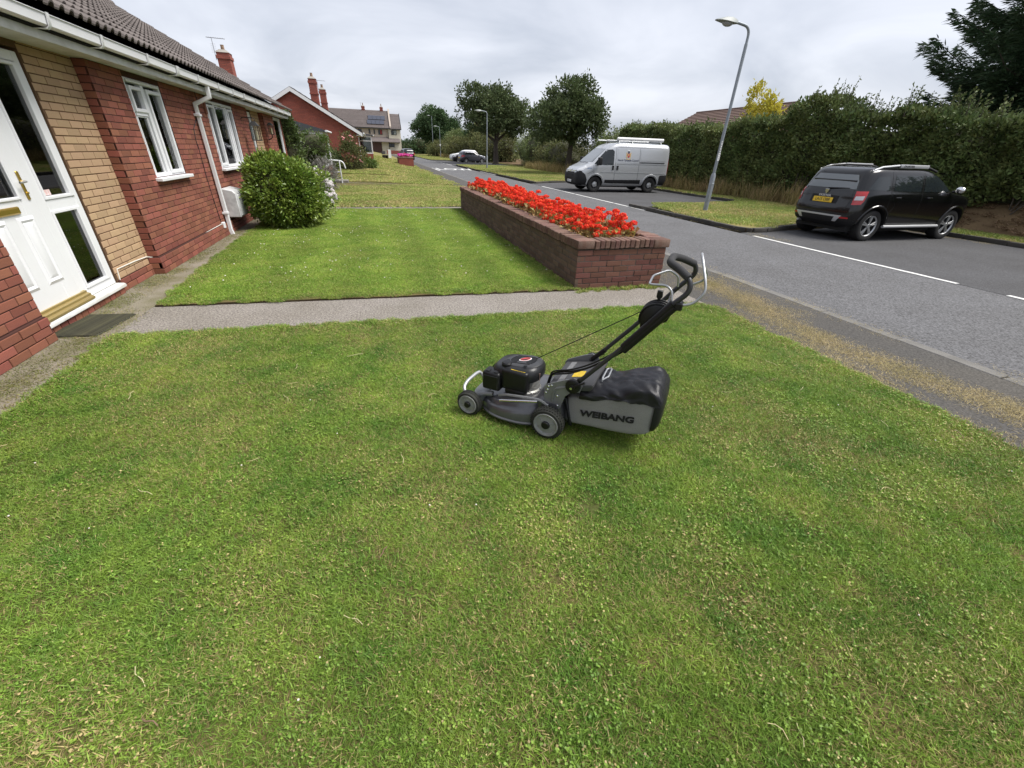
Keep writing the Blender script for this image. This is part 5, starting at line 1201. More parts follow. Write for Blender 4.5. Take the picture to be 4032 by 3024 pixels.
for ax, s_ in (('-y', -1), ('+y', 1)):
    skin_patch('side_window', m_cg, S, bv, [(-1.74, 1.14), (-1.14, 1.12), (-1.16, 1.42), (-1.52, 1.40)], ax)
    skin_patch('side_window', m_cg, S, bv, [(-1.00, 1.12), (-.12, 1.11), (-.10, 1.45), (-.98, 1.45)], ax)
    skin_patch('side_window', m_cg, S, bv, [(-.02, 1.11), (1.00, 1.12), (.60, 1.37), (.40, 1.455), (-.02, 1.455)], ax)
    for pts in ([(-1.08, .42), (-1.08, 1.52)], [(-.06, .42), (-.06, 1.52)], [(1.02, .48), (1.06, .9), (1.04, 1.12)], [(-1.08, .42), (.98, .42)], [(-1.08, .45), (-.86, .8), (-1.08, 1.08)]): skin_line('door_gap', m_seam, S, bv, pts, ax)
    for x in (-.86, .16):
        b = MB(); b.tube([(x - .09, s_ * .935, .985), (x - .06, s_ * .95, .985), (x + .06, s_ * .95, .985), (x + .09, s_ * .935, .985)], .014, 8); b.build('door_handle', m_bpaint, S)
    b = MB(); b.tube([(-.95, s_ * .905, .34), (.92, s_ * .905, .34)], .032, 8); b.build('side_step', m_skid, S)
    # wheel-arch flares
    for x in (-1.336, 1.336):
        P = []
        for a in range(-5, 186, 8):
            h = bv.ray_cast(Vector((x + .44 * math.cos(R(a)), s_ * 5, .358 + .44 * math.sin(R(a)))), Vector((0, -s_, 0)))
            if h[0] is not None and abs(h[0].y) > .7: P.append(h[0])
        if len(P) > 3: tubepart('arch_flare', m_bpaint, S, P, .022, 6)
    b = MB(); b.ball((.98, s_ * 1.0, 1.17), (.075, .10, .075), 12, 8); mi = b.build('mirror', m_chr, S); tubepart('mirror_arm', m_trim, mi, [(1.0, s_ * .84, 1.12), (.98, s_ * .95, 1.14)], .025, 6)
    # roof rail: bow with a silver name bar
    rl = tubepart('roof_rail', m_trim, S, fillet([(-1.64, s_ * .66, 1.525), (-1.35, s_ * .65, 1.60), (-.85, s_ * .66, 1.635), (.05, s_ * .66, 1.625), (.42, s_ * .655, 1.54)], .12), .026, 8)
    b = MB(); b.box(-.86, .06, -.022, .022, -.04, .035); q = b.build('name_bar', m_skid, rl, bevel=.012, seg=2); q.location = (0, s_ * .672, 1.635)
    b = MB(); b.tube([(-1.66, s_ * .665, 1.52), (-1.38, s_ * .66, 1.60), (-.9, s_ * .672, 1.643)], .022, 8); b.build('rail_tube', m_skid, rl)
    if s_ < 0:
        text_mesh('rail_lettering', 'DUSTER', .062, m_trim, rl, Matrix.Translation((-.60, -.697, 1.632)) @ Matrix.Rotation(R(90), 4, 'X'), extrude=.001, bold=.001, xscale=1.5)
skin_patch('rear_window', m_cgl, S, bv, [(-.64, 1.13), (.64, 1.13), (.59, 1.30), (.50, 1.43), (-.50, 1.43), (-.59, 1.30)], '-x', off=.005)
skin_patch('windscreen', m_cg, S, bv, [(-.70, 1.14), (.70, 1.14), (.56, 1.45), (-.56, 1.45)], '+x')
b = MB(); b.box(-1.88, -1.60, -.56, .56, 0, .035); q = b.build('spoiler', m_bpaint, S, bevel=.012, seg=2); q.matrix_local = Matrix.Translation((-.01, 0, 1.478)) @ Matrix.Rotation(R(-6), 4, 'Y')
for s_ in (1, -1):
    lp = skin_patch('tail_lamp', m_lampr, S, bv, [(-.13, 1.10), (.10, 1.09), (.12, .80), (-.06, .82), (-.10, .90)], ('diag', s_, -1.95, .86), off=.012)
    skin_patch('reverse_lamp', m_lampw, lp, bv, [(-.08, 1.0), (.085, .99), (.095, .905), (-.065, .915)], ('diag', s_, -1.95, .86), off=.018)
    skin_patch('rear_reflector', m_lampr, S, bv, [(s_ * .55, .50), (s_ * .74, .50), (s_ * .74, .535), (s_ * .55, .535)], '-x', off=.008)
for pts in ([(-.63, .70), (-.66, .92), (-.62, 1.12), (-.55, 1.42)], [(.63, .70), (.66, .92), (.62, 1.12), (.55, 1.42)], [(-.63, .70), (.63, .70)]): skin_line('tailgate_gap', m_seam, S, bv, pts, '-x', .005)
skin_patch('skid_plate', m_skid, S, bv, [(-.62, .56), (.62, .56), (.50, .42), (-.50, .42)], '-x', off=.014)
skin_patch('skid_recess', m_trim, S, bv, [(-.46, .525), (.46, .525), (.40, .40), (-.40, .40)], '-x', off=.018)
skin_patch('plate_recess', m_trim, S, bv, [(-.36, .80), (.36, .80), (.36, .97), (-.36, .97)], '-x', off=.006)
MR = Matrix(((0, 0, -1, -2.035), (-1, 0, 0, 0), (0, 1, 0, .865), (0, 0, 0, 1))) @ Matrix.Rotation(R(-8), 4, 'X')
plate(S, MR, 'LA15 OBR', .52, .112, m_plate, .098)
text_mesh('tailgate_lettering', 'DUSTER', .062, m_skid, S, Matrix(((0, 0, -1, -2.012), (-1, 0, 0, 0), (0, 1, 0, .958), (0, 0, 0, 1))), extrude=.004, bold=.002, xscale=1.45)
b = MB(); b.prism([(-.055, .05), (.055, .05), (.02, -.05), (-.02, -.05)], 0, .012, lambda u, v, w: (-1.985 - w, -u, 1.05 + v)); b.build('tailgate_badge', m_chr, S, bevel=.003)
tubepart('rear_wiper', m_trim, S, [(-1.955, -.02, 1.11), (-1.96, .02, 1.125), (-1.93, -.30, 1.14), (-1.92, -.5, 1.145)], .012, 6)
tubepart('exhaust', m_alloy, S, [(-1.85, .52, .33), (-2.03, .52, .34)], .03, 10)
boxpart('underbody', m_seam, S, -1.85, 1.85, -.70, .70, .21, .34)

# ------------------------------------------------------------------ silver council van
VANR = [((-2.38, .30), (2.26, .26), .86), ((-2.47, .42), (2.40, .36), .97), ((-2.50, .58), (2.46, .54), 1.015), ((-2.50, .82), (2.44, .78), 1.022), ((-2.50, 1.0), (2.37, .95), 1.022), ((-2.495, 1.12), (2.12, 1.12), 1.02), ((-2.49, 1.25), (1.80, 1.26), 1.012),
        ((-2.485, 1.45), (1.55, 1.47), .992), ((-2.48, 1.68), (1.24, 1.72), .962), ((-2.47, 1.88), (.97, 1.93), .930), ((-2.45, 2.02), (.74, 2.07), .89), ((-2.40, 2.12), (.46, 2.15), .81), ((-2.25, 2.17), (.15, 2.19), .66), ((-1.8, 2.19), (-.4, 2.20), .3)]
m_vpaint = mat('silver_van_paint', (0.50, 0.515, 0.535), .30, metal=.45, coat=.6, col2=(.40, .41, .42), var=.3, vscale=2)
V, body, bv = car('van', 'silver panel van with roof bars and council crest parked in the lay by', (11.93, 21.70, -.03), R(177), VANR, 10, m_vpaint, (-1.5, 1.5), .345, .24, .965, 'steel', cat='van', clad=None)
for ax, s_ in (('-y', -1), ('+y', 1)):
    skin_patch('side_window', m_cg, V, bv, [(.62, 1.22), (1.10, 1.20), (1.62, 1.24), (1.30, 1.58), (1.00, 1.86), (.72, 1.88), (.62, 1.80)], ax)
    for pts in ([(.52, .42), (.52, 1.98)], [(.52, .40), (1.02, .42)], [(-.75, .42), (-.75, 1.95)], [(-2.0, 1.98), (.45, 1.98)], [(1.62, .95), (1.66, 1.2)], [(1.95, .80), (1.62, .95), (1.62, .5)]): skin_line('panel_gap', m_seam, V, bv, pts, ax, .006)
    skin_patch('slide_rail', m_trim, V, bv, [(-2.15, 1.33), (-.78, 1.33), (-.78, 1.365), (-2.15, 1.365)], ax, off=.012)
    skin_line('body_crease', m_vpaint, V, bv, [(-2.3, 1.27), (.45, 1.27)], ax, .014); skin_line('body_crease', m_vpaint, V, bv, [(-2.3, .88), (1.3, .90)], ax, .014)
    skin_patch('panel_inset', mat('van_panel', (.48, .495, .515), .3, metal=.45, coat=.6), V, bv, [(-2.2, 1.42), (-.80, 1.42), (-.80, 1.90), (-2.2, 1.88)], ax, off=.006)
    skin_patch('panel_inset', MATS['van_panel'], V, bv, [(-.70, 1.32), (.44, 1.32), (.44, 1.92), (-.70, 1.90)], ax, off=.006)
    skin_patch('side_rubbing_strip', m_trim, V, bv, [(-.95, .40), (1.0, .42), (1.0, .56), (-.93, .58)], ax, off=.016)
    skin_patch('rear_bumper_side', m_trim, V, bv, [(-2.48, .35), (-1.98, .35), (-1.96, .72), (-2.0, .80), (-2.48, .82)], ax, off=.014)
    skin_patch('front_bumper_side', m_trim, V, bv, [(1.96, .32), (2.42, .32), (2.44, .95), (2.3, .94), (2.05, .78), (1.93, .5)], ax, off=.014)
    for x in (.40, .64):
        skin_patch('door_handle', m_trim, V, bv, [(x - .045, 1.0), (x + .045, 1.0), (x + .05, 1.19), (x - .05, 1.19)], ax, off=.016)
    b = MB(); b.box(-.10, .10, -.09, .09, -.17, .17); q = b.build('mirror', m_trim, V, bevel=.045, seg=3); q.location = (1.42, s_ * 1.16, 1.36)
    tubepart('mirror_arm', m_trim, q, [(.0, -s_ * .05, -.14), (.08, -s_ * .2, -.16)], .03, 6)
    for x in (-1.5, 1.5):
        P = []
        for a in range(0, 181, 9):
            h = bv.ray_cast(Vector((x + .45 * math.cos(R(a)), s_ * 5, .36 + .45 * math.sin(R(a)))), Vector((0, -s_, 0)))
            if h[0] is not None and abs(h[0].y) > .8: P.append(h[0])
        if len(P) > 3: tubepart('arch_flare', m_vpaint, V, P, .03, 6)
    skin_patch('tail_lamp', m_lampr, V, bv, [(-2.49, .85), (-2.41, .85), (-2.40, 1.55), (-2.485, 1.55)], ax, off=.010)
    skin_patch('headlamp', m_lampw, V, bv, [(s_ * .58, .88), (s_ * .96, .94), (s_ * .985, 1.10), (s_ * .80, 1.06), (s_ * .58, .96)], '+x', off=.010)
    skin_patch('headlamp_side', m_lampw, V, bv, [(2.33, .98), (2.02, 1.06), (1.98, 1.14), (2.1, 1.16), (2.36, 1.08)], ax, off=.010)
skin_patch('windscreen', m_cgl, V, bv, [(-.86, 1.32), (.86, 1.32), (.74, 1.90), (-.74, 1.90)], '+x', off=.006)
skin_patch('front_bumper', m_trim, V, bv, [(-.98, .30), (.98, .30), (1.0, .62), (.95, .92), (.60, .82), (.5, .55), (-.5, .55), (-.60, .82), (-.95, .92), (-1.0, .62)], '+x', off=.02)
skin_patch('grille', m_seam, V, bv, [(-.5, .57), (.5, .57), (.56, .80), (.45, .86), (-.45, .86), (-.56, .80)], '+x', off=.012)
for zz in (.885, .935):
    skin_line('grille_chevron', m_chr, V, bv, [(-.56, zz - .02), (-.15, zz - .02), (0, zz + .035), (.15, zz - .02), (.56, zz - .02)], '+x', .016)
VP_ = Matrix(((0, 0, 1, 2.475), (1, 0, 0, 0), (0, 1, 0, .46), (0, 0, 0, 1))); plate(V, VP_, '', .52, .112, m_platew)
for x0, x1 in ((-.20, -.02), (.06, .17)): b = MB(); b.box(x0, x1, -.03, .03, .0122, .0132, M=VP_); b.build('plate_marks', mat('plate_faded_ink', (.22, .22, .28), .5), V, smooth=0)
tubepart('wiper', m_trim, V, [(1.82, .1, 1.285), (1.78, -.6, 1.30)], .012, 5); tubepart('wiper', m_trim, V, [(1.82, .62, 1.285), (1.80, .02, 1.30)], .012, 5)
# roof bars and pipe carrier
for x in (-1.9, -.35, .35):
    rb = tubepart('roof_bar', m_sil, V, [(x, -.78, 2.12), (x, -.74, 2.24), (x, .74, 2.24), (x, .78, 2.12)], .02, 8)
tubepart('pipe_carrier', mat('carrier_white', (.7, .7, .7), .45), V, [(-2.05, .66, 2.335), (.42, .66, 2.335)], .075, 12)
tubepart('carrier_rail', m_sil, V, [(-2.0, -.66, 2.28), (.85, -.66, 2.28)], .03, 8); tubepart('carrier_rail', m_sil, V, [(.3, .66, 2.255), (.95, .6, 2.255)], .03, 8)
# crest and lettering on the side that faces us (left)
LM = lambda x, z: Matrix(((-1, 0, 0, x), (0, 0, 1, 0), (0, 1, 0, z), (0, 0, 0, 1)))
def on_side(x, z, off=.012):
    h = bv.ray_cast(Vector((x, 5, z)), Vector((0, -1, 0))); n_ = h[1] if h[1].y > 0 else -h[1]
    zx = n_; xx_ = Vector((-1, 0, 0)); yy_ = zx.cross(xx_).normalized(); xx_ = yy_.cross(zx).normalized()
    M = Matrix((xx_, yy_, zx)).transposed().to_4x4(); M.translation = h[0] + n_ * off; return M
m_nav = mat('crest_navy', (.03, .035, .07), .5); m_cr = mat('crest_red', (.42, .05, .04), .5); m_cgd = mat('crest_gold', (.55, .40, .15), .5)
text_mesh('side_lettering', 'North Tyneside Council', .112, m_nav, V, on_side(-.14, 1.43), extrude=.0008, bold=.0016)
Mc = on_side(-.13, 1.68)
def crest(nm, poly, mm, z_): b = MB(); b.prism(poly, z_, z_ + .0015, lambda u, v, w: tuple(Mc @ Vector((u, v, w)))); b.build(nm, mm, V, smooth=0)
crest('crest_shield', [(-.065, .04), (.065, .04), (.065, -.06), (.04, -.115), (0, -.14), (-.04, -.115), (-.065, -.06)], m_cr, 0)
crest('crest_charge', [(-.045, .0), (0, .025), (.045, .0), (.02, -.02), (.03, -.06), (0, -.04), (-.03, -.06), (-.02, -.02)], m_cgd, .0018)
for s_ in (-1, 1):
    crest('crest_supporter', [(s_ * x, z_) for x, z_ in ((.072, -.14), (.085, -.05), (.075, .02), (.09, .08), (.115, .10), (.13, .06), (.115, .02), (.125, -.04), (.12, -.12))], m_cgd, 0)
crest('crest_helm', [(-.04, .05), (.04, .05), (.05, .10), (.03, .15), (-.03, .15), (-.05, .10)], m_nav, 0)
crest('crest_crown', [(-.05, .15), (.05, .15), (.06, .20), (.02, .18), (0, .21), (-.02, .18), (-.06, .20)], m_wht, 0)
crest('crest_scroll', [(-.12, -.16), (0, -.185), (.12, -.16), (.13, -.19), (0, -.22), (-.13, -.19)], m_cgd, 0)
b = MB(); b.box(-.11, .11, -.02, .02, 0, .002, M=on_side(1.85, 1.05, .004)); b.build('model_mark', mat('faded_blue_mark', (.2, .25, .36), .5), V, smooth=0)
boxpart('underbody', m_seam, V, -2.1, 2.0, -.75, .75, .22, .36)

# ------------------------------------------------------------------ cars further up the road
def small_car(name, label, loc, rz, L, W, Hh, hood, rear, paint, wr=.31, hatch=True, group=None):
    k = L / 4.1; wz = Hh
    rows = [((-L * .47, .25), (L * .47, .22), W * .88), ((-L * .49, .36), (L * .49, .34), W * .97), ((-L * .5, .52), (L * .5, .50), W), ((-L * .495, .70), (L * .49, .66), W), ((-L * .485, .85), (L * .46, hood - .08), W * .99), ((-L * .475, .95), (L * .38, hood + .02), W * .97),
            ((-L * .465, 1.0), (L * .25, hood + .12), W * .94), ((-L * rear, wz * .80), (L * .16, wz * .80), W * .86), ((-L * (rear - .04), wz * .92), (L * .06, wz * .93), W * .77), ((-L * (rear - .09), wz * .98), (-L * .02, wz * .985), W * .62), ((-L * .22, wz), (-L * .08, wz), W * .3)]
    root, body, bv = car(name, label, loc, rz, rows, 6.5, paint, (-L * .31, L * .31), wr, .2, W - .03, 'alloy', group=group)
    zb = 1.0; zt = wz * .9
    for ax in ('+y', '-y'):
        skin_patch('side_window', m_cg, root, bv, [(-L * .36, zb + .06), (-L * .05, zb + .02), (-L * .05, zt), (-L * .28, zt)], ax)
        skin_patch('side_window', m_cg, root, bv, [(-L * .035, zb + .02), (L * .20, zb + .03), (L * .07, zt - .02), (-L * .035, zt)], ax)
        s_ = 1 if ax == '+y' else -1
        b = MB(); b.ball((L * .19, s_ * (W + .06), 1.02), (.07, .09, .07), 10, 6); b.build('mirror', paint, root)
        skin_patch('headlamp', m_lampw, root, bv, [(s_ * W * .55, hood - .22), (s_ * W * .92, hood - .18), (s_ * W * .95, hood - .05), (s_ * W * .6, hood - .10)], '+x', off=.01)
        skin_patch('tail_lamp', m_lampr, root, bv, [(s_ * W * .70, .72), (s_ * W * .96, .74), (s_ * W * .96, 1.0), (s_ * W * .78, 1.0)], '-x', off=.01)
        skin_line('door_gap', m_seam, root, bv, [(-L * .045, .4), (-L * .045, zt)], ax, .006)
    skin_patch('windscreen', m_cg, root, bv, [(-W * .8, hood + .16), (W * .8, hood + .16), (W * .66, zt), (-W * .66, zt)], '+x')
    skin_patch('rear_window', m_cg, root, bv, [(-W * .72, 1.05), (W * .72, 1.05), (W * .6, zt), (-W * .6, zt)], '-x')
    skin_patch('grille', m_seam, root, bv, [(-W * .5, .42), (W * .5, .42), (W * .5, .62), (-W * .5, .62)], '+x', off=.01)
    skin_patch('number_plate', m_platew, root, bv, [(-.26, .46), (.26, .46), (.26, .57), (-.26, .57)], '+x', off=.02); skin_patch('number_plate', m_plate, root, bv, [(-.26, .62), (.26, .62), (.26, .73), (-.26, .73)], '-x', off=.012)
    boxpart('underbody', m_seam, root, -L * .43, L * .43, -W * .8, W * .8, .2, .32)
    return root
small_car('hatchback', 'dark grey hatchback parked nearest in the far lay by', (14.1, 69.6, -.046), R(12), 4.1, .85, 1.50, .95, .45, mat('grey_car_paint', (.09, .095, .115), .28, metal=.5, coat=.9))
small_car('hatchback', 'black car half hidden behind the dark grey hatchback', (13.7, 72.4, -.046), R(183), 4.3, .87, 1.48, .93, .45, m_bpaint)
small_car('suv', 'white SUV beyond the dark grey hatchback in the far lay by', (13.9, 75.2, -.046), R(180), 4.55, .92, 1.66, 1.03, .46, mat('white_car_paint', (.72, .73, .74), .28, coat=.9), wr=.34)
small_car('estate_car', 'black car parked by the cream house behind the pink planter', (5.0, 76.5, -.03), R(100), 4.4, .88, 1.55, .95, .45, m_bpaint)
# ================================================================== vegetation
def sample_clumps(blobs, nc, per, spread, seed, rmin=.55, flat=.75):
    r = np.random.default_rng(seed); vol = np.array([b_[1][0] * b_[1][1] * b_[1][2] for b_ in blobs]) ** .67; idx = r.choice(len(blobs), nc, p=vol / vol.sum())
    C = np.array([b_[0] for b_ in blobs])[idx]; A = np.array([b_[1] for b_ in blobs])[idx]
    d = r.normal(0, 1, (nc, 3)); d /= np.linalg.norm(d, axis=1, keepdims=True); rad = rmin + (1.0 - rmin) * r.random(nc) ** .6 + np.abs(r.normal(0, .07, nc))
    cc = C + A * d * rad[:, None]
    P = np.repeat(cc, per, 0) + r.normal(0, spread, (nc * per, 3)) * np.array([1, 1, flat]); Dn = np.repeat(d, per, 0) + np.array([0, 0, .15])
    return P, Dn
def puff(c, rad, n, r0, r1, seed, low=-.75):
    """A crown of many unequal puffs spread through an ellipsoid."""
    g_ = random.Random(seed); out_ = []
    while len(out_) < n:
        d = Vector((g_.gauss(0, 1), g_.gauss(0, 1), g_.gauss(0, 1))).normalized() * g_.uniform(.35, 1.0) ** .6
        if d.z < low: continue
        r_ = g_.uniform(r0, r1); k_ = .80; out_.append(((c[0] + d.x * rad[0] * k_, c[1] + d.y * rad[1] * k_, c[2] + d.z * rad[2] * k_), (r_ * g_.uniform(.9, 1.3), r_ * g_.uniform(.9, 1.3), r_ * g_.uniform(.6, .85))))
    return out_
m_bark = mat('bark', (0.10, 0.085, 0.07), .95, col2=(.06, .05, .042), var=1, vscale=9, bump=1, bscale=22, spec=.2)
def tree(name, label, loc, blobs, nc, per, leaf, spread, m, trunk_r, limbs, seed, th, group=None, lean=0):
    t = thing(name, label, 'tree', loc, 0, group); b = MB(); x0 = 0
    b.tube([(0, 0, -.05), (.0, 0, .15), (lean * .2, 0, th * .5), (lean * .6, 0, th)], [trunk_r * 1.5, trunk_r * 1.1, trunk_r * .85, trunk_r * .72], 12); b.build('trunk', m_bark, t, smooth=60)
    for (p1, p2) in limbs:
        b = MB(); b.tube(fillet([(lean * .55, 0, th - .25), p1, p2], .4), .06 * trunk_r / .22 + .0, 7); n_ = len(b.v) // 7
        b = MB(); pth = fillet([(lean * .55, 0, th - .25), p1, p2], .4); b.tube(pth, [trunk_r * .5 * (1 - .75 * i / (len(pth) - 1)) for i in range(len(pth))], 7); b.build('limb', m_bark, t, smooth=60)
    P, Dn = sample_clumps(blobs, nc, per, spread, seed)
    link('crown', leaf_mesh('crown', P, Dn, leaf, m, aspect=.62, fold=.14, jit=1.0, seed=seed), t)
    return t
def bush(name, label, loc, blobs, nc, per, leaf, spread, m, seed, cat='shrub', group=None, stems=5, hgt=.5, rmin=.7, core=None, part='foliage', jit=.9, aspect=.55):
    t = thing(name, label, cat, loc, 0, group); r = random.Random(seed); b = MB()
    for k in range(stems):
        a = r.uniform(0, 6.28); b.tube([(.05 * math.cos(a), .05 * math.sin(a), -.03), (.2 * hgt * math.cos(a), .2 * hgt * math.sin(a), hgt * .5), (.45 * hgt * math.cos(a), .45 * hgt * math.sin(a), hgt)], [.02, .016, .008], 5)
    b.build('stems', m_bark, t, smooth=60)
    P, Dn = sample_clumps(blobs, nc, per, spread, seed, rmin=rmin)
    P[:, 2] = np.maximum(P[:, 2], .02)
    link(part, leaf_mesh(part, P, Dn, leaf, m, aspect=aspect, fold=.12, jit=jit, seed=seed), t)
    if core:
        b = MB()
        for c, a_ in blobs: b.ball(c, [q * core for q in a_], 14, 10)
        b.build('inner_twigs', mat('twig_mass', (.045, .045, .022), .95, grain=.5, gscale=30), t, weld=False)
    return t
lf_tree = mat('tree_leaf', (0.085, 0.115, 0.045), .6, island=.35, hue=.018, trans=.22, spec=.3)
lf_tree2 = mat('sycamore_leaf', (0.06, 0.105, 0.04), .6, island=.35, hue=.015, trans=.22, spec=.3)
lf_hedge = mat('hedge_leaf', (0.112, 0.168, 0.056), .5, col2=(.18, .195, .07), var=.8, vscale=.6, island=.42, hue=.022, trans=.2, spec=.35)
lf_scrub = mat('scrub_leaf', (0.085, 0.115, 0.04), .65, col2=(.17, .15, .06), var=.8, vscale=.5, island=.35, hue=.02, trans=.2, spec=.2)
lf_laurel = mat('laurel_leaf', (0.105, 0.195, 0.034), .35, col2=(.25, .31, .05), var=.9, vscale=2.4, island=.35, hue=.015, trans=.2, spec=.5)
lf_con = mat('conifer_spray', (0.045, 0.08, 0.036), .6, island=.45, hue=.02, trans=.12, spec=.3)
lf_gold = mat('golden_leaf', (0.50, 0.45, 0.06), .6, island=.25, hue=.015, trans=.3)
lf_ever = mat('evergreen_leaf', (0.05, 0.085, 0.025), .6, col2=(.13, .17, .04), var=.7, vscale=2, island=.35, hue=.015, trans=.2)
lf_round = mat('rounded_shrub_leaf', (0.13, 0.20, 0.035), .55, col2=(.06, .09, .025), var=.8, vscale=2, island=.3, hue=.015, trans=.2)

# street trees across the road
tree('broadleaf_tree', 'rounded dark green tree on a pale trunk just behind the silver van', (15.95, 37.4, .05),
     puff((-.35, 0, 4.35), (3.7, 3.2, 2.35), 24, .75, 1.35, 3), 760, 30, .20, .20, lf_tree, .26,
     [((.9, 0, 3.2), (2.0, .2, 4.2)), ((-.9, .2, 3.2), (-2.2, 0, 4.2)), ((.1, .5, 3.8), (.0, .8, 5.4)), ((-.3, -.5, 3.6), (-.6, -1.2, 5.0))], 21, 2.7, lean=.25)
tree('broadleaf_tree', 'middle street tree with a forked trunk behind the nearer curved lamp post', (16.25, 63.6, .05),
     puff((-.6, 0, 5.8), (4.9, 4.2, 3.3), 26, 1.0, 1.75, 4), 820, 30, .27, .27, lf_tree, .36,
     [((1.2, 0, 3.6), (2.6, .2, 5.0)), ((-1.2, .2, 3.4), (-3.0, 0, 5.0)), ((-.2, .5, 4.4), (-.3, .8, 7.0)), ((.4, -.5, 4.2), (.6, -1.2, 6.0))], 22, 2.9)
tree('broadleaf_tree', 'tallest dense sycamore like tree at the far end of the road', (16.3, 126, .05),
     puff((0, 0, 6.9), (5.4, 4.6, 6.0), 30, 1.5, 2.4, 5, low=-1), 800, 30, .44, .42, lf_tree2, .45,
     [((1.6, 0, 5), (3, 0, 7)), ((-1.6, 0, 5), (-3, 0, 7))], 23, 4.0)
for i, (x, y, h_, w, lab) in enumerate(((7.4, 158, 9, 7, 'distant tree showing over the roof between the red chimney and the cream house'), (23.5, 108, 7.2, 5.5, 'small leafy tree to the right of the tallest far tree'), (21.5, 92, 6.5, 5, 'bushy tree behind the white SUV in the far lay by'))):
    tree('background_tree', lab, (x if i else -9.5, y, 0), [((0, 0, h_ * .55), (w * .5, w * .5, h_ * .42)), ((w * .25, 0, h_ * .45), (w * .35, w * .3, h_ * .3))], 320, 30, .42, .5, lf_tree2 if i % 2 else lf_scrub, .25, [((.6, 0, h_ * .4), (1.5, 0, h_ * .6))], 30 + i, h_ * .35)
# scrub along the back of the verge
for i, (x, y, blobs, lab, mm) in enumerate((
        (18.6, 32.5, [((0, 0, 1.6), (2.0, 3.2, 1.7)), ((.5, 2.5, 1.5), (1.8, 2.5, 1.4))], 'dark bramble scrub at the foot of the nearest street tree', lf_hedge),
        (18.2, 43.0, [((0, 0, 1.3), (2.0, 3.5, 1.5)), ((-.8, -2.5, .9), (1.4, 2.0, 1.0)), ((.5, 4, 1.4), (2.0, 3.0, 1.5))], 'rough weedy scrub between the two nearer street trees', lf_scrub),
        (19.2, 52.5, [((0, 0, 1.9), (2.2, 4.2, 2.0)), ((.5, 5, 1.8), (2.2, 3.5, 1.9))], 'deep shady thicket behind the forked tree', lf_hedge),
        (20.0, 76.0, [((0, 0, 2.0), (2.6, 6.0, 2.2)), ((0, 8, 2.2), (2.6, 6.0, 2.3))], 'green thicket behind the three parked cars', lf_scrub),
        (18.0, 100.0, [((0, 0, 1.6), (3.0, 7.0, 1.9)), ((-2, 14, 1.4), (3.0, 6.0, 1.6))], 'low pale scrub round the two far lamp posts', lf_scrub),
        (20.5, 117.0, [((0, 0, 2.6), (3.0, 7.0, 2.8))], 'tall scrub to the right of the far lamp posts', lf_hedge))):
    sc = .1 if y < 60 else .2
    bush('scrub', lab, (x, y, .05), blobs, 560, 30, sc * 1.3, sc * 2.0, mm, 50 + i, stems=8, hgt=1.6, rmin=.75, core=.86)
bush('scrub', 'distant hedge closing the end of the road beyond the cream house', (9.0, 150, .05), [((0, 0, 1.4), (5.5, 2.5, 1.8)), ((-6, 2, 1.6), (4, 2.5, 1.9)), ((6, 0, 2.2), (5, 2.5, 2.4))], 420, 26, .4, .5, lf_tree2, 59, stems=6, hgt=1.5, rmin=.75, core=.86)
# tall dry grass and weeds in front of the hedge
T7 = [grass_tile('tall_weed_tile', 60, .35, .75, .014, grass_mat('tall_dry_blades', (0.16, 0.17, 0.05), (0.36, 0.27, 0.12), (0.46, 0.34, 0.18), .8, .7), seed=110 + i, lean=.35) for i in range(3)]
r_ = np.random.default_rng(77)
def wpts(x0, x1, y0, y1, n): return np.stack([r_.uniform(x0, x1, n), r_.uniform(y0, y1, n), np.full(n, .05)], 1)
scatter('tall_grass', 'tall dry grass and weeds along the foot of the hedge and scrub', np.concatenate([wpts(15.9, 16.8, 12, 28, 130), wpts(15.2, 17.8, 29, 36, 80), wpts(15.6, 17.0, 38.5, 48, 110), wpts(14.5, 17, 80, 115, 160)]), T7, cat='weeds', seed=60, smin=.6, smax=1.35)

# the long hedge
HD = wthing('hedge', 'long tall clipped mixed hedge behind the parked van and SUV', 'hedge', (17.2, 12, 0))
def hedge_top(y): return 3.03 + .14 * math.sin(y * .5) + .10 * math.sin(y * 1.7 + 1) + .06 * math.sin(y * 4.3) + .55 * math.exp(-((y - 15.6) / 1.0) ** 2) - .28 * sstep(12, 6, y)
hr = np.random.default_rng(3); n = 120000
yv = hr.uniform(-7, 30.5, n); kind = hr.random(n)
zt = np.array([hedge_top(y) for y in yv])
bulge = np.array([.35 * noise.noise(Vector((y * .55, 0, z * .7))) + .22 * noise.noise(Vector((y * 1.6, 3, z * 1.9))) for y, z in zip(yv, hr.random(n) * 3.2)])
front = kind < .72
z_lo = np.array([.18 + .75 * sstep(10.5, 7.5, y) + .25 * noise.noise(Vector((y * 1.3, 5, 0))) * sstep(10.5, 7.5, y) for y in yv])
zf = z_lo + (zt - z_lo) * hr.random(n) ** .85
bulge = np.array([.6 * noise.noise(Vector((y * .55, 0, z * .7))) + .34 * noise.noise(Vector((y * 1.6, 3, z * 1.9))) for y, z in zip(yv, zf)])
xf = 16.55 + .35 * (zf / 3.2) ** 2 - bulge + np.abs(hr.normal(0, .14, n)) + np.where(zf < .75, .5 * (.75 - zf), 0)
xt = hr.uniform(16.7, 18.6, n); zt2 = zt + hr.normal(0, .09, n) + .12 * np.array([noise.noise(Vector((x * 1.3, y * 1.3, 7))) for x, y in zip(xt, yv)])
P = np.where(front[:, None], np.stack([xf, yv, zf], 1), np.stack([xt, yv, zt2], 1))
Dn = np.where(front[:, None], np.array([[-1, 0, .35]]), np.array([[-.2, 0, 1]]))
stuff(link('hedge_leaves', leaf_mesh('hedge_leaves', P, Dn, .125, lf_hedge, aspect=.62, fold=.14, jit=.8, seed=4), HD))
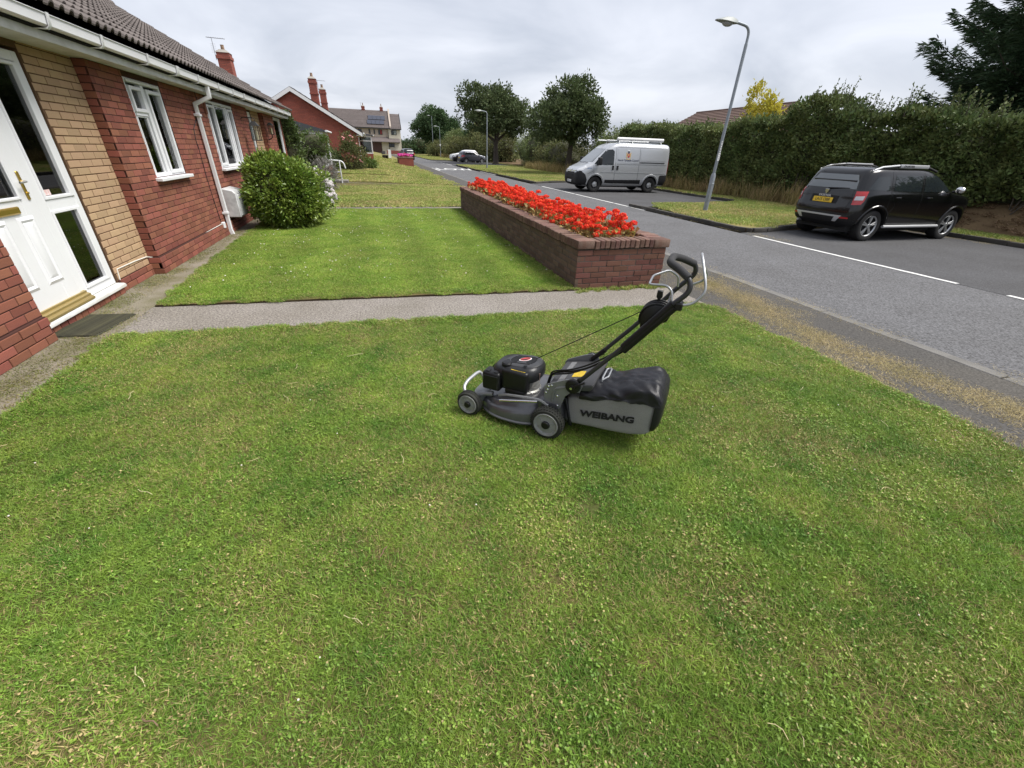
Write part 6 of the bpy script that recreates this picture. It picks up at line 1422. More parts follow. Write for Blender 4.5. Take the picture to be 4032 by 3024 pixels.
b = MB(); ys = lin(-7, 30.5, 60); prof = lambda y: [(17.2, -.1), (17.15, 1.2), (17.25, hedge_top(y) - .5), (17.7, hedge_top(y) - .35), (18.5, hedge_top(y) - .4), (18.5, -.1)]
loft([[(p[0], y, p[1]) for p in prof(y)] for y in ys]).build('inner_twigs', MATS['twig_mass'], HD, smooth=60)
b = MB(); b.prism([(15.75, .0), (15.9, .07), (16.5, .42), (17.0, .72), (18.4, .9), (18.4, 0)], -9, 10.3, lambda u, v, w: (u + .12 * math.sin(w), w, v)); o = b.build('earth_bank', MATS['bank_earth'], None, smooth=0); struct(o)
_x = hr.uniform(15.9, 17.0, 260); _y = hr.uniform(-2, 10.2, 260)
scatter('dead_leaves', 'brown dead leaves and twigs on the bank under the hedge', infront(np.stack([_x, _y, np.interp(_x, [15.75, 15.9, 16.5, 17.0], [0, .07, .42, .72]) + .01], 1)), [grass_tile('litter_tile', 60, .22, .05, .02, grass_mat('dead_leaf_blades', (.14, .085, .045), (.22, .14, .08), (.30, .2, .12), .6, 1.5), seed=120 + i, lean=2.0) for i in range(3)], cat='leaves', seed=71)
# bare stems at the foot, leggy shoots on top
b = MB(); g = random.Random(8)
for k in range(70):
    y = g.uniform(2, 28); x = 16.75 + g.uniform(-.15, .2); b.tube([(x, y, 0), (x - .05 + g.uniform(-.1, .1), y + g.uniform(-.25, .25), .5), (x + g.uniform(-.2, .2), y + g.uniform(-.4, .4), 1.2)], [.03, .022, .012], 5)
stuff(b.build('hedge_stems', m_bark, HD, smooth=60))
sp, sdn = [], []; b = MB()
for k in range(260):
    y = g.uniform(4.5, 15) if k < 190 else g.uniform(15, 31); x = g.uniform(16.8, 17.8); h_ = g.uniform(.35, .95) * (1 if k < 190 else .7); z0 = hedge_top(y) - .1; dx_, dy_ = g.uniform(-.12, .12), g.uniform(-.2, .12)
    b.tube([(x, y, z0), (x + dx_ * .5, y + dy_ * .5, z0 + h_ * .6), (x + dx_, y + dy_, z0 + h_)], [.010, .007, .003], 4, cap=False)
    for j in range(16):
        t = .2 + .8 * j / 16; sp.append((x + dx_ * t + g.uniform(-.02, .02), y + dy_ * t + g.uniform(-.02, .02), z0 + h_ * t)); sdn.append((g.uniform(-1, 1), g.uniform(-1, 1), .4))
stuff(b.build('hedge_shoots', m_bark, HD, weld=False)); stuff(link('shoot_leaves', leaf_mesh('shoot_leaves', np.array(sp), np.array(sdn), .085, lf_hedge, aspect=.55, seed=9), HD))

# dark conifer at the right edge
CF = thing('conifer', 'large dark conifer with drooping sprays rising behind the hedge on the right', 'tree', (23.0, 11.3, 0))
b = MB(); b.tube([(0, 0, 0), (0, 0, 6), (.1, 0, 13.5)], [.32, .22, .04], 10); b.build('trunk', m_bark, CF, smooth=60)
cp, cd_, cs2 = [], [], []; br = MB(); g = random.Random(12)
for k in range(250):
    h_ = 1.6 + 11.5 * (k / 250) ** 1.05; a = k * 2.399 + g.uniform(-.3, .3); Lb = (4.9 * (1 - h_ / 14.5) ** .75 + .5) * g.uniform(.75, 1.1) * (1 if h_ > 4.4 else .72)
    d = Vector((math.cos(a), math.sin(a), 0)); P0 = Vector((0, 0, h_)); drp = -.22 * Lb
    pts = [P0 + d * Lb * t + Vector((0, 0, drp * math.sin(t * 2.2) + .28 * Lb * t * t)) for t in (0, .25, .5, .75, 1)]
    br.tube(pts, [.05, .04, .028, .018, .008], 5, cap=False)
    sd_ = Vector((-math.sin(a), math.cos(a), 0)); m_ = int(330 + 560 * Lb / 4)
    for j in range(m_):
        t = .18 + .86 * g.random(); i0 = min(3, int(t * 4)); ft = t * 4 - i0; c = pts[i0].lerp(pts[i0 + 1], min(ft, 1.1))
        w = (1.08 - t) * 1.05 * g.uniform(-1, 1) * min(1.4, Lb * .38); q = c + sd_ * w + Vector((0, 0, -abs(w) * .22 + g.uniform(-.22, .08)))
        cp.append(q); cd_.append(d * 1.0 + sd_ * (1.1 if w > 0 else -1.1) * min(1, abs(w) * 2) + Vector((0, 0, g.uniform(-.35, .35)))); cs2.append(.22 * g.uniform(.6, 1.3))
for j in range(42000):
    h_ = 1.2 + 11.6 * g.random(); rr_ = (3.6 * (1 - h_ / 14.0) ** .8 + .3) * math.sqrt(g.random()); a = g.uniform(0, 6.283)
    h2_ = h_ + .35 * noise.noise(Vector((math.cos(a) * rr_ * .9, math.sin(a) * rr_ * .9, h_ * 1.2)))
    cp.append(Vector((rr_ * math.cos(a), rr_ * math.sin(a), h2_))); cd_.append(Vector((math.cos(a), math.sin(a), g.uniform(-.5, .2)))); cs2.append(.24 * g.uniform(.6, 1.3))
br.build('branches', m_bark, CF, weld=False)
link('crown', leaf_mesh('crown', np.array(cp), np.array(cd_), np.array(cs2), lf_con, aspect=.17, fold=.05, jit=.45, seed=13), CF)
# golden shrub over the hedge
bush('golden_shrub', 'bright yellow upright shrub standing up behind the hedge', (21.0, 22.6, 0), [((.0, 0, 3.4), (.5, 1.25, 1.1)), ((0, .65, 4.4), (.3, .42, .85)), ((0, -.45, 4.2), (.3, .45, .65)), ((0, -1.0, 3.7), (.3, .4, .7))], 170, 16, .17, .13, lf_gold, 33, stems=6, hgt=3.0, rmin=.4, aspect=.5)

# shrubs by the bungalow
bush('laurel_bush', 'big rounded glossy green bush beside the meter box', (-1.93, 10.95, 0), [((-.04, 0, .66), (.66, .58, .64)), ((-.18, .05, .98), (.46, .42, .40)), ((.14, 0, .5), (.56, .50, .48)), ((.2, -.1, .95), (.38, .36, .3))], 1000, 30, .072, .055, lf_laurel, 41, stems=7, hgt=.5, rmin=.9, core=.88)
HY = bush('hydrangea', 'white flowering hydrangea behind the rounded green bush', (-1.68, 12.35, 0), [((0, 0, .55), (.55, .65, .55)), ((-.2, -.2, .8), (.45, .5, .4))], 170, 22, .08, .09, lf_laurel, 42, stems=5, hgt=.5, rmin=.8, core=.8)
m_hyd = mat('hydrangea_bloom', (0.70, 0.66, 0.66), .7, island=.12, trans=.25); HYH = [head_mesh(60 + i, .085, m_hyd) for i in range(2)]
g = random.Random(4)
for k in range(44):
    a = g.uniform(-1.7, 1.0); e_ = g.uniform(-.5, 1.4); q = (.60 * math.cos(e_) * math.cos(a), .70 * math.cos(e_) * math.sin(a), .55 + .55 * math.sin(e_))
    link('flower_head', HYH[k % 2], HY, q, g.uniform(0, 6))
bush('climbing_evergreen', 'narrow dark evergreen climbing the far corner of the near bungalow', (-2.95, 19.35, 0), [((0, 0, 1.2), (.34, .40, 1.25)), ((.05, 0, 2.0), (.24, .3, .62))], 260, 24, .08, .08, lf_ever, 43, stems=4, hgt=1.6, rmin=.75, core=.8)
bush('rounded_shrub', 'clipped round yellow green shrub in front of the white porch', (-2.3, 21.2, .1), [((0, 0, 1.45), (.58, .58, .52)), ((-.1, 0, .9), (.45, .45, .5))], 230, 22, .06, .07, lf_round, 44, stems=5, hgt=1.0, rmin=.82, core=.84)
bush('lavender', 'grey green lavender clump beside the white handrail', (-1.95, 20.0, .05), [((0, 0, .5), (.4, .5, .5))], 120, 20, .1, .1, mat('lavender_leaf', (.22, .21, .19), .8, island=.3, hue=.02), 45, stems=6, hgt=.5, rmin=.6, aspect=.2)
RS = bush('rose_bush', 'tall rose bush with pink blooms against the red gable', (-1.35, 31.5, .22), [((0, 0, .8), (.85, .8, .8)), ((-.1, 0, 1.55), (.5, .5, .5))], 240, 20, .1, .1, lf_scrub, 46, stems=9, hgt=1.3, rmin=.55)
m_rose = mat('rose_pink', (.72, .30, .30), .6, island=.25, hue=.03, trans=.25)
for k in range(30):
    a = g.uniform(0, 6.28); q = (g.uniform(-.75, .75), g.uniform(-.7, .3), g.uniform(.5, 2.05)); q = (q[0] * (1.2 - q[2] * .35), q[1], q[2])
    b = MB(); b.ball((0, 0, 0), (.06, .06, .05), 7, 5); o = b.build('flower_head', m_rose, RS, smooth=0); o.location = q
bush('garden_shrub', 'leafy border shrub to the left of the rose bush', (-2.6, 31.0, .25), [((0, 0, .55), (.6, .6, .6))], 120, 20, .11, .1, lf_ever, 47, rmin=.6, core=.7)
bush('garden_shrub', 'low border plants under the roses on the right', (-.5, 32.5, .2), [((0, 0, .35), (.6, .6, .42))], 120, 20, .1, .1, lf_round, 48, rmin=.5)
# ================================================================== lamp posts
m_galv = mat('galvanised_steel', (0.30, 0.33, 0.36), .55, metal=.35, col2=(.22, .25, .28), var=.7, vscale=7, bump=.2, bscale=60)
m_head = mat('lantern_grey', (0.24, 0.26, 0.25), .5); m_bowl = mat('lantern_bowl', (0.30, 0.31, 0.32), .15, spec=.7)
def lamp(label, x, y, z, h, reach, r0=.075, r1=.045, zb=1.15, lean=0.0, sign=False, head=1.0, flat=False):
    t = thing('lamp_post', label, 'lamp post', (x, y, z))
    b = MB(); b.lathe([(r0, -.05), (r0, zb - .08), (r1, zb)], 16); b.build('base_section', mat('lamp_base_paint', (.19, .215, .25), .55, metal=.2, col2=(.32, .34, .36), var=.8, vscale=9), t, smooth=50)
    top = h - .42 * (1 if not flat else .05)
    tubepart('column', m_galv, t, [(0, 0, zb - .02), (lean * .4, 0, h * .5), (lean, 0, top)], r1, 12)
    if not flat:
        tubepart('arm', m_galv, t, fillet([(lean, 0, top - .05), (lean, 0, h - .04), (lean - reach * .45, 0, h + .02), (lean - reach * .55, 0, h + .025)], .34, 8), r1 * .8, 12)
    s = head; cx_ = lean - reach * .55 - .02
    ring = lambda f, w, zt, zb_: [(cx_ - f * s, w * s, zb_ * s + h), (cx_ - f * s, w * .6 * s, zt * s + h), (cx_ - f * s, -w * .6 * s, zt * s + h), (cx_ - f * s, -w * s, zb_ * s + h), (cx_ - f * s, -w * .7 * s, zb_ * s + h - .01), (cx_ - f * s, w * .7 * s, zb_ * s + h - .01)]
    hd = loft([ring(-.08, .05, .06, .0), ring(.0, .09, .085, -.01), ring(.16, .14, .11, -.015), ring(.34, .145, .10, .0), ring(.52, .11, .06, .015), ring(.64, .05, .035, .02)]).build('lantern', m_head, t, bevel=.008)
    if not flat:
        b = MB(); b.ball((cx_ - .24 * s, 0, h - .012 * s), (.17 * s, .10 * s, .085 * s), 16, 10); b.build('bowl', m_bowl, hd, smooth=60)
    if sign:
        b = MB(); b.lathe([(.16, 0), (.16, .02)], 20, Matrix.Translation((0, -.07, 2.3)) @ Matrix.Rotation(R(90), 4, 'X')); b.build('sign_disc', m_platew, t)
    return t
L1 = lamp('tall leaning grey lamp post on the grass island before the SUV', 10.55, 12.68, VZ, 4.86, .95, lean=.05)
b = MB(); b.box(-.022, .022, -.0475, -.045, 1.74, 2.04); ns = b.build('number_strip', m_wht, L1, smooth=0)
for k in range(4): boxpart('number_mark', m_ink, ns, -.010, .010, -.0485, -.0476, 1.985 - k * .068, 2.015 - k * .068, smooth=0)
b = MB(); b.box(-.036, .036, -.0475, -.044, 1.50, 1.72); st_ = b.build('column_sticker', m_wht, L1, smooth=0)
for k in range(3): boxpart('sticker_mark', mat('sticker_grey', (.25, .26, .32), .6), st_, -.012, .012, -.0485, -.0476, 1.66 - k * .06, 1.69 - k * .06, smooth=0)
boxpart('access_door', MATS['lamp_base_paint'], L1, -.05, .05, -.079, -.06, .35, .85, bevel=.006)
lamp('middle grey lamp post with curved arm on the dry verge', 10.8, 45.8, VZ, 4.80, 1.05)
lamp('straight tall far lamp post with flat head', 14.6, 120.5, VZ, 8.5, .9, flat=True, r0=.1, r1=.06)
lamp('far curved lamp post carrying a small round sign', 14.1, 103.7, VZ, 5.7, 1.2, sign=True)

# ================================================================== second terrace with the red gable
def brick_tex(name, c1, c2, mort, scale=1.0):
    m = bpy.data.materials.new(name); MATS[name] = m; m.use_nodes = True; t = m.node_tree; p = t.nodes['Principled BSDF']; p.inputs['Roughness'].default_value = .9
    tc_ = t.nodes.new('ShaderNodeTexCoord'); sp = t.nodes.new('ShaderNodeSeparateXYZ'); t.links.new(tc_.outputs['Object'], sp.inputs[0])
    ad = nd(t, 'ShaderNodeMath', operation='ADD'); t.links.new(sp.outputs[0], ad.inputs[0]); t.links.new(sp.outputs[1], ad.inputs[1])
    cb = t.nodes.new('ShaderNodeCombineXYZ'); t.links.new(ad.outputs[0], cb.inputs[0]); t.links.new(sp.outputs[2], cb.inputs[1])
    br_ = t.nodes.new('ShaderNodeTexBrick'); br_.inputs['Scale'].default_value = 1.0; br_.inputs['Brick Width'].default_value = .225; br_.inputs['Row Height'].default_value = .075; br_.inputs['Mortar Size'].default_value = .009
    br_.inputs['Color1'].default_value = (*c1, 1); br_.inputs['Color2'].default_value = (*c2, 1); br_.inputs['Mortar'].default_value = (*mort, 1); t.links.new(cb.outputs[0], br_.inputs['Vector'])
    nz = nd(t, 'ShaderNodeTexNoise', Scale=.9, Detail=5.0); t.links.new(tc_.outputs['Object'], nz.inputs['Vector'])
    mv = nd(t, 'ShaderNodeMapRange'); mv.inputs[3].default_value = .75; mv.inputs[4].default_value = 1.25; t.links.new(nz.outputs['Fac'], mv.inputs[0])
    hs = t.nodes.new('ShaderNodeHueSaturation'); t.links.new(mv.outputs[0], hs.inputs['Value']); t.links.new(br_.outputs['Color'], hs.inputs['Color']); t.links.new(hs.outputs[0], p.inputs['Base Color'])
    bp = nd(t, 'ShaderNodeBump', Strength=.5, Distance=.006); t.links.new(br_.outputs['Fac'], bp.inputs['Height']); bp.invert = True; t.links.new(bp.outputs[0], p.inputs['Normal'])
    return m
m_fb = brick_tex('far_red_brick', (.29, .075, .05), (.23, .06, .042), (.13, .06, .05))
m_ft = mat('far_roof_tile', (0.125, 0.105, 0.10), .92, col2=(.095, .078, .075), var=.8, vscale=1.2, island=.10, grain=.2, gscale=12)
def tile_rows(parent, name, A, B, up, n, m, lift=.03, tiles=0):
    """Courses of tiles as overlapping strips between eave edge A-B and the ridge (A+up, B+up)."""
    A, B, up = Vector(A), Vector(B), Vector(up); nn = (B - A).cross(up).normalized()
    if nn.z < 0: nn = -nn
    b = MB()
    for i in range(n):
        p0, p1 = up * (i / n), up * ((i + 1.08) / n)
        a0, b0, a1, b1 = A + p0 + nn * lift, B + p0 + nn * lift, A + p1 + nn * .004, B + p1 + nn * .004
        b.face([a0, b0, b1, a1]); b.face([a0 - nn * lift, b0 - nn * lift, b0, a0])
    return stuff(b.build(name, m, parent, weld=False, recalc=False, smooth=0))
H2 = wthing('brick_bungalow', 'red brick bungalow with white bargeboards and two tall chimneys further along', 'house', (-4.9, 45, .5))
GB, GE, GR, GX0, GX1 = .5, 2.46, 4.93, -.95, -8.85
b = MB(); b.prism([(GX0, -.3), (GX0, GE), (-4.9, GR - .12), (GX1, GE), (GX1, -.3)], 37.0, 62.0, lambda u, v, w: (u, w, v)); wl = b.build('wall', m_fb, H2, smooth=0)
b = MB(); b.prism([(-.55, 2.36), (-.55, 2.46), (-4.9, GR + .05), (-9.25, 2.46), (-9.25, 2.36), (-4.9, GR - .08)], 36.88, 62.2, lambda u, v, w: (u, w, v)); rf = b.build('roof', m_ft, H2, smooth=0)
tile_rows(rf, 'roof_tiling', (-.55, 36.88, 2.47), (-.55, 62.2, 2.47), (-4.35, 0, 2.52), 14, m_ft)
b = MB(); b.prism([(-.60, 2.22), (-.60, 2.44), (-4.9, GR + .02), (-9.2, 2.44), (-9.2, 2.22), (-4.9, GR - .22)], 36.80, 36.87, lambda u, v, w: (u, w, v)); b.build('bargeboard', m_upvc, H2, smooth=0)
boxpart('soffit', m_upvc, H2, -1.0, -.56, 36.9, 62, 2.28, 2.33); boxpart('fascia', m_upvc, H2, -.62, -.54, 36.9, 62, 2.28, 2.48)
tubepart('gutter', m_upvc, H2, [(-.5, 36.85, 2.44), (-.5, 62, 2.44)], .06, 8); tubepart('downpipe', m_upvc, H2, [(-.5, 37.2, 2.4), (-.9, 37.25, 2.2), (-.9, 37.25, .4)], .04, 8)
def stack(parent, x0, x1, y0, y1, zb, zt, pot=.22, aer=False):
    c = boxpart('chimney', m_fb, parent, x0, x1, y0, y1, zb, zt - .12)
    boxpart('chimney_band', m_fb, c, x0 - .04, x1 + .04, y0 - .04, y1 + .04, zt - .42, zt - .27); boxpart('chimney_band', m_fb, c, x0 - .04, x1 + .04, y0 - .04, y1 + .04, zb + (zt - zb) * .48, zb + (zt - zb) * .48 + .08)
    loft([[(x0 - .03, y0 - .03, zt - .12), (x1 + .03, y0 - .03, zt - .12), (x1 + .03, y1 + .03, zt - .12), (x0 - .03, y1 + .03, zt - .12)], [(x0 + .15, y0 + .15, zt + .03), (x1 - .15, y0 + .15, zt + .03), (x1 - .15, y1 - .15, zt + .03), (x0 + .15, y1 - .15, zt + .03)]]).build('chimney_cap', mat('cement_grey', (.3, .28, .25), .9), c, smooth=0)
    q = MB(); q.lathe([(.09, 0), (.10, .02), (.085, pot), (.1, pot + .02), (0, pot + .02)], 10, Matrix.Translation(((x0 + x1) / 2, (y0 + y1) / 2, zt + .02))); q.build('chimney_pot', mat('terracotta_old', (.3, .2, .14), .9), c)
    if aer: aerial(c, x0 - .05, y0, zt - .5, 1.0)
    return c
stack(H2, -4.17, -3.62, 42.0, 42.6, 4.0, 6.15); stack(H2, -3.90, -3.41, 47.0, 47.6, 3.8, 5.95, aer=True)
# white glazed porch on its front
def porch(label, x0, x1, y0, y1, zb, zt, roof_rise, knee=.45, brick=True):
    t = wthing('porch', label, 'porch', (x1, (y0 + y1) / 2, zb))
    boxpart('base_wall', m_fb, t, x0, x1, y0, y1, zb - .3, zb + knee)
    b = MB(); w = .09
    for (x, y) in ((x1, y0), (x1, y1), (x0, y0)): b.box(x - w, x, y if y == y0 else y - w, y + w if y == y0 else y, zb + knee, zt)
    b.box(x0, x1 - w, y0, y0 + w - .002, zt - .12, zt - .001); b.box(x0, x1 - w, y0, y0 + w - .002, zb + knee, zb + knee + .08); b.box(x0, x1 - w, y0 + .002, y0 + w - .004, zb + knee + (zt - zb - knee) * .68, zb + knee + (zt - zb - knee) * .68 + .07)
    b.box(x1 - w + .002, x1 - .002, y0 + w, y1 - w, zt - .12, zt - .002); b.box(x1 - w + .002, x1 - .002, y0 + w, y1 - w, zb + knee, zb + knee + .08)
    fr_ = b.build('frame', m_upvc, t, bevel=.005)
    boxpart('pane', gl_dark, t, x0, x1 - w, y0 + .03, y0 + .04, zb + knee + .08, zt - .12, smooth=0); boxpart('pane', gl_dark, t, x1 - .05, x1 - .04, y0 + w, y1 - w, zb + knee + .08, zt - .12, smooth=0)
    boxpart('inside', MATS['room_wall'], t, x0 - .4, x0 + .05, y0 + .2, y1 - .2, zb, zt - .05)
    b = MB(); b.prism([(x1 + .15, zt), (x1 + .15, zt + .07), (x0 - .3, zt + roof_rise + .09), (x0 - .3, zt)], y0 - .12, y1 + .12, lambda u, v, w_: (u, w_, v)); b.build('porch_roof', mat('porch_slate', (.055, .06, .07), .6), t, smooth=0)
    tubepart('gutter', m_upvc, t, [(x1 + .17, y0 - .14, zt + .03), (x1 + .17, y1 + .12, zt + .03)], .05, 8)
    return t
porch('white glazed porch with lean to slate roof behind the rounded shrub', -4.4, -2.32, 26.2, 29.0, .2, 2.2, .62)
porch('second white glazed porch on the corner of the red gable bungalow', -.95, .02, 43.0, 45.6, .62, 2.42, .10)
# hidden rear bungalow whose chimney shows over the near roof
HB = wthing('brick_bungalow', 'bungalow behind the near roof showing only its chimney and aerial', 'house', (-9, 35, 0))
boxpart('wall', m_fb, HB, -12, -7.0, 30.8, 36.5, -.3, 2.6); b = MB(); b.prism([(-6.8, 2.5), (-9.5, 4.7), (-12.2, 2.5)], 30.6, 36.8, lambda u, v, w: (u, w, v)); b.build('roof', m_ft, HB, smooth=0)
stack(HB, -7.85, -7.22, 33.0, 33.7, 3.0, 6.12, aer=True)

# ================================================================== cream two-storey house at the end
H3 = wthing('rendered_house', 'cream rendered two storey house with solar panels at the end of the street', 'house', (0, 124, .5))
m_cream = mat('cream_render', (.60, .55, .44), .9, col2=(.48, .45, .38), var=.6, vscale=.6, grain=.12, gscale=10); m_beige = mat('pebbledash', (.40, .34, .29), .95, grain=.3, gscale=14)
m_wd = mat('dark_window_frame', (.03, .028, .028), .5); m_rc = mat('red_curtain', (.25, .03, .03), .8)
YF, YB = 121.0, 129.0
boxpart('wall', m_beige, H3, -26, 4.0, YF + .4, YB, -.3, 5.6); b = MB(); b.prism([(YF, -.3), (YF, 5.5), ((YF + YB) / 2, 8.55), (YB, 5.5), (YB, -.3)], 4.0, 6.95, lambda u, v, w: (w, u, v)); b.build('wall', m_cream, H3, smooth=0)
boxpart('ground_floor_wall', m_cream, H3, 2.3, 4.0, YF + .05, YF + .5, -.3, 2.7)
b = MB(); b.prism([(YF - .1, 5.45), (YF - .1, 5.6), ((YF + YB) / 2, 9.3), (YB + .4, 5.6), (YB + .4, 5.45), ((YF + YB) / 2, 9.1)], -26, 4.55, lambda u, v, w: (w, u, v)); r1 = b.build('roof', m_ft, H3, smooth=0)
b = MB(); b.prism([(YF - .35, 5.35), (YF - .35, 5.5), ((YF + YB) / 2, 8.75), (YB + .35, 5.5), (YB + .35, 5.35), ((YF + YB) / 2, 8.55)], 4.56, 7.1, lambda u, v, w: (w, u, v)); r2 = b.build('roof', m_ft, H3, smooth=0)
tile_rows(r1, 'roof_tiling', (-26, YF - .1, 5.6), (4.5, YF - .1, 5.6), (0, (YB - YF) / 2 + .1, 3.7), 16, m_ft, .05); tile_rows(r2, 'roof_tiling', (4.6, YF - .35, 5.5), (7.1, YF - .35, 5.5), (0, (YB - YF) / 2 + .35, 3.25), 15, m_ft, .05)
b = MB(); b.prism([(YF - .4, 5.3), (YF - .4, 5.6), ((YF + YB) / 2, 8.95), (YB + .4, 5.6), (YB + .4, 5.3), ((YF + YB) / 2, 8.55)], 7.1, 7.2, lambda u, v, w: (w, u, v)); b.build('bargeboard', m_wd, H3, smooth=0)
b = MB(); b.prism([(YF - .15, 5.6), (YF - .15, 5.95), ((YF + YB) / 2, 9.75), ((YF + YB) / 2, 9.3)], 4.5, 4.85, lambda u, v, w: (w, u, v)); b.build('parapet', m_beige, H3, smooth=0)
boxpart('fascia', m_wd, H3, -26, 4.5, YF - .15, YF - .02, 5.38, 5.6); boxpart('fascia', m_wd, H3, 4.56, 7.1, YF - .42, YF - .30, 5.3, 5.5)
b = MB(); b.prism([(YF + .4, 3.75), (YF - 1.1, 2.75), (YF - 1.1, 2.62), (YF + .4, 2.62)], -.3, 6.6, lambda u, v, w: (w, u, v)); b.build('canopy_roof', m_ft, H3, smooth=0)
def hwin(x0, x1, z0, z1, y, inner=None, split=0):
    w = boxpart('window', m_wd, H3, x0, x1, y - .06, y + .05, z0, z1)
    n = max(1, split); d = (x1 - x0) / n
    for i in range(n): boxpart('pane', m_cg, w, x0 + i * d + .1, x0 + (i + 1) * d - .1, y - .075, y - .062, z0 + .1, z1 - .1, smooth=0)
    if inner is not None: boxpart('curtain', inner, w, x0 + (x1 - x0) * .5, x1 - .12, y - .09, y - .077, z0 + .1, z1 - .1, smooth=0)
hwin(-.44, -.03, 4.3, 5.25, YF + .4); hwin(.69, 1.02, 4.28, 5.22, YF + .4); hwin(1.75, 2.7, 4.18, 5.26, YF + .4, m_rc, 2); hwin(4.75, 6.0, 4.22, 5.22, YF, m_curt, 2); hwin(3.95, 5.28, 1.62, 2.45, YF, None, 2); hwin(-2.95, -2.0, 4.4, 5.2, YF + .4)
boxpart('door', mat('brown_door', (.07, .025, .018), .5), H3, .05, 2.25, YF + .3, YF + .38, .4, 2.6)
for (y, z, w_, h_) in ((124.0, 4.55, .9, .85), (122.6, 2.15, .4, .6), (124.3, 2.0, .3, .8), (126, 2.4, .5, .6), (127.8, 2.4, .5, .6)):
    q = boxpart('window', m_wd, H3, 6.94, 7.0, y - w_ / 2, y + w_ / 2, z, z + h_); boxpart('pane', m_cg, q, 7.0, 7.02, y - w_ / 2 + .08, y + w_ / 2 - .08, z + .08, z + h_ - .08, smooth=0)
sv = Vector((0, (YB - YF) / 2 + .1, 3.7)); sn_ = sv.normalized(); nn = Vector((0, -sn_.z, sn_.y))
for i in range(4):
    for j in range(2):
        o = Vector((-.55 + i * .98 + j * .32, YF - .1, 5.6)) + sv * (.17 + j * .26) + nn * .13
        M = Matrix((Vector((1, 0, 0)), sn_, nn)).transposed().to_4x4(); M.translation = o; b = MB(); b.box(0, .94, 0, 1.25, 0, .06, M=M); b.build('solar_panel', mat('solar_glass', (.05, .055, .075), .12, spec=.8), H3, smooth=0)
for (x0, x1) in ((-1.5, -.75), (2.73, 3.45)): stack(H3, x0, x1, 124.8, 125.5, 8.6, 10.15, pot=.5, aer=(x0 < 0))
tubepart('downpipe', m_wd, H3, [(4.05, YF - .1, 5.3), (4.05, YF - .1, .4)], .06, 6)
boxpart('front_garden_wall', m_fb, H3, 3.2, 6.4, YF - 4.2, YF - 4.0, .2, .95)

# house whose roof shows over the hedge
HR = wthing('bungalow', 'brown tiled roof of a bungalow just visible over the hedge', 'house', (33, 36, 0))
boxpart('wall', m_fb, HR, 31, 38, 33.5, 45.5, -.3, 3.7); b = MB(); b.prism([(30.0, 3.8), (34.2, 5.8), (38.4, 3.8)], 33, 46, lambda u, v, w: (u, w, v)); q = b.build('roof', mat('red_brown_tile', (.13, .078, .06), .9, col2=(.10, .066, .055), var=.8, vscale=2), HR, smooth=0)
tile_rows(q, 'roof_tiling', (30.0, 33, 3.85), (30.0, 46, 3.85), (4.2, 0, 2.0), 12, MATS['red_brown_tile'], .06)
b = MB(); b.tube([(34.2, 33, 5.85), (34.2, 46, 5.85)], .12, 8); b.build('ridge', MATS['red_brown_tile'], q)

# ================================================================== small things
# hanging lantern and wall lantern by the second door
def lantern(label, x, y, z, s=1.0, hang=True):
    t = thing('lantern', label, 'lantern', (x, y, z)); b = MB(); h_ = .30 * s; w = .085 * s
    for a in (-1, 1):
        for c in (-1, 1): b.tube([(a * w, c * w, 0), (a * w, c * w, h_)], .008 * s, 5)
    b.box(-w * 1.15, w * 1.15, -w * 1.15, w * 1.15, -.02 * s, 0); b.build('frame', m_blk, t)
    loft([[(a * w * 1.25, c * w * 1.25, h_) for a, c in ((-1, -1), (1, -1), (1, 1), (-1, 1))], [(a * w * .4, c * w * .4, h_ + .09 * s) for a, c in ((-1, -1), (1, -1), (1, 1), (-1, 1))]]).build('lid', m_blk, t, smooth=0)
    b = MB(); b.lathe([(.045 * s, 0), (.045 * s, .2 * s), (0, .2 * s)], 14); b.build('candle' if hang else 'bulb', mat('candle_wax', (.62, .52, .36), .6, trans=.3), t)
    boxpart('pane', gl, t, -w * .95, w * .95, -w * .97, -w * .95, .005, h_ - .005, smooth=0)
    if hang:
        tubepart('ring', m_blk, t, [(.04 * s * math.cos(a), 0, h_ + .12 * s + .04 * s * math.sin(a)) for a in [i * .628 for i in range(11)]], .006 * s, 5)
        tubepart('bracket', m_blk, t, fillet([(-.27, 0, h_ + .02), (-.26, 0, h_ + .17), (0, 0, h_ + .17)], .08), .009, 6)
    else: tubepart('bracket', m_blk, t, fillet([(0, 0, -.02), (.0, 0, -.10), (-.12, 0, -.16)], .05), .014, 6)
    return t
lantern('black hanging candle lantern by the second white door', -2.74, 13.35, 1.68, 1.0)
lantern('small black wall lantern on the pier beyond the second door', -2.87, 16.1, 1.86, .75, hang=False)
# doormat
DM = thing('doormat', 'worn dark doormat on the concrete by the front door', 'doormat', (-2.865, 4.90, -.019), R(-7))
b = MB(); b.box(-.215, .215, -.30, .30, 0, .010); b.build('mat_base', mat('mat_rubber', (.016, .016, .015), .9, col2=(.10, .10, .06), var=.7, vscale=14, bump=1, bscale=90), DM, bevel=.003)
for k in range(20): b = MB(); b.box(-.205, .205, -.009, .009, 0, .006); o = b.build('mat_rib', mat('mat_fibre', (.012, .012, .012), .95, col2=(.12, .115, .06), var=.8, vscale=18), DM, smooth=0); o.location = (0, -.285 + k * .03, .0105)
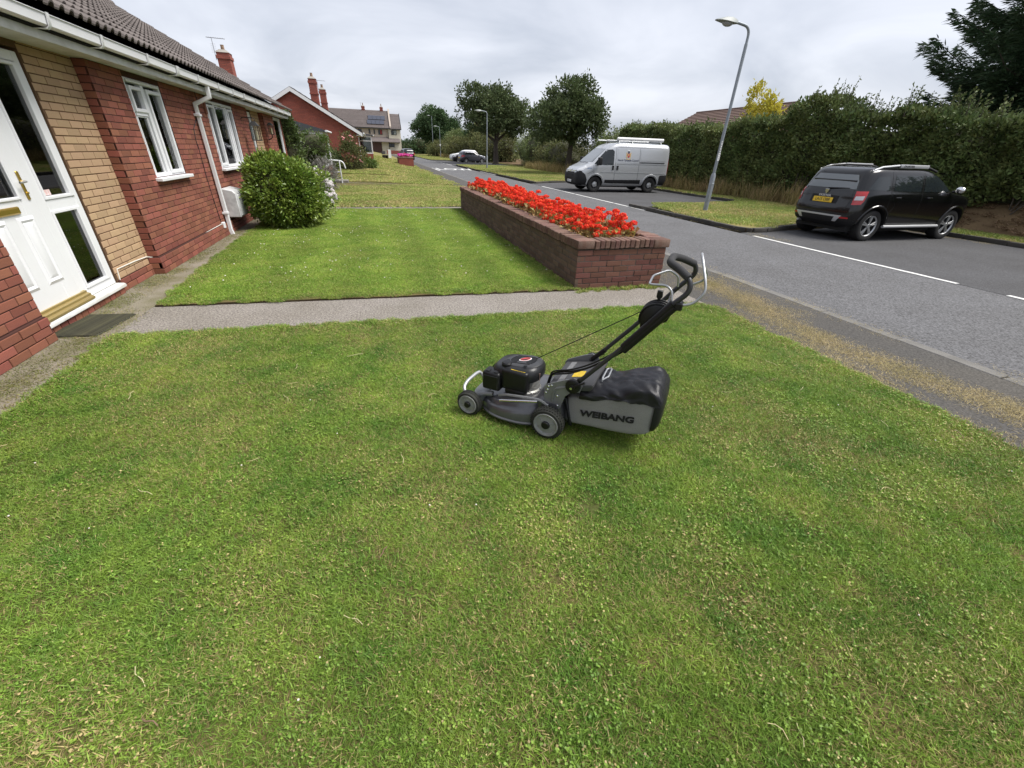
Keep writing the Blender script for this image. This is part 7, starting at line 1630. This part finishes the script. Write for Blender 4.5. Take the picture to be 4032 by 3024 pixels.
# white handrail by the next path
HRL = thing('handrail', 'white tubular handrail beside the path to the next bungalow', 'handrail', (-1.6, 23.4, .06))
tubepart('top_rail', m_upvc, HRL, fillet([(-2.6, -.2, 1.02), (-.9, 0, .98), (.20, .05, .93), (.27, .05, .62)], .2, 6), .028, 8)
tubepart('mid_rail', m_upvc, HRL, [(-2.2, 0, .48), (.02, 0, .46)], .024, 8)
for x in (-2.0, -.95, .04): tubepart('post', m_upvc, HRL, [(x, 0, -.1), (x, 0, .96)], .026, 8)
boxpart('ramp', m_conc, HRL, -2.4, .3, .05, .9, -.06, .10)
# garden bench far off
BN = thing('garden_bench', 'small dark bench on the lawn near the cream house', 'bench', (1.4, 60, .33), R(70))
boxpart('seat', m_wd, BN, -.6, .6, -.2, .2, .38, .44); boxpart('backrest', m_wd, BN, -.6, .6, .18, .23, .5, .85)
for x in (-.5, .5): boxpart('leg', m_wd, BN, x - .03, x + .03, -.18, .2, 0, .38)
boxpart('white_bollard', m_upvc, None, 2.2, 2.6, 74, 74.4, 0, 1.3); o = bpy.data.objects['white_bollard']; tag(o, 'pale utility cabinet beside the black car by the cream house', 'cabinet'); o.name = 'utility_cabinet'
# pink planter further up
P2 = wthing('brick_planter', 'short raised brick planter of pink flowers near the road bend', 'planter', (2.95, 47.0, .1))
b = MB(); b.box(2.3, 3.64, 46.0, 49.5, -.2, .74); b.build('wall', m_fb, P2); boxpart('coping', m_pc, P2, 2.27, 3.67, 45.97, 49.53, .74, .83, bevel=.01)
m_pink = mat('petunia_pink', (.78, .10, .45), .6, island=.2, hue=.02, trans=.25); PK = [head_mesh(80 + i, .07, m_pink) for i in range(2)]; g = random.Random(6)
for k in range(26):
    t = thing('petunia', 'pink petunia plant among its neighbours in the far brick planter', 'flower', (2.42 + g.random() * 1.1, 46.15 + g.random() * 2.6, .84), g.uniform(0, 6), 'petunias in the far brick planter'); link('foliage', FOL[k % 4], t)
    for j in range(3): h_ = link('flower_head', PK[j % 2], t, (g.uniform(-.12, .12), g.uniform(-.12, .12), g.uniform(.08, .2))); h_.scale = (1.7, 1.7, 1.5)
